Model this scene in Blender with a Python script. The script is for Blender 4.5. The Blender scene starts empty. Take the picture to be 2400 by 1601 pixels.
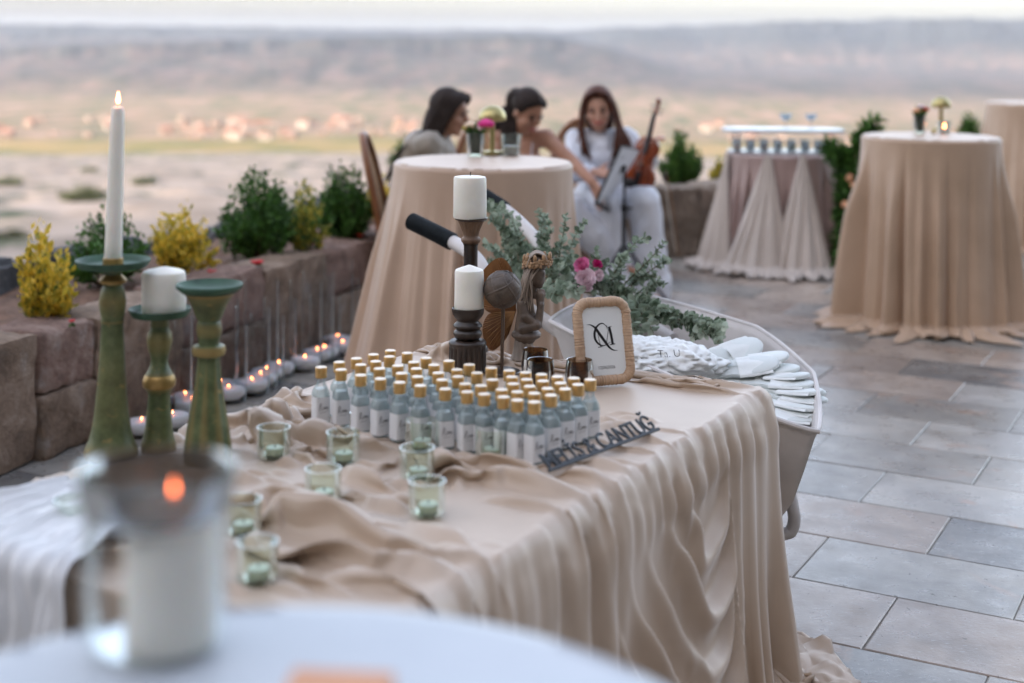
import bpy, math, random
import numpy as np
from mathutils import Vector, Matrix, Euler, noise as mnoise
C = bpy.context.scene.collection
sc = bpy.context.scene
PI = math.pi
random.seed(7)

# ---------------------------------------------------------------- camera, sky, sun, exposure
ROLL = math.radians(0.6)
EYE = 1.65
cam_data = bpy.data.cameras.new('camera')
cam = bpy.data.objects.new('camera', cam_data)
C.objects.link(cam)
cam.location = (0, 0, EYE)
cam.rotation_euler = (PI / 2, -ROLL, 0)
cam_data.sensor_width = 36
cam_data.lens = 50
cam_data.shift_y = -0.296
cam_data.clip_start = 0.05
cam_data.clip_end = 60000
cam_data.dof.use_dof = True
cam_data.dof.focus_distance = 3.95
cam_data.dof.aperture_fstop = 1.75
sc.camera = cam

SUN_EL, SUN_AZ = math.radians(14), math.radians(-140)      # azimuth measured from +Y towards +X
world = bpy.data.worlds.new('World')
sc.world = world
world.use_nodes = True
wn = world.node_tree
bg = wn.nodes['Background']
sky = wn.nodes.new('ShaderNodeTexSky')
sky.sky_type = 'NISHITA'
sky.sun_disc = False
sky.sun_elevation = SUN_EL
sky.sun_rotation = SUN_AZ
sky.air_density = 1.0
sky.dust_density = 10.0
sky.ozone_density = 1.5
sky.altitude = 1200
hsv = wn.nodes.new('ShaderNodeHueSaturation')          # evening air: paler and a little rosier than a clean sky
hsv.inputs['Saturation'].default_value = 0.62
wn.links.new(sky.outputs[0], hsv.inputs['Color'])
tint = wn.nodes.new('ShaderNodeMix'); tint.data_type = 'RGBA'; tint.blend_type = 'MULTIPLY'; tint.inputs[0].default_value = 1.0
wn.links.new(hsv.outputs[0], tint.inputs[6]); tint.inputs[7].default_value = (1.03, 0.972, 0.945, 1)
wn.links.new(tint.outputs[2], bg.inputs[0])
bg.inputs[1].default_value = 0.15

sun_data = bpy.data.lights.new('sun', 'SUN')
sun_data.energy = 0.60
sun_data.angle = math.radians(0.6)
sun_data.color = (1.0, 0.84, 0.72)
sun = bpy.data.objects.new('sun', sun_data)
C.objects.link(sun)
sd = Vector((math.cos(SUN_EL) * math.sin(SUN_AZ), math.cos(SUN_EL) * math.cos(SUN_AZ), math.sin(SUN_EL)))
sun.rotation_euler = sd.to_track_quat('Z', 'Y').to_euler()
sun.location = (-8, 4, 9)

sc.view_settings.view_transform = 'Standard'
sc.view_settings.look = 'None'
sc.view_settings.gamma = 1
sc.view_settings.use_curve_mapping = False
sc.view_settings.exposure = 2.74
sc.render.engine = 'CYCLES'
sc.cycles.use_denoising = True
sc.cycles.max_bounces = 10
sc.cycles.transparent_max_bounces = 24
sc.cycles.transmission_bounces = 10
sc.cycles.caustics_reflective = False
sc.cycles.sample_clamp_indirect = 6.0

# ---------------------------------------------------------------- helpers
K = 1.0208                                   # survey marks are noted on a 2351 px wide print of the place
_c, _s = math.cos(ROLL), math.sin(ROLL)
def at(x, y, z=0.0):                         # the place at height z seen at a survey mark
    X, Y = x * K - 1200, y * K - 90
    X, Y = _c * X + _s * Y, -_s * X + _c * Y
    d = 3333 * (EYE - z) / Y
    return Vector((X * d / 3333, d, z))
def up(x, y, d):                             # the place at distance d seen at a survey mark
    X, Y = x * K - 1200, y * K - 90
    X, Y = _c * X + _s * Y, -_s * X + _c * Y
    return Vector((X * d / 3333, d, EYE - Y * d / 3333))

def tag(o, label=None, cat=None, group=None, kind=None):
    if label: o['label'] = label
    if cat: o['category'] = cat
    if group: o['group'] = group
    if kind: o['kind'] = kind
    return o
def thing(name, label, cat, loc=(0, 0, 0), rz=0.0, group=None):
    o = bpy.data.objects.new(name, None)
    o.empty_display_size = 0.1
    C.objects.link(o)
    o.location = loc
    o.rotation_euler = (0, 0, rz)
    return tag(o, label, cat, group)
def kids(o):
    return [c for c in ALLKIDS.get(o.name, [])]
ALLKIDS = {}
def adopt(o, parent):
    o.parent = parent
    ALLKIDS.setdefault(parent.name, []).append(o)
def copy_tree(o, parent=None):
    c = o.copy()
    C.objects.link(c)
    if parent is not None:
        adopt(c, parent)
    for ch in kids(o):
        copy_tree(ch, c)
    return c
def place(src, used, loc, rz=0.0, label=None, group=None, scale=None):
    """first use moves the original, later uses copy it"""
    o = src if not used else copy_tree(src)
    o.location = loc
    o.rotation_euler = (0, 0, rz)
    if scale is not None: o.scale = scale if hasattr(scale, '__len__') else (scale,) * 3
    if label: o['label'] = label
    if group: o['group'] = group
    return o

ORD = 'first second third fourth fifth sixth seventh eighth ninth tenth eleventh twelfth thirteenth fourteenth fifteenth sixteenth'.split()
class MB:
    def __init__(self):
        self.v = []; self.f = []; self.smooth = True
    def add(self, vs, fs):
        n = len(self.v)
        self.v.extend([tuple(p) for p in vs])
        self.f.extend([tuple(i + n for i in f) for f in fs])
        return self
    def box(self, c, s, rz=0.0, top=1.0):
        cx, cy, cz = c; hx, hy, hz = s[0] / 2, s[1] / 2, s[2] / 2
        vs = []
        for k, t in ((-1, 1.0), (1, top)):
            for i, j in ((-1, -1), (1, -1), (1, 1), (-1, 1)):
                x, y = i * hx * t, j * hy * t
                vs.append((cx + x * math.cos(rz) - y * math.sin(rz), cy + x * math.sin(rz) + y * math.cos(rz), cz + k * hz))
        return self.add(vs, [(3, 2, 1, 0), (4, 5, 6, 7), (0, 1, 5, 4), (1, 2, 6, 5), (2, 3, 7, 6), (3, 0, 4, 7)])
    def lathe(self, prof, n=32, c=(0, 0, 0), flute=None):
        """prof: list of (r, z); closed with caps when r > 0 at the ends"""
        vs = []; fs = []
        for k, (r, z) in enumerate(prof):
            for i in range(n):
                a = 2 * PI * i / n
                rr = r * (flute(a, z) if flute else 1.0)
                vs.append((c[0] + rr * math.cos(a), c[1] + rr * math.sin(a), c[2] + z))
        m = len(prof)
        for k in range(m - 1):
            for i in range(n):
                j = (i + 1) % n
                fs.append((k * n + i, k * n + j, (k + 1) * n + j, (k + 1) * n + i))
        if prof[0][0] > 1e-4: fs.append(tuple(reversed(range(n))))
        if prof[-1][0] > 1e-4: fs.append(tuple((m - 1) * n + i for i in range(n)))
        return self.add(vs, fs)
    def tube(self, pts, r, n=8, cap=True, ell=1.0):
        pts = [Vector(p) for p in pts]
        if not hasattr(r, '__len__'): r = [r] * len(pts)
        vs = []; fs = []
        ref = None
        for k, p in enumerate(pts):
            t = (pts[min(k + 1, len(pts) - 1)] - pts[max(k - 1, 0)])
            t = t.normalized() if t.length > 1e-9 else Vector((0, 0, 1))
            if ref is None:
                ref = Vector((0, 0, 1)) if abs(t.z) < 0.9 else Vector((1, 0, 0))
            a = (ref - t * ref.dot(t)).normalized(); b = t.cross(a); ref = a
            for i in range(n):
                th = 2 * PI * i / n
                vs.append(p + a * (math.cos(th) * r[k] * ell) + b * (math.sin(th) * r[k]))
        for k in range(len(pts) - 1):
            for i in range(n):
                j = (i + 1) % n
                fs.append((k * n + i, k * n + j, (k + 1) * n + j, (k + 1) * n + i))
        if cap:
            fs.append(tuple(reversed(range(n)))); fs.append(tuple((len(pts) - 1) * n + i for i in range(n)))
        return self.add(vs, fs)
    def ball(self, c, r, nu=16, nv=10, rot=None, f=None):
        if not hasattr(r, '__len__'): r = (r, r, r)
        vs = [Vector((0, 0, -1))]
        for k in range(1, nv):
            ph = -PI / 2 + PI * k / nv
            for i in range(nu):
                a = 2 * PI * i / nu
                vs.append(Vector((math.cos(ph) * math.cos(a), math.cos(ph) * math.sin(a), math.sin(ph))))
        vs.append(Vector((0, 0, 1)))
        fs = []
        for i in range(nu):
            j = (i + 1) % nu
            fs.append((0, 1 + j, 1 + i))
            for k in range(nv - 2):
                fs.append((1 + k * nu + i, 1 + k * nu + j, 1 + (k + 1) * nu + j, 1 + (k + 1) * nu + i))
            fs.append((1 + (nv - 2) * nu + i, 1 + (nv - 2) * nu + j, len(vs) - 1))
        out = []
        for p in vs:
            q = Vector((p.x * r[0], p.y * r[1], p.z * r[2])) * (f(p) if f else 1.0)
            if rot is not None: q = rot @ q
            out.append(q + Vector(c))
        return self.add(out, fs)
    def cap(self, p0, r0, p1, r1, n=14):
        """capsule with two radii"""
        p0 = Vector(p0); p1 = Vector(p1); d = p1 - p0; L = d.length
        d = d / L if L > 1e-9 else Vector((0, 0, 1))
        pts = []; rs = []
        for k in range(5):
            a = -PI / 2 + (PI / 2) * (k + 0.12) / 5; pts.append(p0 + d * (math.sin(a) * r0)); rs.append(max(math.cos(a) * r0, 1e-4))
        for k in range(5):
            a = (PI / 2) * (k + 0.88) / 5; pts.append(p1 + d * (math.sin(a) * r1)); rs.append(max(math.cos(a) * r1, 1e-4))
        return self.tube(pts, rs, n)
    def prism(self, poly, z0, z1):
        n = len(poly)
        vs = [(x, y, z0) for x, y in poly] + [(x, y, z1) for x, y in poly]
        fs = [tuple(reversed(range(n))), tuple(range(n, 2 * n))]
        for i in range(n):
            j = (i + 1) % n
            fs.append((i, j, n + j, n + i))
        return self.add(vs, fs)
    def grid(self, P, nu, nv, wrap=False):
        n = len(self.v)
        self.v.extend([tuple(p) for p in P])
        for k in range(nv - 1):
            for i in range(nu if wrap else nu - 1):
                j = (i + 1) % nu
                self.f.append((n + k * nu + i, n + k * nu + j, n + (k + 1) * nu + j, n + (k + 1) * nu + i))
        return self
    def xf(self, M):
        self.v = [tuple(M @ Vector(p)) for p in self.v]
        return self
    def mesh(self, name, mats, sharp=35):
        me = bpy.data.meshes.new(name)
        me.from_pydata(self.v, [], self.f)
        for m in (mats if isinstance(mats, (list, tuple)) else [mats]): me.materials.append(m)
        if self.smooth:
            me.polygons.foreach_set('use_smooth', [True] * len(me.polygons))
            if sharp and len(me.polygons) < 60000:
                try: me.set_sharp_from_angle(angle=math.radians(sharp))
                except Exception: pass
        me.update()
        return me
    def build(self, name, mats, parent=None, sharp=35, loc=None):
        o = bpy.data.objects.new(name, self.mesh(name, mats, sharp))
        C.objects.link(o)
        if parent is not None: adopt(o, parent)
        if loc is not None: o.location = loc
        return o
def obj(name, me, parent=None, loc=None, rot=None, scale=None):
    o = bpy.data.objects.new(name, me)
    C.objects.link(o)
    if parent is not None: adopt(o, parent)
    if loc is not None: o.location = loc
    if rot is not None: o.rotation_euler = rot
    if scale is not None: o.scale = scale
    return o
def big_grid(name, P, nu, nv, mat, parent=None, wrap=False):
    """numpy grid to one mesh object"""
    P = np.asarray(P, dtype=np.float32).reshape(-1, 3)
    k = np.arange(nv - 1)[:, None]; i = np.arange(nu if wrap else nu - 1)[None, :]
    j = (i + 1) % nu
    F = np.stack([k * nu + i, k * nu + j, (k + 1) * nu + j, (k + 1) * nu + i], -1).reshape(-1, 4)
    me = bpy.data.meshes.new(name)
    me.vertices.add(len(P)); me.vertices.foreach_set('co', P.ravel())
    me.loops.add(F.size); me.loops.foreach_set('vertex_index', F.ravel().astype(np.int32))
    me.polygons.add(len(F)); me.polygons.foreach_set('loop_start', np.arange(0, F.size, 4, dtype=np.int32))
    me.polygons.foreach_set('use_smooth', np.ones(len(F), dtype=bool))
    me.materials.append(mat)
    me.update(calc_edges=True); me.validate()
    o = bpy.data.objects.new(name, me)
    C.objects.link(o)
    if parent is not None: adopt(o, parent)
    return o
def sculpt(name, mb, mat, voxel, parent=None, smooth=6, factor=0.5):
    """overlapping volumes grown together into one continuous skin"""
    o = bpy.data.objects.new(name, mb.mesh(name, mat, None))
    C.objects.link(o)
    m = o.modifiers.new('r', 'REMESH'); m.mode = 'VOXEL'; m.voxel_size = voxel; m.use_smooth_shade = True
    if smooth:
        s = o.modifiers.new('s', 'SMOOTH'); s.iterations = smooth; s.factor = factor
    dg = bpy.context.evaluated_depsgraph_get()
    me = bpy.data.meshes.new_from_object(o.evaluated_get(dg))
    o.modifiers.clear()
    o.data = me
    me.name = name
    me.materials.clear(); me.materials.append(mat)
    me.polygons.foreach_set('use_smooth', [True] * len(me.polygons))
    if parent is not None: adopt(o, parent)
    return o
def wrinkle(o, amp, sx, sy, sz, seed=0.0):
    """creases of worn cloth pressed into a garment"""
    me = o.data
    n = [v.normal.copy() for v in me.vertices]
    for v, nn in zip(me.vertices, n):
        p = Vector((v.co.x * sx + seed, v.co.y * sy, v.co.z * sz))
        w = mnoise.noise_vector(p * 0.6) * 0.7
        a = 1 - abs(mnoise.noise(p + w)) * 2.2
        b = 1 - abs(mnoise.noise(p * 2.3 + w * 2 + Vector((7, 3, 1)))) * 2.2
        v.co += nn * (amp * (max(a, -0.6) + 0.45 * max(b, -0.6)))
    me.update()
def text_mesh(name, s, mat, size=1.0, extrude=0.0, align='CENTER', offset=0.0, spacing=1.0):
    cu = bpy.data.curves.new(name, 'FONT'); cu.body = s; cu.size = size; cu.extrude = extrude
    cu.align_x = align; cu.offset = offset; cu.space_character = spacing; cu.resolution_u = 3
    o = bpy.data.objects.new(name, cu); C.objects.link(o)
    dg = bpy.context.evaluated_depsgraph_get()
    me = bpy.data.meshes.new_from_object(o.evaluated_get(dg))
    bpy.data.objects.remove(o); bpy.data.curves.remove(cu)
    me.materials.clear(); me.materials.append(mat)
    return me
def stroke(mb, pts, ws, z=0.0, th=0.0006):
    """pen stroke of varying width in the xy plane"""
    pts = [Vector((p[0], p[1], 0)) for p in pts]
    if not hasattr(ws, '__len__'): ws = [ws] * len(pts)
    L = []; R = []
    for k, p in enumerate(pts):
        t = (pts[min(k + 1, len(pts) - 1)] - pts[max(k - 1, 0)]).normalized()
        n = Vector((-t.y, t.x, 0))
        L.append(p + n * ws[k] / 2); R.append(p - n * ws[k] / 2)
    n = len(pts); vs = []; fs = []
    for zz in (z, z + th):
        vs += [(p.x, p.y, zz) for p in L] + [(p.x, p.y, zz) for p in R]
    for k in range(n - 1):
        fs.append((2 * n + k, 3 * n + k, 3 * n + k + 1, 2 * n + k + 1))
        fs.append((k + 1, n + k + 1, n + k, k))
        fs.append((k, 2 * n + k, 2 * n + k + 1, k + 1)); fs.append((n + k + 1, 3 * n + k + 1, 3 * n + k, n + k))
    fs.append((0, n, 3 * n, 2 * n)); fs.append((n - 1, 3 * n - 1, 4 * n - 1, 2 * n - 1))
    mb.add(vs, fs)
def bez(p0, p1, p2, p3, n=12):
    o = []
    for i in range(n + 1):
        t = i / n; u = 1 - t
        o.append(tuple(u ** 3 * a + 3 * u * u * t * b + 3 * u * t * t * c + t ** 3 * d for a, b, c, d in zip(p0, p1, p2, p3)))
    return o
def crom(pts, n=8):
    """smooth line through points"""
    P = [Vector(p) for p in pts]; P = [P[0] * 2 - P[1]] + P + [P[-1] * 2 - P[-2]]
    o = []
    for k in range(1, len(P) - 2):
        a, b, c, d = P[k - 1:k + 3]
        for i in range(n):
            t = i / n
            o.append(0.5 * ((2 * b) + (c - a) * t + (2 * a - 5 * b + 4 * c - d) * t * t + (3 * b - a - 3 * c + d) * t ** 3))
    o.append(P[-2])
    return o
# numpy gradient noise
def pn(x, y, seed=0):
    x = np.asarray(x, dtype=np.float64); y = np.asarray(y, dtype=np.float64)
    xi = np.floor(x).astype(np.int64); yi = np.floor(y).astype(np.int64)
    xf = x - xi; yf = y - yi
    def g(ix, iy, fx, fy):
        h = (ix * 374761393 + iy * 668265263 + seed * 974634777) & 0xffffffff
        h = ((h ^ (h >> 13)) * 1274126177) & 0xffffffff
        a = ((h ^ (h >> 16)) & 0xffff) * (2 * PI / 65536.0)
        return np.cos(a) * fx + np.sin(a) * fy
    u = xf ** 3 * (xf * (xf * 6 - 15) + 10); v = yf ** 3 * (yf * (yf * 6 - 15) + 10)
    n00 = g(xi, yi, xf, yf); n10 = g(xi + 1, yi, xf - 1, yf)
    n01 = g(xi, yi + 1, xf, yf - 1); n11 = g(xi + 1, yi + 1, xf - 1, yf - 1)
    return ((n00 * (1 - u) + n10 * u) * (1 - v) + (n01 * (1 - u) + n11 * u) * v) * 1.5
def fbm(x, y, o=4, seed=0):
    r = 0; a = 1.0; f = 1.0
    for k in range(o):
        r = r + a * pn(x * f, y * f, seed + k * 17); a *= 0.5; f *= 2.03
    return r
def sst(a, b, x):
    t = np.clip((np.asarray(x, dtype=np.float64) - a) / (b - a), 0, 1)
    return t * t * (3 - 2 * t)

# ---------------------------------------------------------------- materials
class NT:
    def __init__(self, name):
        self.m = bpy.data.materials.new(name); self.m.use_nodes = True
        self.t = self.m.node_tree; self.n = self.t.nodes; self.b = self.n['Principled BSDF']; self.out = self.n['Material Output']
        self._co = None
    def new(self, t, **kw):
        k = self.n.new(t)
        for a, v in kw.items(): setattr(k, a, v)
        return k
    def link(self, a, b): self.t.links.new(a, b)
    def co(self, kind='Object'):
        if self._co is None: self._co = self.new('ShaderNodeTexCoord')
        return self._co.outputs[kind]
    def noise(self, scale, detail=4, rough=0.55, dist=0.0, co=None, stretch=None):
        k = self.new('ShaderNodeTexNoise')
        k.inputs['Scale'].default_value = scale; k.inputs['Detail'].default_value = detail
        k.inputs['Roughness'].default_value = rough; k.inputs['Distortion'].default_value = dist
        v = co or self.co()
        if stretch:
            mp = self.new('ShaderNodeMapping'); mp.inputs['Scale'].default_value = stretch
            self.link(v, mp.inputs['Vector']); v = mp.outputs[0]
        self.link(v, k.inputs['Vector'])
        return k.outputs['Fac']
    def ramp(self, fac, stops):
        r = self.new('ShaderNodeValToRGB')
        e = r.color_ramp.elements
        while len(e) < len(stops): e.new(0.5)
        for k, (p, c) in enumerate(stops):
            e[k].position = p; e[k].color = (c[0], c[1], c[2], 1) if hasattr(c, '__len__') else (c, c, c, 1)
        self.link(fac, r.inputs[0])
        return r.outputs[0]
    def mix(self, fac, a, b, mode='MIX'):
        k = self.new('ShaderNodeMix', data_type='RGBA', blend_type=mode)
        for s, v in ((0, fac), (6, a), (7, b)):
            if hasattr(v, 'is_output'): self.link(v, k.inputs[s])
            elif s == 0: k.inputs[0].default_value = v
            else: k.inputs[s].default_value = (v[0], v[1], v[2], 1)
        return k.outputs[2]
    def math(self, op, a, b=0.0):
        k = self.new('ShaderNodeMath', operation=op)
        for s, v in ((0, a), (1, b)):
            if hasattr(v, 'is_output'): self.link(v, k.inputs[s])
            else: k.inputs[s].default_value = v
        return k.outputs[0]
    def bump(self, h, strength=0.3, dist=0.01, prev=None):
        k = self.new('ShaderNodeBump'); k.inputs['Strength'].default_value = strength; k.inputs['Distance'].default_value = dist
        self.link(h, k.inputs['Height'])
        if prev is not None: self.link(prev, k.inputs['Normal'])
        return k.outputs[0]
def mul(c, k): return tuple(min(1, x * k) for x in c)
def M(name, base, rough=0.6, var=0.15, scale=8.0, bump=0.0, bscale=60.0, bdist=0.003, metal=0.0, spec=0.4, rnd=0.0, sss=0.0, sheen=0.0, stretch=None, tint=None, detail=4):
    t = NT(name); b = t.b
    n = t.noise(scale, detail, stretch=stretch)
    hi = tint if tint else mul(base, 1 + var)
    col = t.ramp(n, [(0.3, mul(base, 1 - var)), (0.7, hi)])
    if rnd:
        oi = t.new('ShaderNodeObjectInfo')
        v = t.ramp(oi.outputs['Random'], [(0, 1 - rnd), (1, 1.0)])
        col = t.mix(1.0, col, v, 'MULTIPLY')
    t.link(col, b.inputs['Base Color'])
    b.inputs['Roughness'].default_value = rough; b.inputs['Metallic'].default_value = metal
    b.inputs['Specular IOR Level'].default_value = spec
    if sss:
        b.inputs['Subsurface Weight'].default_value = sss; b.inputs['Subsurface Radius'].default_value = (0.02, 0.012, 0.007)
        b.inputs['Subsurface Scale'].default_value = 1.0
    if sheen: b.inputs['Sheen Weight'].default_value = sheen
    if bump:
        t.link(t.bump(t.noise(bscale, 6, stretch=stretch), bump, bdist), b.inputs['Normal'])
    return t.m
def glass_thin(name, tint=(0.96, 0.98, 0.97), rough=0.02, edge=0.35, body=0.0, bodycol=(0.8, 0.9, 0.88)):
    """thin clear glass: what is behind shows through, edges catch the sky"""
    t = NT(name)
    tr = t.new('ShaderNodeBsdfTransparent'); tr.inputs[0].default_value = (*tint, 1)
    gl = t.new('ShaderNodeBsdfGlossy'); gl.inputs['Roughness'].default_value = rough
    gl.inputs[0].default_value = (0.9, 0.95, 0.95, 1)
    lw = t.new('ShaderNodeLayerWeight'); lw.inputs[0].default_value = edge
    fac = t.math('MULTIPLY', lw.outputs['Fresnel'], 0.7)
    mx = t.new('ShaderNodeMixShader'); t.link(fac, mx.inputs[0]); t.link(tr.outputs[0], mx.inputs[1]); t.link(gl.outputs[0], mx.inputs[2])
    o = mx.outputs[0]
    if body:
        df = t.new('ShaderNodeBsdfDiffuse'); df.inputs[0].default_value = (*bodycol, 1)
        m2 = t.new('ShaderNodeMixShader'); m2.inputs[0].default_value = body
        t.link(o, m2.inputs[1]); t.link(df.outputs[0], m2.inputs[2]); o = m2.outputs[0]
    t.link(o, t.out.inputs['Surface'])
    return t.m
def glow(name, col, s):
    t = NT(name)
    e = t.new('ShaderNodeEmission'); e.inputs[0].default_value = (*col, 1); e.inputs[1].default_value = s
    t.link(e.outputs[0], t.out.inputs['Surface'])
    return t.m
# ---------------------------------------------------------------- terrain to the horizon
from mathutils import noise as mnoise
def terrain():
    az = np.concatenate([np.linspace(-180, -32, 40)[:-1], np.linspace(-32, 32, 520), np.linspace(32, 180, 40)[1:]]) * PI / 180
    r = np.concatenate([[0.0, 6.0], np.geomspace(12, 16500, 300)])
    A, Rr = np.meshgrid(az, r)
    X = Rr * np.sin(A); Y = Rr * np.cos(A)
    lr = [0, 12, 40, 80, 200, 400, 700, 1000, 1300, 1500, 2000, 2400, 3200, 17000]
    lz = [-4, -4, -7.5, -11.5, -24, -42, -64, -83, -102, -113, -130, -136, -141, -141]
    base = np.interp(Rr, lr, lz)
    d = A * 180 / PI
    px = 1200 + 3333 * np.tan(np.clip(A, -1.2, 1.2))
    H1 = np.interp(px, [-6000, -500, 0, 300, 700, 1200, 1300, 9000], [-150, -95, -62, -34, -8, 14, 16, 16]) + 6 * fbm(d * 0.9, d * 0 + 3.3, 4, 5)
    m1 = np.interp(px, [-9000, 1290, 1340, 1400, 1500, 1620, 9000], [1, 1, 0.86, 0.72, 0.42, 0, 0])
    H2 = np.interp(px, [-9000, 1300, 1450, 1750, 2050, 2500, 9000], [60, 60, 88, 122, 160, 168, 168]) + 7 * fbm(d * 0.7, d * 0 + 9.1, 4, 8)
    gul = fbm(X / 520, Y / 900, 5, 2)
    s1 = np.clip((Rr - 3700 + 500 * gul) / 2000, 0, 1) ** 1.25
    cliff = sst(0.80, 0.95, s1)
    s1 = s1 * 0.78 + 0.22 * cliff
    z = base + (H1 + 141) * m1 * np.clip(s1, 0, 1)
    s2 = np.clip((Rr - 7800 + 700 * gul) / 2100, 0, 1) ** 1.2
    z = np.maximum(z, base + (H2 + 141) * np.clip(s2, 0, 1) * sst(7000, 8000, Rr))
    # relief: smooth eroded tuff close by, gullies further off
    near = sst(14, 60, Rr) * (1 - sst(900, 1500, Rr))
    w = X / 34 + 0.8 * fbm(X / 60, Y / 60, 3, 11)
    tuff = np.abs(pn(w, Y / 55, 4)) + 0.35 * np.abs(pn(w * 2.1, Y / 25, 6))
    z = z + near * (tuff - 0.4) * np.clip(Rr * 0.012, 0, 3)
    z = z + sst(900, 2400, Rr) * (1 - sst(10500, 12000, Rr)) * (np.abs(fbm(X / 260, Y / 420, 5, 21)) - 0.35) * np.clip(Rr * 0.0016, 0, 8)
    # unseen rock added behind and right of the camera, shaped to shade the terrace
    z = z + (74 + 12 * fbm(X / 30, Y / 30, 3, 33)) * np.maximum(sst(13, 62, 0.62 * X - 0.78 * Y), sst(15, 70, -0.45 * X - 0.89 * Y)) * np.exp(-((0.78 * X + 0.30 * Y) / 230.0) ** 2) * (1 - sst(200, 330, -Y))
    z = np.where(Rr < 13, -4.0, z)
    t = NT('eroded_valley')
    geo = t.new('ShaderNodeNewGeometry')
    pos = geo.outputs['Position']
    ln = t.new('ShaderNodeVectorMath', operation='LENGTH'); t.link(pos, ln.inputs[0])
    wob = t.noise(0.004, 5, 0.6, co=pos)
    dist = t.math('ADD', ln.outputs['Value'], t.math('MULTIPLY', t.math('SUBTRACT', wob, 0.5), 900.0))
    dn = t.math('MULTIPLY', dist, 1 / 6000.0)
    tuffc = t.ramp(t.noise(0.05, 6, 0.6, co=pos, stretch=(1, 0.45, 3)), [(0.28, (0.20, 0.165, 0.135)), (0.5, (0.35, 0.295, 0.25)), (0.72, (0.46, 0.395, 0.345))])
    scrub = t.ramp(t.noise(0.040, 6, 0.70, co=pos, stretch=(1, 0.6, 1)), [(0.555, 0), (0.60, 1)])
    tuffc = t.mix(scrub, tuffc, (0.10, 0.115, 0.07))
    field = t.ramp(t.noise(0.012, 5, 0.6, co=pos, stretch=(1, 0.5, 1)), [(0.36, (0.12, 0.15, 0.045)), (0.50, (0.30, 0.24, 0.09)), (0.64, (0.42, 0.29, 0.14))])
    pink = t.ramp(t.noise(0.022, 8, 0.66, co=pos, stretch=(1, 0.22, 2)), [(0.32, (0.10, 0.115, 0.055)), (0.44, (0.21, 0.19, 0.11)), (0.55, (0.34, 0.235, 0.165)), (0.70, (0.48, 0.35, 0.27))])
    hill = t.ramp(t.noise(0.013, 9, 0.66, co=pos, stretch=(1, 0.30, 3.0)), [(0.34, (0.05, 0.058, 0.055)), (0.47, (0.095, 0.088, 0.080)), (0.57, (0.17, 0.125, 0.11)), (0.72, (0.27, 0.195, 0.17))])
    dots = t.ramp(t.noise(0.03, 4, 0.7, co=pos), [(0.5, 0), (0.62, 1)])
    hill = t.mix(t.math('MULTIPLY', dots, 0.45), hill, (0.09, 0.10, 0.08))
    sx = t.new('ShaderNodeSeparateXYZ'); t.link(pos, sx.inputs[0])
    zn = t.math('ADD', t.math('MULTIPLY', sx.outputs['Z'], 1 / 200.0), t.math('MULTIPLY', t.noise(0.004, 5, 0.6, co=pos), 0.35))
    strata = t.ramp(t.math('ADD', zn, 0.60), [(0.30, 0.0), (0.46, 0.25), (0.55, 0.75), (0.62, 0.35), (0.72, 0.8), (0.80, 0.95)])
    hill = t.mix(t.math('MULTIPLY', strata, 0.95), hill, (0.034, 0.045, 0.05))
    f1 = t.ramp(dn, [(0.185, 0), (0.205, 1)])
    f2 = t.ramp(dn, [(0.262, 0), (0.31, 1)])
    f3 = t.ramp(dn, [(0.52, 0), (0.72, 1)])
    col = t.mix(f1, tuffc, field)
    col = t.mix(f2, col, pink)
    col = t.mix(f3, col, hill)
    col = t.mix(1.0, col, (0.70, 0.69, 0.69), 'MULTIPLY')
    t.link(col, t.b.inputs['Base Color'])
    t.b.inputs['Roughness'].default_value = 0.95
    t.b.inputs['Specular IOR Level'].default_value = 0.1
    o = big_grid('valley_terrain', np.stack([X, Y, z], -1), len(az), len(r), t.m)
    o['kind'] = 'structure'
    return X, Y, z, az, r
TX, TY, TZ, TAZ, TR = terrain()
def ground_z(x, y):
    a = math.atan2(x, y); rr = math.hypot(x, y)
    i = int(np.searchsorted(TAZ, a)); k = int(np.searchsorted(TR, rr))
    return float(TZ[min(k, len(TR) - 1), min(i, len(TAZ) - 1)])

# air between the terrace and the far mesas
hz = NT('valley_air')
hz.n.remove(hz.b)
pv = hz.new('ShaderNodeVolumePrincipled')
pv.inputs['Color'].default_value = (0.74, 0.82, 0.96, 1)
pv.inputs['Density'].default_value = 3.4e-5
pv.inputs['Anisotropy'].default_value = 0.2
hz.link(pv.outputs[0], hz.out.inputs['Volume'])
zb, zt = float(TZ.min()) - 1.0, max(float(TZ.max()), 5.0) + 3.0
hb = MB(); hb.smooth = False
hb.box((0, 0, (zb + zt) / 2), (33400, 33400, zt - zb))
ho = hb.build('haze', hz.m); ho['kind'] = 'stuff'

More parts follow.
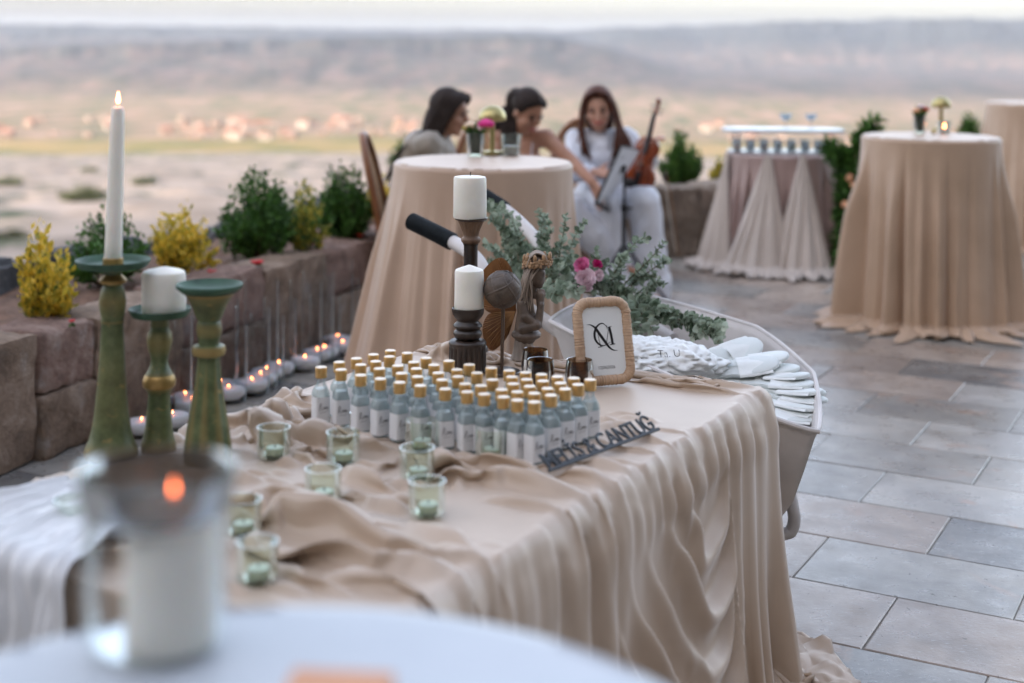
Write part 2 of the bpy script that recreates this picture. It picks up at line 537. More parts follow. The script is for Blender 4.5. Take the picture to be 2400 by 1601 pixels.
# village on the valley floor: flat and pitched roofed houses too small to show more than walls and roofs
MV = [M('village_wall_' + k, c, 0.9, 0.12, 0.3) for k, c in (('cream', (0.19, 0.14, 0.11)), ('rose', (0.18, 0.11, 0.085)), ('white', (0.23, 0.195, 0.17)))]
MR = [M('village_roof_' + k, c, 0.9, 0.12, 0.3) for k, c in (('tile', (0.22, 0.10, 0.065)), ('grey', (0.26, 0.225, 0.20)))]
MDARK = M('dark_opening', (0.05, 0.05, 0.055), 0.6)
def house_proto(i):
    w, d, h = [(12, 9, 7), (9, 9, 6), (15, 10, 8), (8, 7, 9)][i]
    root = thing('village_house', ('small cream walled house with a red pitched roof in the distant village', 'small rose walled flat roofed house in the distant village', 'wide white walled house with a red pitched roof in the distant village', 'small tall cream flat roofed house in the distant village')[i], 'house', group='distant village houses')
    b = MB(); b.smooth = False; b.box((0, 0, h / 2 - 3), (w, d, h + 6)); b.build('wall', MV[i % 3], root)
    q = MB(); q.smooth = False
    if i % 2: q.box((0, 0, h + 0.3), (w + 0.6, d + 0.6, 0.6))
    else:
        e = 0.5
        q.add([(-w / 2 - e, -d / 2 - e, h), (w / 2 + e, -d / 2 - e, h), (w / 2 + e, d / 2 + e, h), (-w / 2 - e, d / 2 + e, h), (-w / 2, 0, h + 2.6), (w / 2, 0, h + 2.6)],
              [(3, 2, 1, 0), (0, 1, 5, 4), (2, 3, 4, 5), (1, 2, 5), (3, 0, 4)])
    q.build('roof', MR[i % 2], root)
    for x in (-w * 0.28, 0, w * 0.28):
        q = MB(); q.smooth = False; q.box((x, -d / 2 - 0.02, h * 0.55), (1.3, 0.1, 1.8)); q.build('window', MDARK, root)
    return root
protos = [house_proto(i) for i in range(4)]
used = [False] * 4
rv = random.Random(5)
for n in range(76):
    px = rv.uniform(-40, 1010) if n < 64 else rv.uniform(1560, 2380)
    if n < 64 and px < 420 and rv.random() < 0.45: px += 420
    d = rv.uniform(1640, 2250) + (150 if px < 350 else 0)
    a = math.atan((px - 1200) / 3333)
    x, y = d * math.sin(a), d * math.cos(a)
    i = n % 4
    place(protos[i], used[i], (x, y, ground_z(x, y)), rv.uniform(-0.6, 0.6), scale=rv.uniform(0.85, 1.35))
    used[i] = True

# ---------------------------------------------------------------- terrace paving
MS = []
for k, (c0, c1, c2) in enumerate((((0.20, 0.187, 0.168), (0.305, 0.288, 0.26), (0.41, 0.385, 0.35)),
                                  ((0.22, 0.18, 0.15), (0.34, 0.275, 0.228), (0.43, 0.365, 0.31)),
                                  ((0.11, 0.107, 0.104), (0.175, 0.168, 0.158), (0.29, 0.275, 0.255)))):
    t = NT('travertine_%d' % k)
    geo = t.new('ShaderNodeNewGeometry'); pos = geo.outputs['Position']
    oi = t.new('ShaderNodeObjectInfo')
    sh = t.new('ShaderNodeVectorMath', operation='MULTIPLY_ADD')
    t.link(oi.outputs['Random'], sh.inputs[0]); sh.inputs[1].default_value = (37, 51, 9); t.link(pos, sh.inputs[2])
    p2 = sh.outputs[0]
    col = t.ramp(t.noise(3.2, 7, 0.62, 0.4, co=p2), [(0.3, c0), (0.5, c1), (0.7, c2)])
    vein = t.ramp(t.noise(2.1, 5, 0.6, 1.2, co=p2), [(0.60, 0), (0.67, 1)])
    col = t.mix(t.math('MULTIPLY', vein, 0.75), col, (0.37, 0.26, 0.20))
    spot = t.ramp(t.noise(42, 5, 0.7, 0.2, co=p2, stretch=(1, 2.2, 1)), [(0.60, 0), (0.66, 1)])
    col = t.mix(t.math('MULTIPLY', spot, 0.6), col, (0.46, 0.45, 0.43))
    pit = t.ramp(t.noise(30, 4, 0.6, 0.3, co=p2, stretch=(1.6, 1, 1)), [(0.27, 1), (0.33, 0)])
    col = t.mix(pit, col, (0.05, 0.045, 0.04))
    worn = t.ramp(t.noise(0.9, 5, 0.6, 0.8, co=pos), [(0.30, (0.80, 0.80, 0.82)), (0.5, (1.0, 0.99, 0.97)), (0.70, (1.16, 1.10, 1.02))])
    col = t.mix(1.0, col, worn, 'MULTIPLY')
    v = t.ramp(oi.outputs['Random'], [(0, 0.72), (1, 1.10)])
    col = t.mix(1.0, col, v, 'MULTIPLY')
    t.link(col, t.b.inputs['Base Color'])
    t.link(t.ramp(t.noise(9, 4, co=p2), [(0.3, 0.22), (0.7, 0.42)]), t.b.inputs['Roughness'])
    hh = t.math('SUBTRACT', t.noise(55, 6, 0.65, co=p2), t.math('MULTIPLY', pit, 0.6))
    t.link(t.bump(hh, 0.35, 0.004), t.b.inputs['Normal'])
    MS.append(t.m)
MGROUT = M('paving_mortar', (0.20, 0.185, 0.165), 0.95, 0.25, 12, 0.4, 90)
fl = MB(); fl.smooth = False
fl.prism([(-3.5, 1.6), (-3.5, -7), (8.5, -7), (8.5, 15.0), (5.5, 13.6), (1.45, 10.95), (-0.15, 10.62)], -0.45, -0.0055)
floor = fl.build('terrace_floor', MGROUT); floor['kind'] = 'structure'
E1 = Vector((math.cos(math.radians(-28)), math.sin(math.radians(-28)), 0)); E2 = Vector((-E1.y, E1.x, 0))
rs = random.Random(11)
cells = []
for k in range(-16, 28):
    e2 = 3.87 + 0.41 * k
    off = (-0.96, -1.28)[k % 2]
    for j in range(-14, 15):
        a0 = off + 0.65 * j; w = 0.65
        c = E1 * (a0 + w / 2) + E2 * (e2 + 0.205)
        if c.x < -3.4 or c.x > 8.2 or c.y < -6.5 or c.y > 14.5: continue
        if c.y > 1.0 and c.x < -1.881 + 0.388 * (c.y - 5.258) - 0.33: continue
        if c.y > 10.55 + 0.28 * c.x and c.x < 1.45: continue
        if c.x >= 1.45 and c.y > 10.95 + 0.66 * (c.x - 1.45): continue
        X = c.x / max(c.y, 0.01) * 3333 + 1200; Yp = 90 + EYE / max(c.y, 0.01) * 3333
        seen = c.y > 2.5 and -150 < X < 2560 and Yp < 1760
        cells.append((not seen, c.length, a0, e2, w))
cells.sort()
def slab_mesh(w, h, seed):
    q = MB(); q.smooth = False
    r = random.Random(seed); g = 0.0018; b = 0.004
    x0, x1, y0, y1 = g, w - g, g, h - g
    j = lambda: r.uniform(-0.0015, 0.0015)
    lo = [(x0 + j(), y0 + j()), (x1 + j(), y0 + j()), (x1 + j(), y1 + j()), (x0 + j(), y1 + j())]
    cx, cy = w / 2, h / 2
    ins = [(x + (b if x < cx else -b), y + (b if y < cy else -b)) for x, y in lo]
    vs = [(x, y, -0.02) for x, y in lo] + [(x, y, -0.0028) for x, y in lo] + [(x, y, 0) for x, y in ins]
    fs = [(8, 9, 10, 11)]
    for i in range(4):
        k = (i + 1) % 4
        fs += [(i, k, 4 + k, 4 + i), (4 + i, 4 + k, 8 + k, 8 + i)]
    return q.add(vs, fs)
slabs = [[slab_mesh(0.65, 0.41, s).mesh('slab', MS[m], None) for s in range(4)] for m in range(3)]
rest = MB(); rest.smooth = False
for n, (_, _, a0, e2, w) in enumerate(cells):
    p = E1 * a0 + E2 * e2; p.z = rs.uniform(-0.002, 0.002)
    warm = mnoise.noise(Vector((p.x * 0.8, p.y * 0.5, 3.0)))
    m = rs.choices((0, 1, 2), (0.55, 0.30 + 0.5 * max(0, warm), 0.15))[0]
    if n < 290:
        obj('stone_slab', slabs[m][rs.randrange(4)], floor, p, (0, 0, math.radians(-28)))
    else:
        s = slab_mesh(w, 0.41, n)
        Mx = Matrix.Translation(p) @ Matrix.Rotation(math.radians(-28), 4, 'Z')
        rest.add([Mx @ Vector(v) for v in s.v], s.f)
ro = rest.build('outer_stone_slabs', MS[0], floor, None); ro['kind'] = 'stuff'

# ---------------------------------------------------------------- low stone walls and planting bed
def stone_mat(name, a, b, c):
    t = NT(name)
    oi = t.new('ShaderNodeObjectInfo')
    sh = t.new('ShaderNodeVectorMath', operation='MULTIPLY_ADD')
    t.link(oi.outputs['Random'], sh.inputs[0]); sh.inputs[1].default_value = (13, 7, 29); t.link(t.co(), sh.inputs[2])
    p2 = sh.outputs[0]
    col = t.ramp(t.noise(7, 9, 0.72, 0.5, co=p2), [(0.3, a), (0.5, b), (0.72, c)])
    moss = t.ramp(t.noise(7, 5, 0.6, co=p2), [(0.60, 0), (0.70, 1)])
    col = t.mix(t.math('MULTIPLY', moss, 0.5), col, (0.42, 0.38, 0.35))
    v = t.ramp(oi.outputs['Random'], [(0, 0.75), (1, 1.1)])
    col = t.mix(1.0, col, v, 'MULTIPLY')
    t.link(col, t.b.inputs['Base Color']); t.b.inputs['Roughness'].default_value = 0.9
    t.link(t.bump(t.noise(18, 9, 0.75, co=p2), 1.0, 0.035), t.b.inputs['Normal'])
    return t.m
MWALL = [stone_mat('wall_stone_brown', (0.13, 0.09, 0.062), (0.31, 0.215, 0.15), (0.52, 0.41, 0.32)),
         stone_mat('wall_stone_rose', (0.14, 0.088, 0.068), (0.32, 0.20, 0.155), (0.52, 0.40, 0.33))]
MBACKW = stone_mat('wall_stone_sand', (0.17, 0.13, 0.10), (0.33, 0.26, 0.20), (0.45, 0.38, 0.31))
MBOULD = stone_mat('boulder_grey', (0.05, 0.05, 0.055), (0.10, 0.10, 0.105), (0.22, 0.21, 0.21))
def rough_box(L, D, H, seed, rough=0.02, n=(18, 6, 12), rounding=0.016):
    """quarried block, x along the wall, back at y = D, base at z = 0"""
    q = MB()
    nx, ny, nz = n
    def put(ax, val, na, nb):
        vs = []
        for b in range(nb + 1):
            for a in range(na + 1):
                p = [0, 0, 0]; o = [i for i in range(3) if i != ax]
                p[ax] = val; p[o[0]] = a / na; p[o[1]] = b / nb
                c = Vector(((p[0] - 0.5) * L, (p[1] - 0.5) * D, (p[2] - 0.5) * H))
                # soften the corners
                k = 0
                for i, h in enumerate((L / 2, D / 2, H / 2)):
                    if abs(c[i]) > h - rounding: k += 1
                if k >= 2:
                    f = rounding * (0.35 if k == 2 else 0.55)
                    for i, h in enumerate((L / 2, D / 2, H / 2)):
                        if abs(c[i]) > h - rounding: c[i] -= math.copysign(f, c[i])
                s = Vector((c.x * 5 + seed * 3.1, c.y * 5, c.z * 5 + seed))
                d = Vector((mnoise.noise(s), mnoise.noise(s + Vector((9, 0, 4))), mnoise.noise(s + Vector((0, 7, 2)))))
                s2 = s * 3.3
                d2 = Vector((mnoise.noise(s2), mnoise.noise(s2 + Vector((5, 1, 0))), mnoise.noise(s2 + Vector((2, 3, 8)))))
                s3 = s * 9.1
                d3 = Vector((mnoise.noise(s3), mnoise.noise(s3 + Vector((3, 1, 2))), mnoise.noise(s3 + Vector((6, 2, 4)))))
                c = c + d * rough + d2 * rough * 0.55 + d3 * rough * 0.28
                vs.append(c + Vector((0, D / 2, H / 2)))
        q.grid(vs, na + 1, nb + 1)
        if (ax == 0 and val == 0) or (ax == 1 and val == 1) or (ax == 2 and val == 0):
            m = (na) * (nb)
            for i in range(len(q.f) - m, len(q.f)): q.f[i] = tuple(reversed(q.f[i]))
    for v in (0, 1):
        put(0, v, ny, nz); put(2, v, nx, ny)
    for v in (0, 1):
        put(1, v, nx, nz)
        m = nx * nz
        for i in range(len(q.f) - m, len(q.f)): q.f[i] = tuple(reversed(q.f[i]))
    bmw = q
    return bmw
def weld(o, d=0.001):
    import bmesh
    b = bmesh.new(); b.from_mesh(o.data)
    bmesh.ops.remove_doubles(b, verts=b.verts, dist=d)
    bmesh.ops.recalc_face_normals(b, faces=b.faces)
    b.to_mesh(o.data); b.free()
    o.data.polygons.foreach_set('use_smooth', [True] * len(o.data.polygons))
    o.data.set_sharp_from_angle(angle=math.radians(50))
    o.data.update()
WP = Vector((-1.881, 5.258, 0)); WD = Vector((0.362, 0.932, 0)).normalized(); WN = Vector((WD.y, -WD.x, 0))
wa = math.atan2(WD.y, WD.x)
wall = thing('terrace_wall', 'low wall of rough brown stone blocks edging the planting bed along the valley side', 'wall', WP)
joints = [-1.3, -0.62, 0.22, 0.56, 1.16, 1.88, 2.52, 3.12, 3.75, 4.4, 5.0, 5.75]
rw = random.Random(3)
for i in range(len(joints) - 1):
    L = joints[i + 1] - joints[i] + 0.002
    rows = [(0.0, 0.5 + rw.uniform(-0.008, 0.008))] if i in (1, 3, 5, 8) else [(0.0, 0.247), (0.249, 0.252 + rw.uniform(-0.008, 0.008))]
    for z0, H in rows:
        o = rough_box(L, 0.26, H, i * 2.7 + z0 * 9, 0.015).build('stone', MWALL[(i * 2 + int(z0 > 0)) % 2], wall)
        weld(o)
        p = WD * (joints[i] + 0.006) + WD * (L / 2) - WN * (0.0 + rw.uniform(-0.012, 0.012))
        o.location = (p.x, p.y, z0); o.rotation_euler = (0, 0, wa)
BP = [Vector((0.16, 10.5, 0)), Vector((1.45, 10.86, 0)), Vector((5.6, 13.6, 0))]
bw = thing('back_terrace_wall', 'low sandy stone wall behind the seated musicians', 'wall', BP[0])
for a, b in ((BP[0], BP[1]), (BP[1], BP[2])):
    L = (b - a).length; n = max(2, round(L / 0.8)); dd = (b - a) / L
    for i in range(n):
        o = rough_box(L / n - 0.012, 0.28, 0.52 + rw.uniform(-0.02, 0.02), i * 3.3 + L, 0.03).build('stone', MBACKW, bw)
        weld(o)
        p = a + dd * ((i + 0.5) * L / n) - BP[0]
        o.location = (p.x, p.y, 0); o.rotation_euler = (0, 0, math.atan2(dd.y, dd.x))
MSOIL = M('bed_soil', (0.15, 0.085, 0.055), 0.95, 0.5, 14, 0.9, 40, 0.02)
def bed(a, b, w, z, name):
    d = (b - a).normalized(); n = Vector((-d.y, d.x, 0)); L = (b - a).length
    nu, nv = 90, 12
    P = []
    for k in range(nv):
        for i in range(nu):
            p = a + d * (L * i / (nu - 1)) + n * (0.2 + w * k / (nv - 1))
            P.append((p.x, p.y, z + 0.035 * mnoise.noise(Vector((p.x * 9, p.y * 9, 1))) + 0.02 * mnoise.noise(Vector((p.x * 30, p.y * 30, 5)))))
    q = MB(); q.grid(P, nu, nv)
    n0 = len(q.v)
    o = q.build(name, MSOIL, None, None); o['kind'] = 'structure'
bed(WP - WD * 1.6, WP + WD * 5.9, 0.85, 0.44, 'planting_soil')
bed(BP[0], BP[1], 0.8, 0.44, 'planting_soil')
bed(BP[1], BP[2], 0.8, 0.44, 'planting_soil')
# grey boulders edging the far side of the bed
bl = ['flat grey boulder at the bed edge beneath the tall taper candle', 'rounded grey boulder behind the yellow shrub next to the green candlesticks', 'grey boulder behind the bed close to the large round bush', 'grey boulder at the bed edge behind the pillar candle',
      'grey boulder hidden behind the two large bushes', 'far grey boulder of the bed edge towards the empty cane chair']
ri = random.Random(8)
for i in range(13):
    s = -0.9 + i * 0.52
    p = WP + WD * s - WN * 0.93
    o = rough_box(0.47, 0.3, 0.56 + ri.uniform(-0.04, 0.05), 40 + i * 1.7, 0.03, (7, 5, 6), 0.11).build('boulder', MBOULD)
    weld(o)
    o.location = p - WN * 0 ; o.rotation_euler = (0, 0, wa + ri.uniform(-0.1, 0.1))
    tag(o, ORD[i] + ' dark boulder from the near end, edging the back of the planting bed', 'boulder', 'boulders edging the planting bed')

# ---------------------------------------------------------------- shrubs and flowers
def leafmat(name, a, b, trans=0.25, rough=0.5):
    t = NT(name)
    n = t.noise(9, 3)
    geo = t.new('ShaderNodeNewGeometry')
    f = t.math('ADD', t.math('MULTIPLY', n, 0.6), t.math('MULTIPLY', geo.outputs['Random Per Island'], 0.5))
    col = t.ramp(f, [(0.3, a), (0.75, b)])
    t.link(col, t.b.inputs['Base Color']); t.b.inputs['Roughness'].default_value = rough
    t.b.inputs['Specular IOR Level'].default_value = 0.3
    tr = t.new('ShaderNodeBsdfTranslucent'); t.link(col, tr.inputs[0])
    mx = t.new('ShaderNodeMixShader'); mx.inputs[0].default_value = trans
    t.link(t.b.outputs[0], mx.inputs[1]); t.link(tr.outputs[0], mx.inputs[2]); t.link(mx.outputs[0], t.out.inputs[0])
    return t.m
ML_DARK = leafmat('leaf_dark_green', (0.022, 0.062, 0.012), (0.085, 0.20, 0.035))
ML_MID = leafmat('leaf_mid_green', (0.03, 0.08, 0.015), (0.12, 0.24, 0.05))
ML_YEL = leafmat('leaf_variegated_yellow', (0.42, 0.34, 0.03), (0.88, 0.62, 0.08), 0.3)
ML_YEL2 = leafmat('leaf_yellow_green', (0.12, 0.16, 0.03), (0.62, 0.50, 0.08), 0.3)
ML_SCRUB = leafmat('leaf_dry_scrub', (0.035, 0.045, 0.02), (0.10, 0.11, 0.05), 0.1)
MTWIG = M('twig', (0.10, 0.065, 0.04), 0.85, 0.2, 20)
MPET_RED = M('petal_red', (0.55, 0.012, 0.018), 0.6, 0.2, 30)
def leaf_quad(q, p, d, n, L, W):
    """folded diamond leaf, four triangles' worth"""
    s = d.cross(n).normalized()
    q.add([p, p + d * L * 0.5 + s * W / 2 + n * L * 0.06, p + d * L, p + d * L * 0.5 - s * W / 2 + n * L * 0.06], [(0, 1, 2), (0, 2, 3)])
def rvec(r):
    while True:
        v = Vector((r.uniform(-1, 1), r.uniform(-1, 1), r.uniform(-1, 1)))
        if 0.05 < v.length < 1: return v.normalized()
def shrub(name, label, loc, w, h, mat, seed, sprigs=70, per=26, leaf=0.03, upright=0.6, mat2=None, group=None, cat='shrub'):
    r = random.Random(seed)
    root = thing(name, label, cat, loc, 0, group)
    cr = MB(); cr.smooth = False; c2 = MB(); c2.smooth = False; st = MB()
    for i in range(sprigs):
        a = r.uniform(0, 2 * PI); ri_ = math.sqrt(r.random())
        zt_ = h * (0.30 + 0.70 * (1 - ri_ ** 2.2) * r.uniform(0.72, 1.04)) if r.random() > 0.25 else h * r.uniform(0.15, 0.7)
        tip = Vector((math.cos(a) * ri_ * w / 2, math.sin(a) * ri_ * w / 2, zt_))
        b0 = Vector((tip.x * 0.15, tip.y * 0.15, 0.0))
        mid = b0.lerp(tip, 0.55) + Vector((tip.x, tip.y, 0)) * 0.18
        line = bez(b0, b0.lerp(mid, 0.6), mid, tip, 7)
        if i % 4 == 0: st.tube(line[:6], [0.006, 0.005, 0.005, 0.004, 0.003, 0.002], 5)
        for k in range(per):
            t = 0.28 + 0.72 * (k + r.random()) / per
            f = t * 7; j = min(int(f), 6); p = Vector(line[j]).lerp(Vector(line[j + 1]), f - j)
            ax = (Vector(line[j + 1]) - Vector(line[j])).normalized()
            d = (rvec(r) + ax * upright * 1.2 + Vector((0, 0, 0.25))).normalized()
            n = rvec(r)
            n = (n - d * n.dot(d)).normalized()
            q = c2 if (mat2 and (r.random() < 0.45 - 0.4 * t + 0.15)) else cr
            leaf_quad(q, p + rvec(r) * leaf * 0.5, d, n, leaf * r.uniform(0.7, 1.25), leaf * r.uniform(0.42, 0.62))
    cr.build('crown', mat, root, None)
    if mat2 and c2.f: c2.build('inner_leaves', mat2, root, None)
    st.build('stems', MTWIG, root, None)
    return root
MP = lambda x, y: at(x, y, 0.45)
def S(x, ybase, wpx, top, **kw):
    p = MP(x, ybase); s = K * p.y / 3333
    return p, wpx * s, (ybase - top) * s * 1.02
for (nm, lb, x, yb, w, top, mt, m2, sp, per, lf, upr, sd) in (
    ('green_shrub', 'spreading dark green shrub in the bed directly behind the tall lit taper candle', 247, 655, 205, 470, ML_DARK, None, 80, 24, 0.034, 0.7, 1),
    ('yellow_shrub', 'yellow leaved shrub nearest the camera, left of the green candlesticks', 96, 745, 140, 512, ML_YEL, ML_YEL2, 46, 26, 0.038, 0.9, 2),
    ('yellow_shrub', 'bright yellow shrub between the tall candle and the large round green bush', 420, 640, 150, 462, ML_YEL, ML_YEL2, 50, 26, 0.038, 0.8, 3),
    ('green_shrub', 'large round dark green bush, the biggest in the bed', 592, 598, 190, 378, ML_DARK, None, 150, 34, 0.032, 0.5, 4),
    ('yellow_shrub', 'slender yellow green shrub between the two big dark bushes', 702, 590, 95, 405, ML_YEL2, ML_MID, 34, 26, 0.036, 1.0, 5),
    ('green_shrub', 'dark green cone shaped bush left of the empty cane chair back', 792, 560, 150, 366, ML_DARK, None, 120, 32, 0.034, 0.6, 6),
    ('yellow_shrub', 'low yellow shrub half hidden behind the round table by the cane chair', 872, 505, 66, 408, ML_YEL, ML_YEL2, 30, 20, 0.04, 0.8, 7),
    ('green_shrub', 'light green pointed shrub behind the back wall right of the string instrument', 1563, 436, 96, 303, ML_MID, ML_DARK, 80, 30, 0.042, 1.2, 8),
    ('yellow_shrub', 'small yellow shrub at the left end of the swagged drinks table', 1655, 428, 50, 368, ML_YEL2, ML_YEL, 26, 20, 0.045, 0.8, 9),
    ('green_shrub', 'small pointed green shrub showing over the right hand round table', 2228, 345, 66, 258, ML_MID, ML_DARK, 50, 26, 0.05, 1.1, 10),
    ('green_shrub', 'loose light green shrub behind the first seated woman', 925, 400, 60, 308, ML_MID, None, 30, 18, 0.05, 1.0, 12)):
    p, ww, hh = S(x, yb, w, top)
    shrub(nm, lb, p, ww, hh, mt, sd, sp, per, lf, upr, m2, 'shrubs in the planting bed')
def petunia(loc, r, label):
    root = thing('red_flower', label, 'flower', loc)
    q = MB()
    for k in range(5):
        a = 2 * PI * k / 5
        q.ball((math.cos(a) * r * 0.5, math.sin(a) * r * 0.5, r * 0.55), (r * 0.52, r * 0.52, r * 0.16), 8, 5, Euler((0, -0.5, a)).to_matrix())
    q.build('petals', MPET_RED, root)
    q = MB(); q.smooth = False
    rr = random.Random(int(loc[0] * 100))
    for k in range(16):
        d = (rvec(rr) + Vector((0, 0, 0.3))).normalized(); n = d.orthogonal().normalized()
        leaf_quad(q, Vector((0, 0, -0.01)), d, n, r * 1.1, r * 0.6)
    q.build('leaves', ML_MID, root, None)
for x, y, rp, lb in ((590, 612, 17, 'red flower under the largest round bush'), (728, 568, 13, 'red flower at the foot of the slender yellow green shrub'), (826, 546, 9, 'small red flower below the cone shaped bush'),
                     (377, 616, 8, 'tiny orange red flower under the bright yellow shrub'), (487, 630, 12, 'red flower by the rim of the empty green candlestick'), (165, 742, 9, 'small red flower beside the nearest yellow shrub')):
    p = at(x, y, 0.5); petunia(p, rp * K * p.y / 3333, lb)
# scrub growing on the pale slopes below the terrace
for i, (x, y, wpx, d) in enumerate(((22, 428, 70, 95), (195, 462, 110, 120), (25, 552, 80, 70), (110, 612, 90, 60), (330, 425, 60, 150), (205, 395, 40, 220))):
    d = 25.0
    while d < 600 and up(x, y, d).z > ground_z(up(x, y, d).x, d): d += 1.0
    p = up(x, y, d); s = K * d / 3333
    shrub('wild_shrub', ('dark scrub patch on the pale slope at the left picture edge', 'dark scrub patch on the pale slope left of the tall candle', 'dark scrub low on the slope above the nearest yellow shrub', 'dark scrub low on the slope above the bed beside the spreading green shrub', 'olive scrub on the pale slope right of the tall candle', 'small olive scrub high on the pale slope')[i],
          p, wpx * s * 1.15, wpx * s * 0.32, ML_SCRUB, 50 + i, 70, 24, wpx * s * 0.07, 0.4, None, 'scrub on the slopes below')
# ---------------------------------------------------------------- the long welcome table and its cloth
TA = Vector((0.682, 3.694, 0)); TU = Vector((-0.487, -0.873, 0)); TV = Vector((-0.873, 0.487, 0)); TLEN = 1.86; TW = 1.0; TZ0 = 0.75
def uv(p):
    d = Vector((p[0], p[1], 0)) - TA
    return d.dot(TU), d.dot(TV)
def W(u, v, z=TZ0): return TA + TU * u + TV * v + Vector((0, 0, z))
MPLAST = M('pale_table_top', (0.46, 0.50, 0.56), 0.45, 0.05, 6)
MSTEEL = M('grey_steel', (0.35, 0.36, 0.38), 0.35, 0.08, 10, metal=0.6)
tb = thing('welcome_table', 'long folding table with a pale grey top showing along its back edge', 'table', TA)
q = MB(); q.smooth = False
tc = TU * (TLEN / 2) + TV * (TW / 2)
q.box((tc.x, tc.y, 0.727), (TLEN - 0.03, TW - 0.03, 0.036), math.atan2(TU.y, TU.x)); q.build('tabletop', MPLAST, tb)
for u, v in ((0.12, 0.12), (0.12, 0.88), (1.74, 0.12), (1.74, 0.88)):
    p = TU * u + TV * v
    MB().tube([(p.x, p.y, 0.708), (p.x, p.y, 0.0)], 0.014, 10).build('leg', MSTEEL, tb)

def cloth_mat(name, a, b, sheen=0.35, weave=900):
    t = NT(name)
    col = t.ramp(t.noise(3.0, 4), [(0.3, a), (0.7, b)])
    t.link(col, t.b.inputs['Base Color']); t.b.inputs['Roughness'].default_value = 0.46
    t.b.inputs['Specular IOR Level'].default_value = 0.6
    t.b.inputs['Sheen Weight'].default_value = sheen; t.b.inputs['Sheen Roughness'].default_value = 0.4
    t.link(t.bump(t.noise(weave, 2), 0.12, 0.0006), t.b.inputs['Normal'])
    return t.m
MSATIN = cloth_mat('champagne_satin', (0.42, 0.315, 0.228), (0.50, 0.385, 0.288))
# spots on the cloth that stay flat because something stands there: (x, y, radius)
CAPS = [(302,235),(427,200),(440,252),(545,175),(575,218),(575,290),(662,148),(678,195),(703,245),(710,315),(780,120),(773,162),(830,225),(855,277),(843,340),(895,138),(940,200),(958,245),(965,300),(985,362),(1025,172),(1080,220),(1108,275),(1135,322),(1157,385),(1182,192),(1238,252),(1245,300),(1295,350),(1308,405),(1322,218),(1375,275),(1402,362),(1425,420),(1475,240),(1482,322),(1548,390),(1558,440),(1597,258),(1615,302),(1625,350),(1655,405),(1655,462),(1710,272),(1720,320),(1738,367),(1767,415),(1768,475),(1820,285),(1828,330),(1868,382),(1883,428),(1945,302),(1950,345),(1975,385),(2035,310),(2072,355),(2148,320)]
BZ = 0.758
bott = [at((650 + x / 2.939) / K, (780 + y / 2.939) / K, BZ + 0.128) for x, y in CAPS]
bott = [Vector((p.x, p.y, 0)) for p in bott]
for it in range(60):
    for i in range(len(bott)):
        for j in range(i):
            d = bott[i] - bott[j]
            if d.length < 0.0385:
                m = d.normalized() * (0.0385 - d.length) * 0.5
                bott[i] += m; bott[j] -= m
GS = {'votive': [(628, 1048), (787, 1060), (957, 1098), (967, 1030), (741, 1150), (980, 1180), (1128, 1050), (556, 1225), (590, 1330), (1015, 1022)],
      'left': [(170, 1215)]}
votives = [at(x, y, BZ) for x, y in GS['votive']]
FLAT = [(p.x, p.y, 0.030) for p in bott] + [(p.x, p.y, 0.034) for p in votives]
P_GREEN = [at(255, 1045, BZ), at(364, 1030, BZ), at(477, 1058, BZ)]
P_BROWN = [at(1073, 852, BZ), at(1080, 838, BZ)]
P_BROWN[1] = up(1078, 846, 4.06); P_BROWN[1].z = BZ
P_BALL = up(1152, 850, 3.80); P_BALL.z = BZ
P_FIG = up(1212, 840, 3.96); P_FIG.z = BZ
P_FRAME = at(1395, 885, BZ)
P_SMOKE = [at(1228, 868, BZ), at(1240, 893, BZ), at(1330, 893, BZ)]
for p, r in [(p, 0.065) for p in P_GREEN] + [(p, 0.06) for p in P_BROWN] + [(P_BALL, 0.06), (P_FIG, 0.07), (P_FRAME, 0.09)] + [(p, 0.035) for p in P_SMOKE]:
    FLAT.append((p.x, p.y, r))
SG0, SG1 = at(1262, 1082, 0.77), at(1508, 988, 0.77)
for k in range(8):
    p = SG0.lerp(SG1, k / 7); FLAT.append((p.x, p.y, 0.012))

def billow(n, e=0.02):                       # round backs, narrow valleys
    return np.sqrt(n * n + e * e)

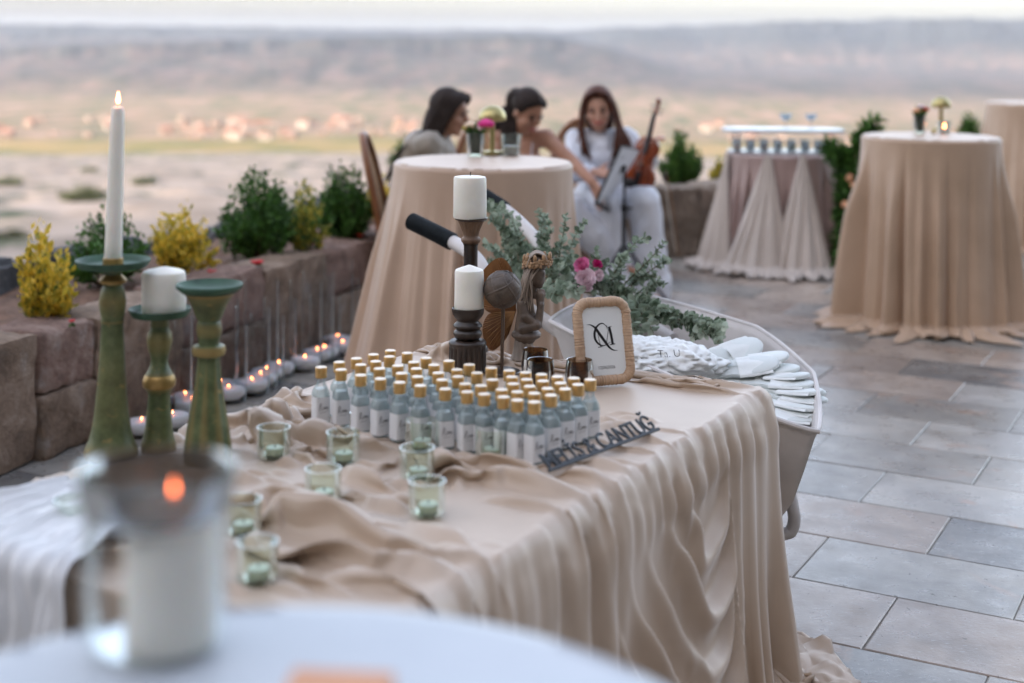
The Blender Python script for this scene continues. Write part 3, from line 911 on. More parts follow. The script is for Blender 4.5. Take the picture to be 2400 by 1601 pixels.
def rim_point(p):
    """point and outward normal on the near rim: p < 0 runs along the right hand end, p > TLEN along the far end"""
    r = 0.03
    p = np.asarray(p, dtype=np.float64)
    u = np.clip(p, 0, TLEN); v = np.zeros_like(p)
    nu = np.zeros_like(p); nv = -np.ones_like(p)
    m = p < 0; u = np.where(m, 0.0, u); v = np.where(m, -p, v)
    m2 = p > TLEN; u = np.where(m2, TLEN, u); v = np.where(m2, p - TLEN, v)
    a = sst(-0.06, 0.06, p) * PI / 2; b = sst(TLEN - 0.06, TLEN + 0.06, p) * PI / 2
    nu = -np.cos(a) + np.sin(b); nv = -np.sin(a) * np.cos(b)
    return u, v, nu, nv
def welcome_cloth():
    """a loose cloth laid over the table with spare length where it is gathered, then left to hang and settle"""
    h = 0.0125
    A = np.arange(-0.30, TLEN + 0.62, h); Bc = np.arange(-0.42, 1.0 + 0.90, h)
    na, nb = len(A), len(Bc)
    a, b = np.meshgrid(A, Bc)                        # rows: b, columns: a
    # start: on the top
    w = sst(0.90, 1.0, b)
    ut = np.interp(a, [-0.30, -0.02, 0.16, TLEN, TLEN + 0.62], [0.05, 0.075, 0.17, TLEN, TLEN + 0.62])
    vt = 1.0 - b
    endd = np.maximum(a - TLEN, 0); left = np.maximum(-b, 0)
    X = np.zeros((nb, na, 3))
    nz = 0.010 * pn(a * 11 + 1.2 * pn(a * 3, b * 3, 5), b * 2.2 + a * 1.5, 6) + 0.005 * pn(a * 23, b * 6, 7)
    X[..., 0] = np.minimum(ut, TLEN + 0.012 + 0.25 * np.minimum(endd, left)); X[..., 1] = np.minimum(vt, 1.0 + 0.012 + 0.25 * np.minimum(endd, left))
    X[..., 2] = TZ0 + 0.010 + nz - np.maximum(endd, left)
    # start: hanging in front
    drop = np.maximum(b - 1.0, 0)
    ru, rv, nu, nv = rim_point(a)
    wl = 0.088 * (1 + 0.95 * fbm(A * 3.1, A * 0 + 2.0, 2, 60)); ph = np.cumsum(h / np.clip(wl, 0.048, 0.24)) * 2 * PI
    ph = ph[None, :] + 0.8 * pn(a * 3, drop * 1.5, 62)
    pl = (0.013 + 0.030 * sst(0, 0.4, drop)) * (np.sin(ph) + 0.35 * np.sin(2 * ph + 1)) * (0.25 + 1.25 * np.clip(fbm(a * 4, drop * 0.8 + 3, 2, 61) + 0.4, 0, 1.2))
    out = 0.030 + pl + 0.06 * drop
    pl = pl * (1 - 0.93 * sst(0.36, 0.48, a) * (1 - sst(0.85, 1.08, a)))
    fz = TZ0 - drop
    lay = np.maximum(-(fz - 0.02), 0)
    out = out + lay
    S_ = np.stack([ru + nu * out, rv + nv * out, np.maximum(fz, 0.02)], -1)
    ww = w[..., None]
    X = X * (1 - ww) + S_ * ww
    # folds it is thrown into before it settles: their length is the spare cloth
    front = sst(0.62, 0.98, a + 0.08 * pn(b * 3, a * 2, 70)) * (1 - sst(0.98, 1.03, b))
    wob = 0.10 * fbm(a * 2.0, b * 2.0, 2, 72)
    f1 = (a + 0.28 * (b - 0.5) + wob) * 2 * PI / 0.125 + 1.5 * pn(a * 4, b * 3, 73)
    ampf = 0.6 + 0.9 * np.clip(fbm(a * 3, b * 2.4, 2, 74) + 0.2, 0, 1)
    zf = front * 0.036 * ampf * (1 + np.sin(f1)) + front * 0.010 * (1 + np.sin(f1 * 0.47 + b * 9))
    pts = [(0.80, 0.00), (0.86, 0.10), (0.99, 0.14), (1.05, 0.30), (1.08, 0.48), (1.04, 0.64)]
    dist = np.full(a.shape, 9.0)
    for (u0, b0), (u1, b1) in zip(pts[:-1], pts[1:]):
        t = np.clip(((a - u0) * (u1 - u0) + (b - b0) * (b1 - b0)) / ((u1 - u0) ** 2 + (b1 - b0) ** 2), 0, 1)
        dist = np.minimum(dist, np.hypot(a - u0 - t * (u1 - u0), b - b0 - t * (b1 - b0)))
    mb = np.exp(-(dist / 0.12) ** 2) * (1 - w)
    zb = mb * 0.17 * np.abs(pn(a * 7.5 + 0.8 * pn(a * 5, b * 5, 75), b * 7.5 + 0.8 * pn(b * 5, a * 5, 76), 77))
    ms = np.exp(-((a - 0.60) / 0.27) ** 2 - ((b - 0.86) / 0.17) ** 2) * (1 - sst(0.97, 1.06, b))
    zs = ms * 0.022 * (1 + np.sin((a - 0.5 * (b - 1)) * 2 * PI / 0.105 + 2.2 * pn(a * 5, b * 5, 78)))
    hump = np.exp(-((a - 0.10) / 0.12) ** 2 - ((b - 0.15) / 0.14) ** 2)
    zh = hump * 0.20 * np.abs(pn(a * 9 + 3, b * 8, 79))
    bk = sst(0.20, 0.12, a) * (1 - w) * (b < 0.95)
    zk = bk * 0.020 * (1 + np.sin(a * 2 * PI / 0.115 + 2 * pn(b * 3, a * 2, 80)))
    calm = (1 - w) * 0.004 * pn(a * 8, b * 6, 81)
    X[..., 2] += zf + zb + zs + zh + zk + calm
    SW0, SW1 = 0.36, 1.12
    sw = sst(SW0 - 0.02, SW0 + 0.06, a) * (1 - sst(SW1 - 0.06, SW1 + 0.03, a)) * sst(1.0, 1.06, b)
    sa = np.clip((a - SW0) / (SW1 - SW0), 0, 1); shp = np.sin(PI * sa ** 0.7) ** 0.9 + 0.12
    d = lambda P, ax: np.sqrt((np.diff(P, axis=ax) ** 2).sum(-1))
    ra = np.clip(d(X, 1), 0.3 * h, 4 * h); rb = np.clip(d(X, 0), 0.3 * h, 4 * h)
    rs1 = np.sqrt(((X[1:, 1:] - X[:-1, :-1]) ** 2).sum(-1)); rs2 = np.sqrt(((X[1:, :-1] - X[:-1, 1:]) ** 2).sum(-1))
    rs = 0.5 * (rs1 + rs2)
    ra2 = ra[:, 1:] + ra[:, :-1]; rb2 = rb[1:] + rb[:-1]
    # what stands on the cloth keeps it down
    wx = TA.x + TU.x * X[..., 0] + TV.x * X[..., 1]; wy = TA.y + TU.y * X[..., 0] + TV.y * X[..., 1]
    top_ok = (b < 1.0)
    inv = np.ones((nb, na))
    # gathered lines at both sides of the swag: the cloth is taken up along them
    pin = np.zeros((nb, na), bool); tgt = X.copy()
    for i in (0, na - 1):
        pin[:, i] |= b[:, i] > 1.03
    X[pin] = tgt[pin]
    V = np.zeros_like(X); dt = 0.010
    X = X.astype(np.float32); V = V.astype(np.float32); tgt = tgt.astype(np.float32)
    ra, rb, rs, ra2, rb2 = [q_.astype(np.float32) for q_ in (ra, rb, rs, ra2, rb2)]
    FL = np.array(FLAT, dtype=np.float32)
    def solve(P0, P1, r, k, push=1.0):
        D = P1 - P0
        L = np.sqrt(np.einsum('...i,...i->...', D, D)) + 1e-9
        e = L - r
        if push < 1.0: e = np.where(e < 0, e * push, e)
        c = (0.5 * k * e / L)[..., None] * D
        P0 += c; P1 -= c
    grip_rim = (np.abs(b - 1.0) < 0.02) | (np.abs(b) < 0.015) | ((np.abs(a - TLEN) < 0.02) & (b < 1.0))
    steps = 34
    for st in range(steps):
        V *= 0.965
        V[..., 2] -= 9.8 * dt
        P = X + V * dt
        for it in range(3):
            for o_ in (0, 1):
                n_ = (nb - o_) // 2 * 2
                solve(P[o_:o_ + n_ - 1:2] if False else P[o_:nb - 1:2], P[o_ + 1:nb:2], rb[o_::2], 1.0, 0.6)
                solve(P[:, o_:na - 1:2], P[:, o_ + 1:na:2], ra[:, o_::2], 1.0, 0.6)
            for o_ in (0, 1):
                solve(P[o_:nb - 1:2, :-1], P[o_ + 1:nb:2, 1:], rs[o_::2], 0.25)
                solve(P[o_:nb - 1:2, 1:], P[o_ + 1:nb:2, :-1], rs[o_::2], 0.25)
            for o_ in (0, 1, 2, 3):
                if o_ < 2:
                    pass
            # bending: points two apart resist coming together
            for o_ in (0, 1, 2, 3):
                q0 = P[:, o_:na - 2:4]; q1 = P[:, o_ + 2:na:4]; n_ = min(q0.shape[1], q1.shape[1])
                solve(q0[:, :n_], q1[:, :n_], ra2[:, o_::4][:, :n_], 0.10)
                q0 = P[o_:nb - 2:4]; q1 = P[o_ + 2:nb:4]; n_ = min(q0.shape[0], q1.shape[0])
                solve(q0[:n_], q1[:n_], rb2[o_::4][:n_], 0.10)
            P[pin] = tgt[pin]
            # table and floor
            u, v, z = P[..., 0], P[..., 1], P[..., 2]
            e = 0.012
            dz = (TZ0 + 0.0045) - z
            dn = np.stack([u + e, TLEN + e - u, v + e, 1.0 + e - v], -1)
            k = dn.min(-1)
            ins = (dz > 0) & (k > 0)
            topw = ins & ((dz < k) | (dz < 0.02))
            P[..., 2] = np.where(topw, z + dz, P[..., 2])
            sd = ins & ~topw
            if sd.any():
                am = dn.argmin(-1)
                P[..., 0] = np.where(sd & (am == 0), -e, np.where(sd & (am == 1), TLEN + e, u))
                P[..., 1] = np.where(sd & (am == 2), -e, np.where(sd & (am == 3), 1.0 + e, v))
            fl_ = P[..., 2] < 0.010
            P[..., 2] = np.where(fl_, 0.010, P[..., 2])
        grip = np.where(topw | grip_rim, 0.04, np.where(fl_, 0.05, np.where(sd, 0.5, 1.0)))[..., None]
        P[..., :2] = X[..., :2] + (P[..., :2] - X[..., :2]) * grip
        V = (P - X) / dt
        sp_ = np.sqrt((V ** 2).sum(-1)); V *= np.minimum(1, 1.6 / np.maximum(sp_, 1e-6))[..., None]
        X = P
        if st % 8 == 7 or st == steps - 1:           # press the cloth down under the things on it
            wx = TA.x + TU.x * X[..., 0] + TV.x * X[..., 1]; wy = TA.y + TU.y * X[..., 0] + TV.y * X[..., 1]
            lim = np.full(X.shape[:2], 9.0, dtype=np.float32)
            for fx, fy, r in FL:
                dd = np.hypot(wx - fx, wy - fy)
                lim = np.minimum(lim, np.where(dd < r + 0.004, 0.0068, 0.0068 + 1.6 * (dd - r - 0.004)))
            on = X[..., 2] > TZ0 - 0.01
            X[..., 2] = np.where(on, np.minimum(X[..., 2], TZ0 + lim), X[..., 2])
    # twice as fine for the eye, smoothed along the way
    def refine(Q):
        def up_(Q, ax):
            Q = np.moveaxis(Q, ax, 0); n_ = Q.shape[0]
            pad = np.concatenate([2 * Q[:1] - Q[1:2], Q, 2 * Q[-1:] - Q[-2:-1]])
            mid = (9 * (Q[:-1] + Q[1:]) - (pad[:n_ - 1] + pad[3:n_ + 2])) / 16
            sm = Q.copy(); sm[1:-1] = 0.70 * Q[1:-1] + 0.15 * (Q[:-2] + Q[2:])
            R = np.empty((2 * n_ - 1,) + Q.shape[1:], dtype=Q.dtype); R[0::2] = sm; R[1::2] = mid
            return np.moveaxis(R, 0, ax)
        return up_(up_(Q, 0), 1)
    P = refine(X)
    # the swag: loops of cloth hung between two gathered points of the near rim
    A2 = A[0] + (A[-1] - A[0]) * np.arange(P.shape[1]) / (P.shape[1] - 1); B2 = Bc[0] + (Bc[-1] - Bc[0]) * np.arange(P.shape[0]) / (P.shape[0] - 1)
    a, b = np.meshgrid(A2, B2); drop = np.maximum(b - 1.0, 0)
    ru, rv, nu, nv = rim_point(a)
    LOOPS = [(0.66, 0.010, 0.55, 0.085), (0.76, 0.012, 0.53, 0.165), (0.86, 0.020, 0.54, 0.245), (0.95, 0.035, 0.53, 0.330), (1.00, 0.075, 0.52, 0.395), (1.04, 0.135, 0.50, 0.480), (1.08, 0.22, 0.48, 0.575), (1.12, 0.33, 0.47, 0.665)]
    reg = (a > 0.30) & (a < 1.22) & (b > 1.0)
    ra_, rd_ = a[reg], drop[reg]
    wv_ = 0.012 * pn(ra_ * 8, rd_ * 8, 87); wd_ = 0.010 * pn(ra_ * 7 + 3, rd_ * 7, 88)
    hsum = np.zeros(ra_.shape); cover = np.zeros(ra_.shape)
    for k, (pl_, dl_, pm_, dm_) in enumerate(LOOPS):
        pr_, dr_ = 0.395 - 0.004 * k, 0.012 + 0.042 * k
        L_ = bez((pl_, dl_), (pl_ - 0.12, dl_ + (dm_ - dl_) * 0.50), (pm_ + 0.10, dm_), (pm_, dm_), 22)
        R_ = bez((pm_, dm_), (pm_ - 0.055, dm_), (pr_ + 0.012, dm_ * 0.80), (pr_, dr_), 16)
        cv = np.array(L_ + R_[1:]); n_ = len(cv)
        best = np.full(ra_.shape, 9.0); sgn_ = np.zeros(ra_.shape); tpos = np.zeros(ra_.shape)
        for i in range(n_ - 1):
            (x0, y0), (x1, y1) = cv[i], cv[i + 1]
            L2 = (x1 - x0) ** 2 + (y1 - y0) ** 2
            t = np.clip(((ra_ + wv_ - x0) * (x1 - x0) + (rd_ + wd_ - y0) * (y1 - y0)) / L2, 0, 1)
            dx, dy = ra_ + wv_ - x0 - t * (x1 - x0), rd_ + wd_ - y0 - t * (y1 - y0)
            q_ = np.hypot(dx, dy); m_ = q_ < best
            best = np.where(m_, q_, best); tpos = np.where(m_, (i + t) / (n_ - 1), tpos)
            sgn_ = np.where(m_, np.sign(dx * (y1 - y0) - dy * (x1 - x0)), sgn_)
        ends = sst(0, 0.16, tpos) * (1 - 0.75 * sst(0.78, 1.0, tpos))
        under = sgn_ < 0
        w_ = np.where(under, 0.011, 0.030) * (0.45 + 0.55 * ends)
        hsum = np.maximum(hsum, (0.030 + 0.005 * k + 0.010 * math.sin(k * 2.3)) * (0.30 + 0.70 * ends) * np.exp(-(best / w_) ** 2))
        cover = np.maximum(cover, np.exp(-(best / 0.075) ** 4) * (0.15 + 0.85 * sst(0.0, 0.10, tpos)))
    cover *= sst(0.0, 0.03, rd_)
    lay = np.maximum(rd_ - TZ0 + 0.02, 0)
    bel = 0.016 + 0.030 * np.exp(-((ra_ - 0.58) / 0.22) ** 2) * sst(0.0, 0.35, rd_)
    for c_, n_, r_ in ((0, nu, ru), (1, nv, rv)):
        col_ = P[..., c_]
        col_[reg] = col_[reg] * (1 - cover) + (r_[reg] + n_[reg] * (bel + hsum + 0.05 * rd_ + lay)) * cover
    low = sst(0.10, 0.03, P[..., 2])
    P[..., 2] = P[..., 2] + low * 0.045 * np.abs(pn(P[..., 0] * 11 + 0.6 * pn(a * 9, b * 9, 92), P[..., 1] * 11, 91))
    zt = (P[..., 0] > 0.01) & (P[..., 0] < TLEN - 0.01) & (P[..., 1] > 0.01) & (P[..., 1] < 0.99)
    P[..., 2] = np.where(zt, np.maximum(P[..., 2], TZ0 + 0.003), P[..., 2])
    Wd = np.empty_like(P)
    Wd[..., 0] = TA.x + TU.x * P[..., 0] + TV.x * P[..., 1]
    Wd[..., 1] = TA.y + TU.y * P[..., 0] + TV.y * P[..., 1]
    Wd[..., 2] = P[..., 2]
    o = big_grid('tablecloth', Wd, P.shape[1], P.shape[0], MSATIN)
    tag(o, 'champagne satin cloth draped in deep folds and swags over the long welcome table', 'tablecloth')
    s_ = o.modifiers.new('thickness', 'SOLIDIFY'); s_.thickness = 0.0012; s_.offset = -1
    return o
welcome_cloth()

def muslin():
    nu_, nv_ = 120, 90
    P = np.zeros((nv_, nu_, 3))
    for k in range(nv_):
        f = k / (nv_ - 1)
        v = 0.50 + 0.46 * np.linspace(0, 1, nu_)
        run = -0.30 + 0.62 * f                              # from the table top over the end
        spread = 0.55 + 0.45 * sst(-0.3, 0.1, run)
        vv = 0.74 + (v - 0.74) * spread
        fold = 0.024 * np.abs(pn(v * 17 + 1.2 * f, v * 0 + f * 2.5, 95)) + 0.012 * np.abs(pn(v * 37, f * 5 + v * 0, 96))
        r_ = 0.03; s_ = max(run, 0)
        ang = min(s_ / r_, PI / 2); dn = max(s_ - r_ * PI / 2, 0)
        u = TLEN + 0.03 + min(run, 0) + r_ * math.sin(ang) + fold * math.sin(ang) + 0.05 * dn
        z = TZ0 + 0.045 - r_ * (1 - math.cos(ang)) - dn + fold * math.cos(ang)
        P[k, :, 0] = TA.x + TU.x * u + TV.x * vv; P[k, :, 1] = TA.y + TU.y * u + TV.y * vv; P[k, :, 2] = z
    o = big_grid('muslin_cloth', P, nu_, nv_, cloth_mat('white_muslin', (0.58, 0.58, 0.58), (0.66, 0.66, 0.655), 0.2))
    tag(o, 'thin white muslin draped over the left end of the welcome table', 'cloth')
muslin()
# ---------------------------------------------------------------- things on the welcome table
MWAX = M('ivory_wax', (0.80, 0.775, 0.69), 0.5, 0.04, 20, 0.05, 60, sss=0.25)
MFLAME = glow('candle_flame', (1.0, 0.24, 0.07), 8.0)
MWICK = M('wick', (0.02, 0.018, 0.016), 0.9)
def flame(parent, p, s=1.0, mat=None):
    q = MB(); q.lathe([(0.0002, 0.0), (0.0035 * s, 0.004 * s), (0.0052 * s, 0.010 * s), (0.0042 * s, 0.018 * s), (0.0018 * s, 0.027 * s), (0.0003, 0.034 * s)], 12)
    o = q.build('flame', mat or MFLAME, parent); o.location = p
    return o
def wick(parent, p, h=0.012):
    o = MB().tube([(0, 0, -0.004), (0.0006, 0, h * 0.6), (0.002, 0.0005, h)], 0.0012, 6).build('wick', MWICK, parent); o.location = p
def pillar(name, label, loc, r, h, lit=False, peak=0.006, group=None, fs=1.0, fmat=None):
    root = thing(name, label, 'candle', loc, 0, group)
    dent = lambda a, z: 1 + 0.012 * math.sin(a * 3 + z * 40) + 0.006 * math.sin(a * 7 + 1)
    q = MB(); q.lathe([(r * 0.97, 0), (r, 0.003), (r * 1.005, h * 0.3), (r * 0.995, h * 0.7), (r * 0.985, h - 0.006), (r * 0.94, h - 0.001), (r * 0.8, h + peak * 0.15), (r * 0.4, h + peak * 0.6), (0.002, h + peak)], 40, flute=dent)
    q.build('wax', MWAX, root)
    wick(root, (0, 0, h + peak - 0.002))
    if lit: flame(root, (0.002, 0, h + peak + 0.008), fs, fmat)
    return root
# green turned candlesticks
t = NT('green_gilt_wood')
col = t.ramp(t.noise(26, 6, 0.65), [(0.3, (0.028, 0.044, 0.014)), (0.52, (0.078, 0.105, 0.038)), (0.72, (0.13, 0.15, 0.065))])
gilt = t.ramp(t.noise(38, 5, 0.7, 0.5), [(0.58, 0), (0.66, 1)])
geo = t.new('ShaderNodeNewGeometry')
pt = t.ramp(geo.outputs['Pointiness'], [(0.50, 0), (0.56, 1)])
g2 = t.math('MAXIMUM', t.math('MULTIPLY', gilt, 0.65), t.math('MULTIPLY', pt, 0.7))
t.link(t.mix(g2, col, (0.36, 0.24, 0.085)), t.b.inputs['Base Color'])
t.link(t.math('MULTIPLY', g2, 0.55), t.b.inputs['Metallic'])
t.b.inputs['Roughness'].default_value = 0.45
t.link(t.bump(t.noise(70, 5, 0.7), 0.35, 0.002), t.b.inputs['Normal'])
MGREEN = t.m
MDISH = M('dark_green_dish', (0.035, 0.085, 0.050), 0.55, 0.35, 20, 0.1, 60)
MGILT = M('worn_gilt', (0.34, 0.22, 0.075), 0.4, 0.3, 30, 0.2, 60, metal=0.6)
def prof(px, x_s, ybase):
    return [(hw * x_s, (ybase - y) * x_s) for y, hw in px]
def stick(label, p, px, ybase, dish, flute=None, ring=None, dprof=None):
    s = K * p.y / 3333
    root = thing('green_candlestick', label, 'candlestick', p, 0, 'green candlesticks')
    q = MB(); q.lathe(prof(px, s, ybase), 40, flute=flute); q.build('stem', MGREEN, root, 50)
    if ring:
        q = MB(); q.lathe(prof(ring, s, ybase), 36); q.build('ring', MGILT, root)
    yd, hw = dish
    z = (ybase - yd) * s; r = hw * s
    q = MB(); q.lathe(dprof(r, z) if dprof else [(r * 0.22, z - 0.012), (r * 0.9, z - 0.006), (r * 1.0, z + 0.006), (r * 1.0, z + 0.010), (r * 0.95, z + 0.008), (r * 0.85, z - 0.001), (0.003, z - 0.003)], 44)
    q.build('dish', MDISH, root)
    return root, z, s
oct_ = lambda lo, hi: (lambda a, z: 1 + (0.10 * (abs(((a / (PI / 4)) % 1) - 0.5) * 2 - 0.5) if lo < z < hi else 0))
r1, z1, s1 = stick('tallest green candlestick holding the long lit taper candle', P_GREEN[0],
    [(1045, 60), (1036, 61), (1024, 58), (1008, 50), (985, 44), (950, 39), (900, 34), (850, 30), (790, 27), (742, 25), (738, 27), (732, 25), (712, 29), (690, 31), (668, 27), (656, 22), (648, 27), (640, 19), (632, 18), (618, 24), (610, 30)], 1045, (606, 84), None,
    [(652, 22), (648, 30), (642, 31), (636, 25), (630, 20)])
q = MB(); q.lathe([(0.022, z1 - 0.002), (0.021, z1 + 0.012), (0.0185, z1 + 0.014), (0.018, z1 - 0.002)], 24); q.build('socket', MGILT, r1)
r2, z2, s2 = stick('shortest green candlestick with gilded bulbs carrying a squat pillar candle', P_GREEN[1],
    [(1030, 40), (1020, 40), (1005, 35), (985, 31), (940, 27), (905, 24), (898, 27), (888, 33), (872, 35), (858, 31), (850, 26), (838, 21), (826, 19), (815, 21), (800, 26), (782, 29), (765, 27), (752, 20), (745, 22), (735, 20), (722, 24)], 1030, (718, 70),
    None, [(893, 28), (886, 36), (874, 38), (862, 34), (854, 26)])
r3, z3, s3 = stick('empty green candlestick with a wide flared dish', P_GREEN[2],
    [(1058, 54), (1046, 54), (1020, 52), (985, 47), (930, 38), (880, 30), (830, 25), (818, 25), (814, 36), (804, 39), (794, 36), (790, 24), (782, 23), (770, 27), (756, 29), (742, 27), (736, 24), (728, 29), (700, 40), (680, 52), (672, 58)], 1058, (656, 76),
    oct_(0.0, 0.22), None, lambda r, z: [(r * 0.82, z - 0.013), (r * 0.99, z - 0.003), (r, z + 0.004), (r * 0.95, z + 0.005), (r * 0.8, z - 0.004), (r * 0.45, z - 0.008), (0.003, z - 0.009)])
# the taper in the tallest
root = thing('taper_candle', 'tall slender lit ivory taper candle on the tallest green candlestick', 'candle', P_GREEN[0] + Vector((0, 0, z1 + 0.0005)))
q = MB(); q.lathe([(0.0165, 0), (0.0185, 0.004), (0.0180, 0.04), (0.0165, 0.16), (0.0150, 0.27), (0.0135, 0.322), (0.011, 0.331), (0.004, 0.334), (0.0008, 0.335)], 28); q.build('wax', MWAX, root)
wick(root, (0, 0, 0.333)); flame(root, (0.0, 0, 0.339), 0.75)
root.rotation_euler = (0.0, math.radians(1.2), 0)
pillar('pillar_candle', 'squat ivory pillar candle on the shortest green candlestick', P_GREEN[1] + Vector((0.008, 0, z2 - 0.002)), 0.0465, 0.092, False, 0.010)

# brown turned holders
t = NT('dark_turned_wood')
col = t.ramp(t.noise(14, 7, 0.65, 0.6, stretch=(1, 1, 0.35)), [(0.3, (0.010, 0.007, 0.006)), (0.52, (0.034, 0.021, 0.014)), (0.75, (0.085, 0.050, 0.030))])
geo = t.new('ShaderNodeNewGeometry')
col = t.mix(t.ramp(geo.outputs['Pointiness'], [(0.57, 0), (0.68, 0.7)]), col, (0.22, 0.14, 0.09))
t.link(col, t.b.inputs['Base Color']); t.b.inputs['Roughness'].default_value = 0.38
t.link(t.bump(t.noise(45, 6, 0.7), 0.3, 0.002), t.b.inputs['Normal'])
MDKWOOD = t.m
MLTWOOD = M('carved_brown_wood', (0.17, 0.095, 0.055), 0.55, 0.45, 16, 0.4, 50, stretch=(1, 1, 0.3), tint=(0.30, 0.19, 0.12))
def flutes(n, depth, lo, hi):
    return lambda a, z: 1 - (depth * (0.5 + 0.5 * math.cos(a * n)) ** 3 if lo < z < hi else 0)
p = P_BROWN[0]; s = K * p.y / 3333
h1 = thing('wooden_candle_holder', 'shorter dark turned wood candle holder with a fluted drum base', 'candlestick', p)
yb = 852
q = MB(); q.lathe(prof([(852, 43), (849, 44), (846, 44), (843, 43.5), (820, 43), (800, 42.5), (792, 42), (789, 43), (784, 42.5), (781, 40), (779, 34)], s, yb), 160, flute=flutes(20, 0.09, 6 * s, 58 * s)); q.build('base', MDKWOOD, h1, 60)
q = MB(); q.lathe(prof([(779, 25), (772, 31), (766, 33), (760, 32), (756, 27), (753, 28), (749, 33), (745, 33), (741, 29), (737, 25), (734, 25), (728, 31), (720, 36), (712, 37), (707, 37), (706, 35), (709, 33), (711, 1)], s, yb), 48); q.build('cup', MDKWOOD, h1, 50)
zc1 = (yb - 710.5) * s
pillar('pillar_candle', 'ivory pillar candle with a pointed top on the shorter dark wooden holder', p + Vector((0.0025, 0, zc1)), 0.0395, 0.107, False, 0.013)
p = P_BROWN[1]; s = K * p.y / 3333
h2 = thing('wooden_candle_holder', 'taller slim brown wooden candle holder with a fluted capital, behind the pointed candle', 'candlestick', p)
yb = 846
q = MB(); q.lathe(prof([(846, 42), (836, 42), (826, 36), (818, 24), (805, 20), (790, 26), (780, 20), (700, 17), (640, 16), (606, 16), (601, 18)], s, yb), 40); q.build('stem', MDKWOOD, h2, 50)
q = MB(); q.lathe(prof([(601, 17), (597, 21), (592, 23), (588, 22), (585, 18), (580, 18), (572, 20), (562, 24), (553, 28), (550, 30), (546, 31)], s, yb), 120, flute=flutes(16, 0.10, (yb - 580) * s, (yb - 552) * s)); q.build('capital', MLTWOOD, h2, 60)
q = MB(); q.lathe(prof([(548, 30), (545, 37), (541, 38), (540.5, 36), (542, 2)], s, yb), 40); q.build('pan', MDKWOOD, h2)
pillar('pillar_candle', 'broad ivory pillar candle raised highest of the three, on the taller wooden holder', p + Vector((-0.004, 0, (yb - 541.5) * s)), 0.0475, 0.118, False, 0.003)

# carved ball on a rod
p = P_BALL; s = K * p.y / 3333
br = thing('carved_ball_ornament', 'grey brown carved ball on a thin dark rod and round foot', 'ornament', p)
q = MB(); q.lathe([(0.050, 0), (0.050, 0.003), (0.048, 0.005), (0.006, 0.007), (0.002, 0.007)], 40); q.build('foot', MDKWOOD, br)
zb_ = (850 - 660) * s; R_ = 43.5 * s
MB().tube([(0, 0, 0.006), (0.002, 0, zb_ - R_ * 0.9)], 0.0047, 12).build('rod', MDKWOOD, br)
def ballf(d):
    # overlapping petals: ridged lattice on the sphere
    a = math.atan2(d.y, d.x); zz = math.asin(max(-1, min(1, d.z)))
    k = 5
    f1 = (a * k / (2 * PI) + zz * 0.9) % 1.0; f2 = (a * k / (2 * PI) - zz * 0.9) % 1.0
    e = min(min(f1, 1 - f1), min(f2, 1 - f2))
    return 1 + 0.045 * math.exp(-(e / 0.035) ** 2) - 0.02 * (1 - min(1, e / 0.25)) + 0.008 * mnoise.noise(d * 9)
t = NT('grey_carved_wood')
col = t.ramp(t.noise(24, 6, 0.65), [(0.3, (0.035, 0.026, 0.020)), (0.7, (0.125, 0.090, 0.065))])
geo = t.new('ShaderNodeNewGeometry')
col = t.mix(t.ramp(geo.outputs['Pointiness'], [(0.53, 0), (0.60, 0.85)]), col, (0.30, 0.235, 0.185))
t.link(col, t.b.inputs['Base Color']); t.b.inputs['Roughness'].default_value = 0.5
MGREYWOOD = t.m
q = MB(); q.ball((0, 0, zb_), R_, 160, 90, Euler((0.25, 0.2, 0.5)).to_matrix(), ballf); q.build('ball', MGREYWOOD, br, None)

# ---- fairy figurine: kneeling girl in profile, chin on folded hands, flower crown, wings behind
t = NT('weathered_resin')
col = t.ramp(t.noise(30, 6, 0.65), [(0.3, (0.07, 0.050, 0.036)), (0.7, (0.175, 0.128, 0.095))])
geo = t.new('ShaderNodeNewGeometry')
col = t.mix(t.ramp(geo.outputs['Pointiness'], [(0.52, 0), (0.62, 0.85)]), col, (0.40, 0.32, 0.25))
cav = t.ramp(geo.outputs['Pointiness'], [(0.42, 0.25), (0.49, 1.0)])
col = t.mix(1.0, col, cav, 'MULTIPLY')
t.link(col, t.b.inputs['Base Color']); t.b.inputs['Roughness'].default_value = 0.55
t.link(t.bump(t.noise(90, 5, 0.7), 0.25, 0.001), t.b.inputs['Normal'])
MRESIN = t.m
MSTONE_ = M('pale_resin', (0.30, 0.255, 0.215), 0.65, 0.3, 22, 0.2, 60, stretch=(1, 1, 0.3))
MWING = M('wing_rust_wood', (0.21, 0.088, 0.028), 0.5, 0.35, 16, 0.3, 60, stretch=(1, 1, 0.4), tint=(0.34, 0.155, 0.055))
MCROWN = M('crown_flowers', (0.33, 0.20, 0.105), 0.55, 0.35, 40, 0.2, 80)
u = 0.00118 * 5.2 / 5.2 / 1.0
# drawn from a 1359 px wide close view: 1 unit = c metres
cpx = 260 / 1359 * (P_FIG.y / 3333)
def F(x, y, d=0.0): return Vector(((x - 870) * cpx, d, (1440 - y) * cpx))
fig = thing('fairy_figurine', 'figurine of a winged girl in a flower crown resting her chin on folded hands', 'figurine', P_FIG)
q = MB()
mm = cpx
q.cap(F(830, 770), 108 * mm, F(845, 950), 118 * mm)                 # back and chest
q.cap(F(845, 930), 125 * mm, F(835, 1130), 150 * mm)
q.cap(F(770, 735, -0.012), 48 * mm, F(800, 720, 0.03), 52 * mm)
q.ball(F(845, 1140), (185 * mm, 0.042, 75 * mm), 24, 12)
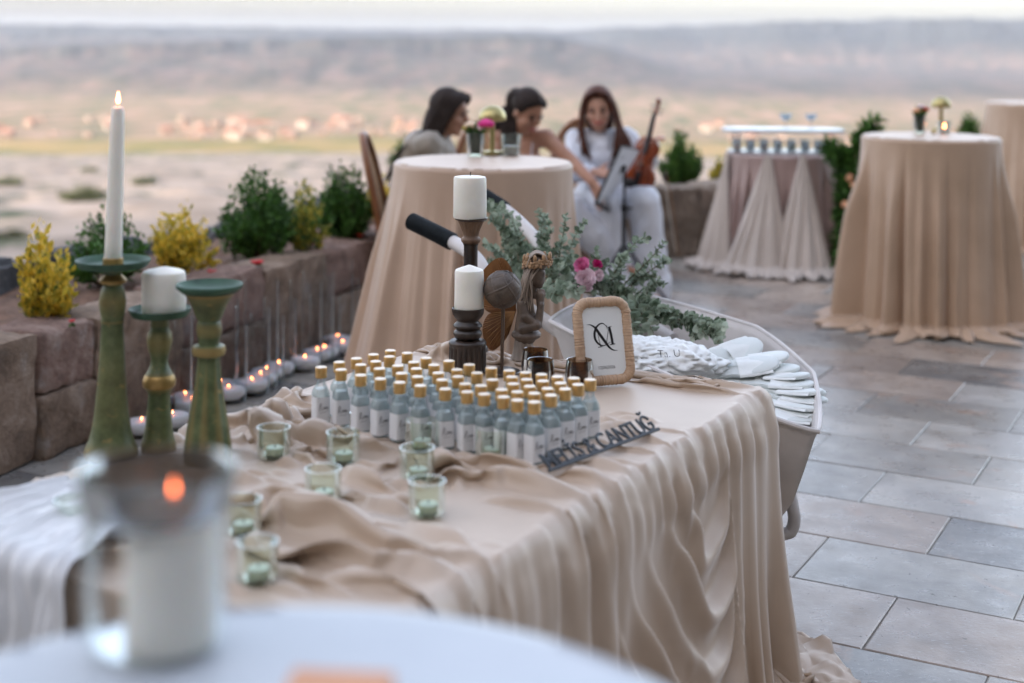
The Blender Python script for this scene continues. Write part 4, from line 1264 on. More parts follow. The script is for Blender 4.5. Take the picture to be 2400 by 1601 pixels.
# sleeve and arms
q.cap(F(790, 745, -0.024), 55 * mm, F(830, 900, -0.030), 62 * mm)
q.cap(F(830, 900, -0.030), 66 * mm, F(945, 990, -0.026), 58 * mm)
q.cap(F(800, 1045, -0.030), 62 * mm, F(960, 1000, -0.027), 72 * mm)
q.cap(F(790, 1085, -0.026), 22 * mm, F(870, 1070, -0.026), 30 * mm)
q.cap(F(985, 1000, -0.022), 58 * mm, F(1020, 760, -0.018), 40 * mm)
q.cap(F(1000, 1010, 0.02), 50 * mm, F(1030, 770, 0.012), 40 * mm)
q.cap(F(1015, 800, -0.012), 46 * mm, F(1010, 650, -0.008), 58 * mm)   # hands
for k in range(4):
    q.cap(F(985 + 27 * k, 650, -0.016 + 0.003 * k), 16 * mm, F(980 + 25 * k, 575 + 6 * k, -0.014 + 0.003 * k), 15 * mm)
q.cap(F(945, 680, -0.010), 20 * mm, F(950, 590, -0.006), 14 * mm)
# neck and head in profile
q.cap(F(880, 690), 55 * mm, F(920, 560), 60 * mm)
q.ball(F(945, 400), (128 * mm, 0.026, 145 * mm), 28, 18)
q.ball(F(985, 470), (82 * mm, 0.022, 92 * mm), 20, 14)
q.cap(F(1045, 425), 16 * mm, F(1062, 462), 17 * mm)                  # nose
q.cap(F(1035, 500), 14 * mm, F(1040, 512), 16 * mm); q.cap(F(1018, 545), 26 * mm, F(1000, 555), 26 * mm)
q.ball(F(1048, 385), (26 * mm, 0.016, 40 * mm), 12, 8)
body = sculpt('body', q, MRESIN, 0.0019, fig, 3)
q = MB()
rh = random.Random(4)
for i in range(46):
    f = i / 45
    dd = -0.030 + 0.060 * rh.random()
    sx = 760 + 230 * rh.random(); 
    top = F(860 + 150 * f, 280 + 40 * abs(f - 0.4), dd * 0.8)
    mid = F(800 + 110 * f + rh.uniform(-18, 18), 430 + 30 * rh.random(), dd * 1.15 - 0.004)
    low = F(765 + 135 * f + rh.uniform(-20, 20), 600 + rh.uniform(-20, 30), dd * 1.1 - 0.006)
    end = F(735 + 190 * f * f + rh.uniform(-10, 20), 660 + 190 * f + rh.uniform(-20, 20), dd - 0.010)
    q.tube(crom([top, mid, low, end], 6), [9 * mm, 12 * mm, 13 * mm, 13 * mm, 13 * mm, 13 * mm, 13 * mm, 13 * mm, 13 * mm, 13 * mm, 12 * mm, 12 * mm, 11 * mm, 10 * mm, 9 * mm, 8 * mm, 7 * mm, 5 * mm, 3 * mm], 6)
for i in range(26):                                                  # strands combed over the crown of the head
    f = i / 25 - 0.5
    q.tube(crom([F(840, 300, f * 0.052), F(880, 190, f * 0.056), F(960, 130, f * 0.05), F(1050, 165, f * 0.05), F(1105, 260, f * 0.045)], 5), 12 * mm, 6)
q.ball(F(965, 260), (140 * mm, 0.027, 120 * mm), 24, 14)
q.ball(F(880, 420, 0.004), (85 * mm, 0.024, 170 * mm), 20, 14)
q.build('hair', MRESIN, fig, 60)
q = MB()
def flower_at(q, c, n, r, k=5):
    n = n.normalized(); a = n.orthogonal().normalized(); b = n.cross(a)
    for i in range(k):
        an = 2 * PI * i / k
        d = a * math.cos(an) + b * math.sin(an)
        Mx = Matrix((d, n.cross(d), n)).transposed()
        q.ball(c + d * r * 0.62, (r * 0.55, r * 0.42, r * 0.18), 8, 5, Mx)
    q.ball(c + n * r * 0.15, r * 0.24, 8, 5)
for i in range(17):
    a = 2 * PI * i / 17
    c = F(975 + 175 * math.cos(a), 255 - 20 * math.cos(a) , 0) + Vector((0, 0.036 * math.sin(a), 0))
    nn = Vector((math.cos(a), math.sin(a), 0.25 * (1 if i % 2 else -0.6)))
    flower_at(q, c + Vector((0, 0, 0.003 * ((i % 3) - 1))), nn, (54 if i % 2 else 44) * mm)
for i in range(9):
    a = 2 * PI * i / 9 + 0.3
    c = F(975 + 160 * math.cos(a), 190 - 15 * math.cos(a), 0) + Vector((0, 0.033 * math.sin(a), 0))
    q.ball(c, (26 * mm, 26 * mm, 48 * mm), 8, 6)
q.build('flower_crown', MCROWN, fig, 60)
q = MB()
q.lathe([(150 * mm, 0), (150 * mm, 6 * mm), (128 * mm, 60 * mm), (112 * mm, 180 * mm), (104 * mm, 300 * mm)], 90, F(815, 1440), lambda a, z: 1 + 0.07 * math.sin(a * 11 + z * 60) + 0.03 * math.sin(a * 5))
q.build('skirt', MSTONE_, fig, None)
def wing(poly, y0, tilt, th=0.004):
    q = MB()
    n = len(poly)
    hub = F(720, 860, y0)
    pts = [F(x, y, y0) for x, y in poly]
    ring = []
    m = 10
    vs = []
    for s_ in (-1, 1):
        for k in range(m + 1):
            t_ = k / m
            for i, p in enumerate(pts):
                w_ = hub.lerp(p, t_)
                rid = 0.0012 * math.cos(i * PI) * t_ * (1 if k < m else 0.4)
                vs.append(w_ + Vector((0, s_ * (th / 2 * (1 - 0.75 * (k == m)) + (rid if s_ < 0 else 0)) + tilt * (w_.x - hub.x), 0)))
    q.grid(vs[:(m + 1) * n], n, m + 1); k0 = len(q.f)
    q.grid(vs[(m + 1) * n:], n, m + 1)
    q.f[k0:] = [tuple(reversed(f)) for f in q.f[k0:]]
    nv = (m + 1) * n
    for i in range(n - 1):
        q.f.append((m * n + i + 1, m * n + i, nv + m * n + i, nv + m * n + i + 1))
    return q
def smooth_poly(pts, n=7): return [(p.x, p.y) for p in crom([Vector((a, b, 0)) for a, b in pts], n)]
lower = smooth_poly([(700, 880), (640, 1130), (540, 1270), (440, 1335), (370, 1290), (318, 1160), (312, 1040), (345, 940), (410, 880), (560, 870), (700, 850)])
upper = smooth_poly([(700, 860), (540, 880), (410, 880), (335, 830), (305, 720), (275, 560), (290, 400), (380, 280), (480, 215), (560, 220), (650, 330), (700, 520), (710, 700)])
wing(lower, 0.014, 0.25).build('lower_wing', MWING, fig, 50)
wing(upper, 0.018, 0.25).build('upper_wing', MWING, fig, 50)
q = MB()
for (x, y) in lower[4:-4:4]:
    a = F(705, 870, 0.0105); b = F(x, y, 0.0105).lerp(a, 0.10)
    q.tube([a + Vector((0, 0.25 * (a.x - F(720, 0).x), 0)), b + Vector((0, 0.25 * (b.x - F(720, 0).x), 0))], [0.0010, 0.0004], 5)
q.build('wing_veins', M('pale_vein', (0.45, 0.24, 0.10), 0.6), fig)

# ---- rattan picture frame with monogram card
ny_, lean = math.radians(20), math.radians(14)
fr = thing('rattan_picture_frame', 'rattan wrapped picture frame leaning back with a white monogram card', 'picture frame', P_FRAME)
fr.rotation_euler = Euler((-lean, 0, ny_), 'XYZ')
FW, FH, RO, RT = 0.164, 0.226, 0.045, 0.0135
t = NT('rattan')
n1 = t.noise(9, 3); n2 = t.noise(150, 4, 0.6)
geo = t.new('ShaderNodeNewGeometry')
col = t.ramp(t.math('ADD', t.math('MULTIPLY', n1, 0.6), t.math('MULTIPLY', n2, 0.4)), [(0.32, (0.40, 0.235, 0.125)), (0.5, (0.56, 0.37, 0.23)), (0.68, (0.66, 0.47, 0.31))])
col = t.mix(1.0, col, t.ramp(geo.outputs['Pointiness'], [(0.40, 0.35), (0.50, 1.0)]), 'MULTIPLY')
t.link(col, t.b.inputs['Base Color']); t.b.inputs['Roughness'].default_value = 0.6
MRATTAN = t.m
def rrect(w, h, r, n=24):
    o = []
    for cx, cy, a0 in ((w / 2 - r, h / 2 - r, 0), (-w / 2 + r, h / 2 - r, PI / 2), (-w / 2 + r, -h / 2 + r, PI), (w / 2 - r, -h / 2 + r, 1.5 * PI)):
        for i in range(n): 
            a = a0 + (PI / 2) * i / (n - 1); o.append((cx + r * math.cos(a), cy + r * math.sin(a)))
    return o
def resample(poly, step):
    P_ = [Vector((x, y, 0)) for x, y in poly]; P_.append(P_[0]); out = []; acc = 0
    L = [0]
    for a, b in zip(P_[:-1], P_[1:]): L.append(L[-1] + (b - a).length)
    n = int(L[-1] / step); out = []
    j = 0
    for i in range(n):
        d = L[-1] * i / n
        while L[j + 1] < d: j += 1
        f = (d - L[j]) / max(L[j + 1] - L[j], 1e-9); out.append(P_[j].lerp(P_[j + 1], f))
    return out
path = resample(rrect(FW - 2 * RT, FH - 2 * RT, RO - RT), 0.0009)
q = MB(); n = len(path); sg = 18; vs = []
rr_ = random.Random(2); wob = [rr_.uniform(0.93, 1.06) for _ in range(n // 4 + 2)]
for i, p in enumerate(path):
    tng = (path[(i + 1) % n] - path[i - 1]).normalized(); nn = Vector((tng.y, -tng.x, 0))
    ph = (i % 4) / 4.0
    r_ = RT * (0.90 + 0.10 * math.sin(PI * (ph + 0.125)) ** 0.6) * wob[i // 4]
    for k in range(sg):
        a = 2 * PI * k / sg
        c2 = p + nn * (math.cos(a) * r_) 
        vs.append((c2.x, -math.sin(a) * r_ * 0.95, c2.y + FH / 2))
vs += vs[:sg]
q.grid(vs, sg, n + 1, True)
q.build('rattan_border', MRATTAN, fr, None)
MCARD = M('card_white', (0.72, 0.73, 0.71), 0.35, 0.02, 10)
MINK = M('ink_black', (0.012, 0.010, 0.012), 0.5)
q = MB(); q.smooth = False
pl = rrect(FW - 2 * RT, FH - 2 * RT, RO - RT, 10)
q.prism(pl, -0.002, 0.002); 
q.xf(Matrix.Translation((0, 0, FH / 2)) @ Matrix.Rotation(PI / 2, 4, 'X'))
q.build('card', MCARD, fr, None)
q = MB(); q.smooth = False
q.prism(pl, -0.006, -0.003); q.xf(Matrix.Translation((0, 0, FH / 2)) @ Matrix.Rotation(PI / 2, 4, 'X') )
q.build('back_board', MDKWOOD, fr, None)
q = MB(); q.smooth = False; q.box((0, 0.082, 0.075), (0.05, 0.003, 0.15)); q.xf(Matrix.Translation((0, 0.0, 0.004)) @ Matrix.Rotation(math.radians(24), 4, 'X')); q.build('easel_strut', MDKWOOD, fr)
# monogram drawn with pen strokes (card coordinates: x right, y up, metres)
mg = MB(); mg.smooth = False
k_ = 0.108 / 600.0                           # close view pixels to metres on the card
def Q(x, y): return ((x - 940) * k_, (760 - y) * k_)
def Qs(pts): return [Q(*p) for p in pts]
def pen(pts, ws, n=10):
    c = [(p.x, p.y) for p in crom([Vector((a, b, 0)) for a, b in Qs(pts)], n)]
    m = len(c); w = [np.interp(i / (m - 1), np.linspace(0, 1, len(ws)), ws) * k_ for i in range(m)]
    stroke(mg, c, w, 0.0022, 0.0004)
pen([(690, 585), (750, 592), (810, 630), (850, 685), (905, 770), (960, 850), (1010, 920), (1070, 965), (1140, 975)], [3, 14, 30, 40, 42, 40, 30, 16, 4])
pen([(1010, 665), (985, 615), (940, 582), (885, 590), (830, 640), (800, 715), (805, 800), (850, 865), (905, 892), (965, 885), (1040, 850)], [3, 8, 14, 20, 30, 36, 34, 26, 18, 10, 4])
pen([(1000, 605), (1003, 640), (1006, 668)], [3, 8, 3], 4)
pen([(845, 670), (860, 790), (880, 912)], [5, 7, 7], 4)
pen([(838, 915), (870, 910), (905, 907)], [8, 10, 8], 3)
pen([(975, 855), (1005, 740), (1030, 640)], [9, 8, 6], 4)
pen([(1038, 640), (1058, 760), (1070, 880)], [38, 38, 38], 4)
pen([(1015, 640), (1045, 635), (1075, 628)], [7, 9, 7], 3)
pen([(1020, 890), (1070, 884), (1110, 880)], [9, 12, 9], 3)
mg.xf(Matrix.Translation((0, 0, FH / 2 + 0.012)) @ Matrix.Rotation(PI / 2, 4, 'X'))
mg.build('monogram', MINK, fr, None)
MINK2 = M('ink_grey', (0.10, 0.095, 0.10), 0.5)
dm = text_mesh('date_print', '12|06|2026', MINK2, 0.0115, 0.0002, 'CENTER', -0.0001, 0.95)
d_ = obj('date_print', dm, fr, (0.001, -0.0024, 0.042), (PI / 2, 0, 0))

# ---- black lettering lying on the cloth
sgn = thing('name_sign', 'black cut out name lettering on a thin bar lying on the cloth beside the bottles', 'sign', SG0)
MBLK = M('black_acrylic', (0.010, 0.014, 0.018), 0.5, 0.1, 10)
dv = SG1 - SG0; LEN = math.hypot(dv.x, dv.y)
tm = text_mesh('lettering', 'MEL\u0130S & CANTU\u011e', MBLK, 0.058, 0.0020, 'LEFT', 0.0002, 0.95)
xs = [v.co.x for v in tm.vertices]; wtxt = max(xs) - min(xs); x0 = min(xs)
for v in tm.vertices:
    v.co.x = (v.co.x - x0) / wtxt * LEN; v.co.x += 0.10 * v.co.y
obj('lettering', tm, sgn, (0, 0, 0))
q = MB(); q.smooth = False; q.box((LEN / 2, -0.0025, 0), (LEN + 0.012, 0.0065, 0.0044)); q.build('bar', MBLK, sgn)
sgn.rotation_euler = Euler((math.radians(34), 0, math.atan2(dv.y, dv.x)), 'XYZ')
sgn.location = SG0 + Vector((0, 0, 0.004))

# ---- little bottles
MGLASS = glass_thin('bottle_glass', (0.98, 0.99, 0.99), 0.04, 0.34, 0.06, (0.8, 0.87, 0.88))
t = NT('clear_liquid')
t.b.inputs['Base Color'].default_value = (0.62, 0.80, 0.82, 1); t.b.inputs['Roughness'].default_value = 0.05
t.b.inputs['Transmission Weight'].default_value = 0.55; t.b.inputs['IOR'].default_value = 1.33
MLIQ = glass_thin('pale_liquid', (0.92, 0.965, 0.97), 0.02, 0.22, 0.34, (0.80, 0.90, 0.90))
MCAPG = M('gold_cap', (0.68, 0.43, 0.17), 0.36, 0.10, 30, metal=0.75, rnd=0.12)
MCAPT = M('cap_top', (0.72, 0.60, 0.46), 0.40, 0.08, 30, metal=0.25)
MLABEL = M('paper_label', (0.74, 0.74, 0.74), 0.65, 0.03, 20)
def sq(r, k=0.0, n=28):
    """rounded square section"""
    o = []
    for i in range(n):
        a = 2 * PI * i / n
        c_, s_ = math.cos(a), math.sin(a)
        e = 2.0 / (2.0 + k)
        o.append((math.copysign(abs(c_) ** e, c_) * r, math.copysign(abs(s_) ** e, s_) * r))
    return o
def loft(rows, n=28):
    q = MB(); vs = []
    for z, r, k in rows:
        vs += [(x, y, z) for x, y in sq(r, k, n)]
    q.grid(vs, n, len(rows), True)
    q.f.append(tuple(reversed(range(n)))); q.f.append(tuple((len(rows) - 1) * n + i for i in range(n)))
    return q
bt = thing('small_bottle', 'x', 'bottle')
loft([(0.0, 0.0158, 4), (0.002, 0.0175, 4), (0.066, 0.0176, 4), (0.074, 0.0168, 3), (0.084, 0.0135, 1), (0.093, 0.0098, 0), (0.098, 0.0092, 0), (0.106, 0.0092, 0)]).build('glass', MGLASS, bt)
loft([(0.004, 0.0150, 4), (0.006, 0.0163, 4), (0.064, 0.0163, 4), (0.072, 0.0156, 3), (0.080, 0.0130, 1)]).build('liquid', MLIQ, bt)
q = MB(); q.lathe([(0.0132, 0.1045), (0.0135, 0.1055), (0.0135, 0.1095), (0.0128, 0.1100), (0.0128, 0.1108), (0.0136, 0.1114), (0.0136, 0.1140), (0.0128, 0.1146), (0.0128, 0.1153), (0.0136, 0.116), (0.0136, 0.1268), (0.0130, 0.1280)], 30)
q.build('cap', MCAPG, bt)
q = MB(); q.lathe([(0.0128, 0.1281), (0.0126, 0.1286), (0.001, 0.1288)], 30); q.build('cap_disc', MCAPT, bt)
lb = MB(); pts = sq(0.01775, 4, 64); m = 46; off = 25
vs = [(pts[(off + i) % 64][0], pts[(off + i) % 64][1], z) for z in (0.006, 0.062) for i in range(m)]
lb.grid(vs, m, 2)
lb.build('label', MLABEL, bt, None)
pr = MB(); pr.smooth = False
def sc_(pts, w): 
    c = [(p.x, p.y) for p in crom([Vector((a, b, 0)) for a, b in pts], 6)]
    stroke(pr, c, w, 0, 0.0002)
sc_([(-0.0115, -0.004), (-0.0105, 0.006), (-0.0090, 0.013), (-0.006, 0.010), (-0.0085, 0.003), (-0.0040, -0.004)], 0.0011)
sc_([(-0.003, 0.001), (-0.0015, 0.004), (0.000, 0.001), (-0.0015, -0.002), (-0.0028, 0.0005)], 0.0008)
sc_([(0.001, -0.002), (0.0022, 0.004), (0.0034, -0.0015), (0.0048, 0.0042), (0.006, -0.001), (0.0072, 0.004), (0.0085, -0.002), (0.0115, 0.003)], 0.0008)
sc_([(-0.009, -0.010), (-0.004, -0.008), (0.002, -0.0085), (0.008, -0.006)], 0.0006)
pr.xf(Matrix.Translation((0, -0.01805, 0.036)) @ Matrix.Rotation(PI / 2, 4, 'X'))
pr.build('handwriting', MINK2, bt, None)
BYAW = math.radians(33)
ru = random.Random(9)
FRONT = [0, 2, 5, 9, 14, 19, 24, 29, 33, 37, 42, 47]
RIGHT = [51, 54, 56, 57]
BACK = [1, 3, 6, 10, 15, 20, 25, 30, 34, 38, 43, 48, 52, 55]
special = {0: 'little gold capped bottle at the far left end of the front row', 47: 'little gold capped bottle at the front corner of the cluster, nearest the black lettering',
           57: 'little gold capped bottle at the right end of the cluster, under the rattan frame', 10: 'rearmost little gold capped bottle at the back left of the cluster'}
ROWS = [[], [], [], [], []]
for i, p in enumerate(bott):
    uu = uv(p)[0]
    ROWS[int(np.argmin([abs(uu - c_) for c_ in (0.915, 0.852, 0.797, 0.742, 0.685)]))].append(i)
for r_ in ROWS: r_.sort(key=lambda i: bott[i].x)
def nth(k): return ORD[k] if k < 16 else 'last'
for i, p in enumerate(bott):
    r_ = [k for k in range(5) if i in ROWS[k]][0]; k_ = ROWS[r_].index(i)
    lab, g = '%s little gold capped bottle from the left in the %s row of the cluster' % (nth(k_), ('front', 'second', 'third', 'fourth', 'rear')[r_]), ('front', 'second', 'third', 'fourth', 'rear')[r_] + ' row of little bottles'
    if False and i in special: lab, g = special[i], 'little gold capped bottles'
    elif False: lab, g = 'little gold capped bottle in the front row facing the clear votive glasses', 'front row of little bottles'
    elif False: lab, g = 'little gold capped bottle in the short right hand row beside the black lettering', 'right hand row of little bottles'
    elif False: lab, g = 'little gold capped bottle in the rear row before the wooden ornaments', 'rear row of little bottles'
    place(bt, i > 0, (p.x, p.y, BZ - 0.0005), BYAW + ru.uniform(-0.22, 0.22), lab, g)

# ---- votive glasses with a tealight inside
MVOT = glass_thin('green_tinted_glass', (0.945, 0.97, 0.925), 0.03, 0.30, 0.03, (0.6, 0.7, 0.55))
MTEA = M('tealight_wax', (0.68, 0.76, 0.69), 0.45, 0.05, 20, sss=0.2)
vg = thing('votive_glass', 'x', 'glass')
q = MB(); q.lathe([(0.001, 0.004), (0.029, 0.006), (0.031, 0.012), (0.0325, 0.060), (0.0335, 0.064), (0.0352, 0.064), (0.0352, 0.058), (0.035, 0.012), (0.032, 0.001), (0.001, 0.0)], 40); q.build('glass', MVOT, vg)
tl = thing('tealight', 'x', 'candle')
q = MB(); q.lathe([(0.018, 0), (0.019, 0.001), (0.019, 0.013), (0.0175, 0.0145), (0.003, 0.0135), (0.001, 0.0135)], 30); q.build('wax', MTEA, tl)
q = MB(); q.tube([(0, 0, 0.012), (0.001, 0, 0.020)], 0.0011, 6); q.build('wick', MWICK, tl)
vlab = ['votive glass sunk in the crumpled cloth, the leftmost behind the folds', 'votive glass half buried in the crumpled cloth before the front row of bottles', 'rear one of two votive glasses standing one before the other in the middle', 'votive glass standing among the front row of bottles',
        'votive glass half hidden in the cloth folds in the middle of the table', 'front one of two votive glasses standing one before the other in the middle', 'votive glass in front of the bottles near the black lettering', 'votive glass seen just past the glass hurricane, behind another votive', 'votive glass nearest the white pillar candle in the foreground', 'votive glass squeezed behind the front row of bottles']
for i, p in enumerate(votives):
    if i == 9: continue
    place(vg, i > 0, (p.x, p.y, BZ - 0.001), 0, vlab[i], 'votive glasses')
    place(tl, i > 0, (p.x + 0.003, p.y - 0.002, BZ + 0.0065), 0.3 * i, 'green tealight in the ' + vlab[i].replace('standing one before the other ', '').replace('half hidden in the cloth folds ', 'sunk ').replace('half buried in the crumpled cloth ', 'sunk '), 'tealights in votive glasses')
p = at(168, 1225, BZ)
place(vg, True, (p.x, p.y, BZ - 0.001), 0, 'votive glass lying low by the white muslin at the left end of the table', 'votive glasses')
# smoky tumblers behind the bottles
MSMOKE = glass_thin('smoky_glass', (0.50, 0.38, 0.28), 0.03, 0.36, 0.03, (0.2, 0.13, 0.08))
sm = thing('smoky_tumbler', 'x', 'glass')
q = MB(); q.lathe([(0.001, 0.003), (0.024, 0.004), (0.033, 0.018), (0.0355, 0.038), (0.034, 0.060), (0.0315, 0.076), (0.0328, 0.0765), (0.0355, 0.060), (0.037, 0.038), (0.0345, 0.016), (0.026, 0.001), (0.001, 0.0)], 40); q.build('glass', MSMOKE, sm)
for i, (p, l) in enumerate(zip(P_SMOKE, ('smoky brown tumbler at the feet of the winged figurine', 'smoky brown tumbler in front, between the figurine and the bottles', 'smoky brown tumbler against the left corner of the rattan frame'))):
    place(sm, i > 0, (p.x, p.y, BZ - 0.001), 0, l, 'smoky tumblers')
# ---------------------------------------------------------------- wheelbarrow with slippers and eucalyptus
MBAR = M('chalky_white_paint', (0.56, 0.525, 0.50), 0.55, 0.10, 7, 0.15, 50, tint=(0.64, 0.60, 0.575))
MGRIP = M('black_rope_grip', (0.012, 0.018, 0.022), 0.6, 0.3, 60)
MTYRE = M('dark_tyre', (0.02, 0.02, 0.022), 0.8)
wb = thing('wheelbarrow', 'chalky white wheelbarrow with black rope grips standing behind the welcome table, filled with slippers', 'wheelbarrow', (0.45, 4.35, 0))
WO = Vector((0.45, 4.35, 0))
rim = [Vector(p) for p in ((0.13, 4.56, 0.745), (0.40, 5.02, 0.765), (0.80, 4.60, 0.725), (0.905, 4.22, 0.665), (0.835, 3.83, 0.600), (0.60, 3.92, 0.66))]
def closed(pts, n=10):
    P_ = [Vector(p) for p in pts]; m = len(P_); o = []
    for k in range(m):
        a, b, c, d = P_[k - 1], P_[k], P_[(k + 1) % m], P_[(k + 2) % m]
        for i in range(n):
            t = i / n
            # mostly straight sides, rounded corners
            cr = 0.5 * ((2 * b) + (c - a) * t + (2 * a - 5 * b + 4 * c - d) * t * t + (3 * b - a - 3 * c + d) * t ** 3)
            o.append(b.lerp(c, t) * 0.62 + cr * 0.38)
    return o
rl = closed(rim); ctr = sum(rl, Vector()) / len(rl)
rows = []
for f, dz in ((1.0, 0.0), (0.97, -0.03), (0.90, -0.12), (0.80, -0.24), (0.66, -0.33), (0.30, -0.35), (0.02, -0.35)):
    for p in rl:
        qd = ctr.lerp(p, f); rows.append(Vector((qd.x, qd.y, p.z * (0.35 + 0.65 * f) + ctr.z * 0.65 * (1 - f) + dz)) - WO)
q = MB(); q.grid(rows, len(rl), 7, True)
o = q.build('tray', MBAR, wb, None)
sm_ = o.modifiers.new('t', 'SOLIDIFY'); sm_.thickness = 0.006
q = MB(); q.tube([p - WO for p in rl] + [rl[0] - WO], 0.0075, 8, False); q.build('tray_rim', MBAR, wb)
H1 = crom([up(945, 508, 5.0), up(1040, 556, 4.86), up(1092, 592, 4.72), up(1132, 645, 4.62), rim[0] + Vector((0.02, 0.03, -0.03)), rim[0] + Vector((0.2, -0.2, -0.1))], 8)
H2 = crom([up(1092, 438, 5.65), up(1160, 482, 5.5), up(1218, 535, 5.32), up(1275, 610, 5.15), rim[1] + Vector((-0.02, 0.0, -0.05)), rim[1] + Vector((0.15, -0.25, -0.12))], 8)
for H, g0, g1 in ((H1, 0, 9), (H2, 0, 9)):
    q = MB(); q.tube([p - WO for p in H[6:]], 0.0235, 14); q.build('handle', MBAR, wb)
    q = MB(); gp = H[g0:g1]
    fine = []
    for a, b in zip(gp[:-1], gp[1:]):
        for i in range(12): fine.append(a.lerp(b, i / 12))
    q.tube([p - WO for p in fine], [0.0265 + 0.0045 * math.cos(i * 2 * PI / 4.0) for i in range(len(fine))], 14); q.build('grip', MGRIP, wb, None)
q = MB(); q.tube(crom([Vector((0.60, 4.15, 0.36)) - WO, Vector((0.66, 3.98, 0.24)) - WO, up(1797, 1122, 4.22) - WO, up(1822, 1175, 4.22) - WO, up(1818, 1215, 4.22) - WO, up(1790, 1228, 4.22) - WO, Vector((0.60, 4.22, 0.13)) - WO], 8), 0.019, 12); q.build('front_guard', MBAR, wb)
q = MB(); q.lathe([(0.13, -0.03), (0.17, -0.035), (0.185, -0.02), (0.185, 0.02), (0.17, 0.035), (0.13, 0.03)], 36)
wh = q.build('wheel', MTYRE, wb); wh.location = Vector((0.655, 4.12, 0.19)) - WO; wh.rotation_euler = (PI / 2, 0, math.radians(36))
for a, b in (((0.25, 4.55, 0.5), (0.20, 4.62, 0)), ((0.45, 4.85, 0.5), (0.46, 4.98, 0))):
    q = MB(); q.tube([Vector(a) - WO, Vector(b) - WO], 0.015, 10); q.build('leg', MBAR, wb)
# slippers
MSLIP = M('slipper_white', (0.66, 0.70, 0.68), 0.75, 0.05, 14, 0.15, 300, rnd=0.10, sheen=0.2)
MSTRAP = M('slipper_strap', (0.70, 0.72, 0.70), 0.8, 0.06, 12, 0.2, 200, sheen=0.2)
def outline(L, Wd, n=26):
    o = []
    for i in range(n):
        a = 2 * PI * i / n
        x = math.cos(a) * L / 2
        w = Wd / 2 * (1.0 - 0.18 * math.exp(-((x + 0.01) / 0.05) ** 2)) * (1.08 if x > 0 else 0.92)
        o.append((x, math.copysign(abs(math.sin(a)) ** 0.8, math.sin(a)) * w))
    return o
slp = thing('slipper', 'x', 'slipper')
q = MB(); ol = outline(0.26, 0.098)
vs = []
for z, k in ((0.0, 0.95), (0.002, 1.0), (0.009, 1.0), (0.012, 0.96), (0.0125, 0.5), (0.0125, 0.02)): vs += [(x * k, y * k, z + 0.004 * (x / 0.13) ** 2) for x, y in ol]
q.grid(vs, len(ol), 6, True); q.f.append(tuple(reversed(range(len(ol))))); q.build('sole', MSLIP, slp, 60)
q = MB(); vs = []
for k in range(9):
    x = 0.005 + 0.10 * k / 8
    for i in range(13):
        a = PI * i / 12
        w = 0.052 * (1 - 0.12 * (k / 8) ** 2); hgt = 0.034 * (1 - 0.55 * (k / 8) ** 1.3)
        vs.append((x, math.cos(a) * w, 0.006 + math.sin(a) * hgt * (0.42 + 0.1 * math.sin(i * 1.3))))
q.grid(vs, 13, 9); q.build('strap', MSTRAP, slp, None)
spots = [  # x, y (survey marks), height, heading, pitch, roll, words
 (1640, 835, 0.66, 0.55, -0.30, 0.7, 'slipper standing on edge at the top left of the slipper heap'),
 (1668, 822, 0.68, 0.80, -0.25, 0.5, 'slipper with its toe pointing up, topmost on the heap'),
 (1690, 850, 0.665, 0.30, -0.15, 0.35, 'slipper lying aslant just below the topmost slipper'),
 (1715, 838, 0.67, 0.15, -0.22, 0.2, 'slipper at the top right of the heap near the tray rim'),
 (1740, 852, 0.655, -0.15, -0.10, 0.1, 'slipper pointing right, upper of the stacked slippers'),
 (1765, 868, 0.645, -0.25, -0.12, 0.0, 'slipper second from the top of the right hand stack'),
 (1770, 884, 0.635, -0.10, -0.05, 0.05, 'slipper in the middle of the right hand stack'),
 (1795, 900, 0.622, -0.30, -0.08, 0.0, 'slipper with a paper tag on its sole'),
 (1800, 914, 0.61, -0.20, 0.0, 0.0, 'slipper showing its thick white sole edge'),
 (1790, 926, 0.60, -0.35, 0.03, 0.0, 'slipper low in the right hand stack'),
 (1790, 940, 0.585, -0.25, 0.05, 0.0, 'slipper near the bottom of the stack at the tray nose'),
 (1775, 958, 0.575, 0.10, 0.05, 0.05, 'slipper at the very bottom of the tray nose'),
 (1610, 850, 0.655, 0.9, -0.2, 0.9, 'slipper half hidden at the left of the heap beside the satin bags'),
 (1815, 893, 0.60, -0.6, 0.0, 0.0, 'slipper at the far right against the tray nose'),
 (1725, 870, 0.640, 0.35, -0.1, 0.15, 'slipper sole up in the centre of the heap'),
 (1590, 868, 0.65, 1.2, -0.1, 0.6, 'slipper partly under the satin bags')]
for i, (x, y, z, hd, pi_, ro, lab) in enumerate(spots):
    p = at(x, y, z)
    o = place(slp, i > 0, p, 0, lab + ' in the wheelbarrow' if len(lab.split()) < 13 else lab, 'slippers in the wheelbarrow')
    o.rotation_euler = Euler((ro, pi_, hd - 0.35), 'XYZ')
MTAG = M('paper_tag', (0.75, 0.77, 0.77), 0.6)
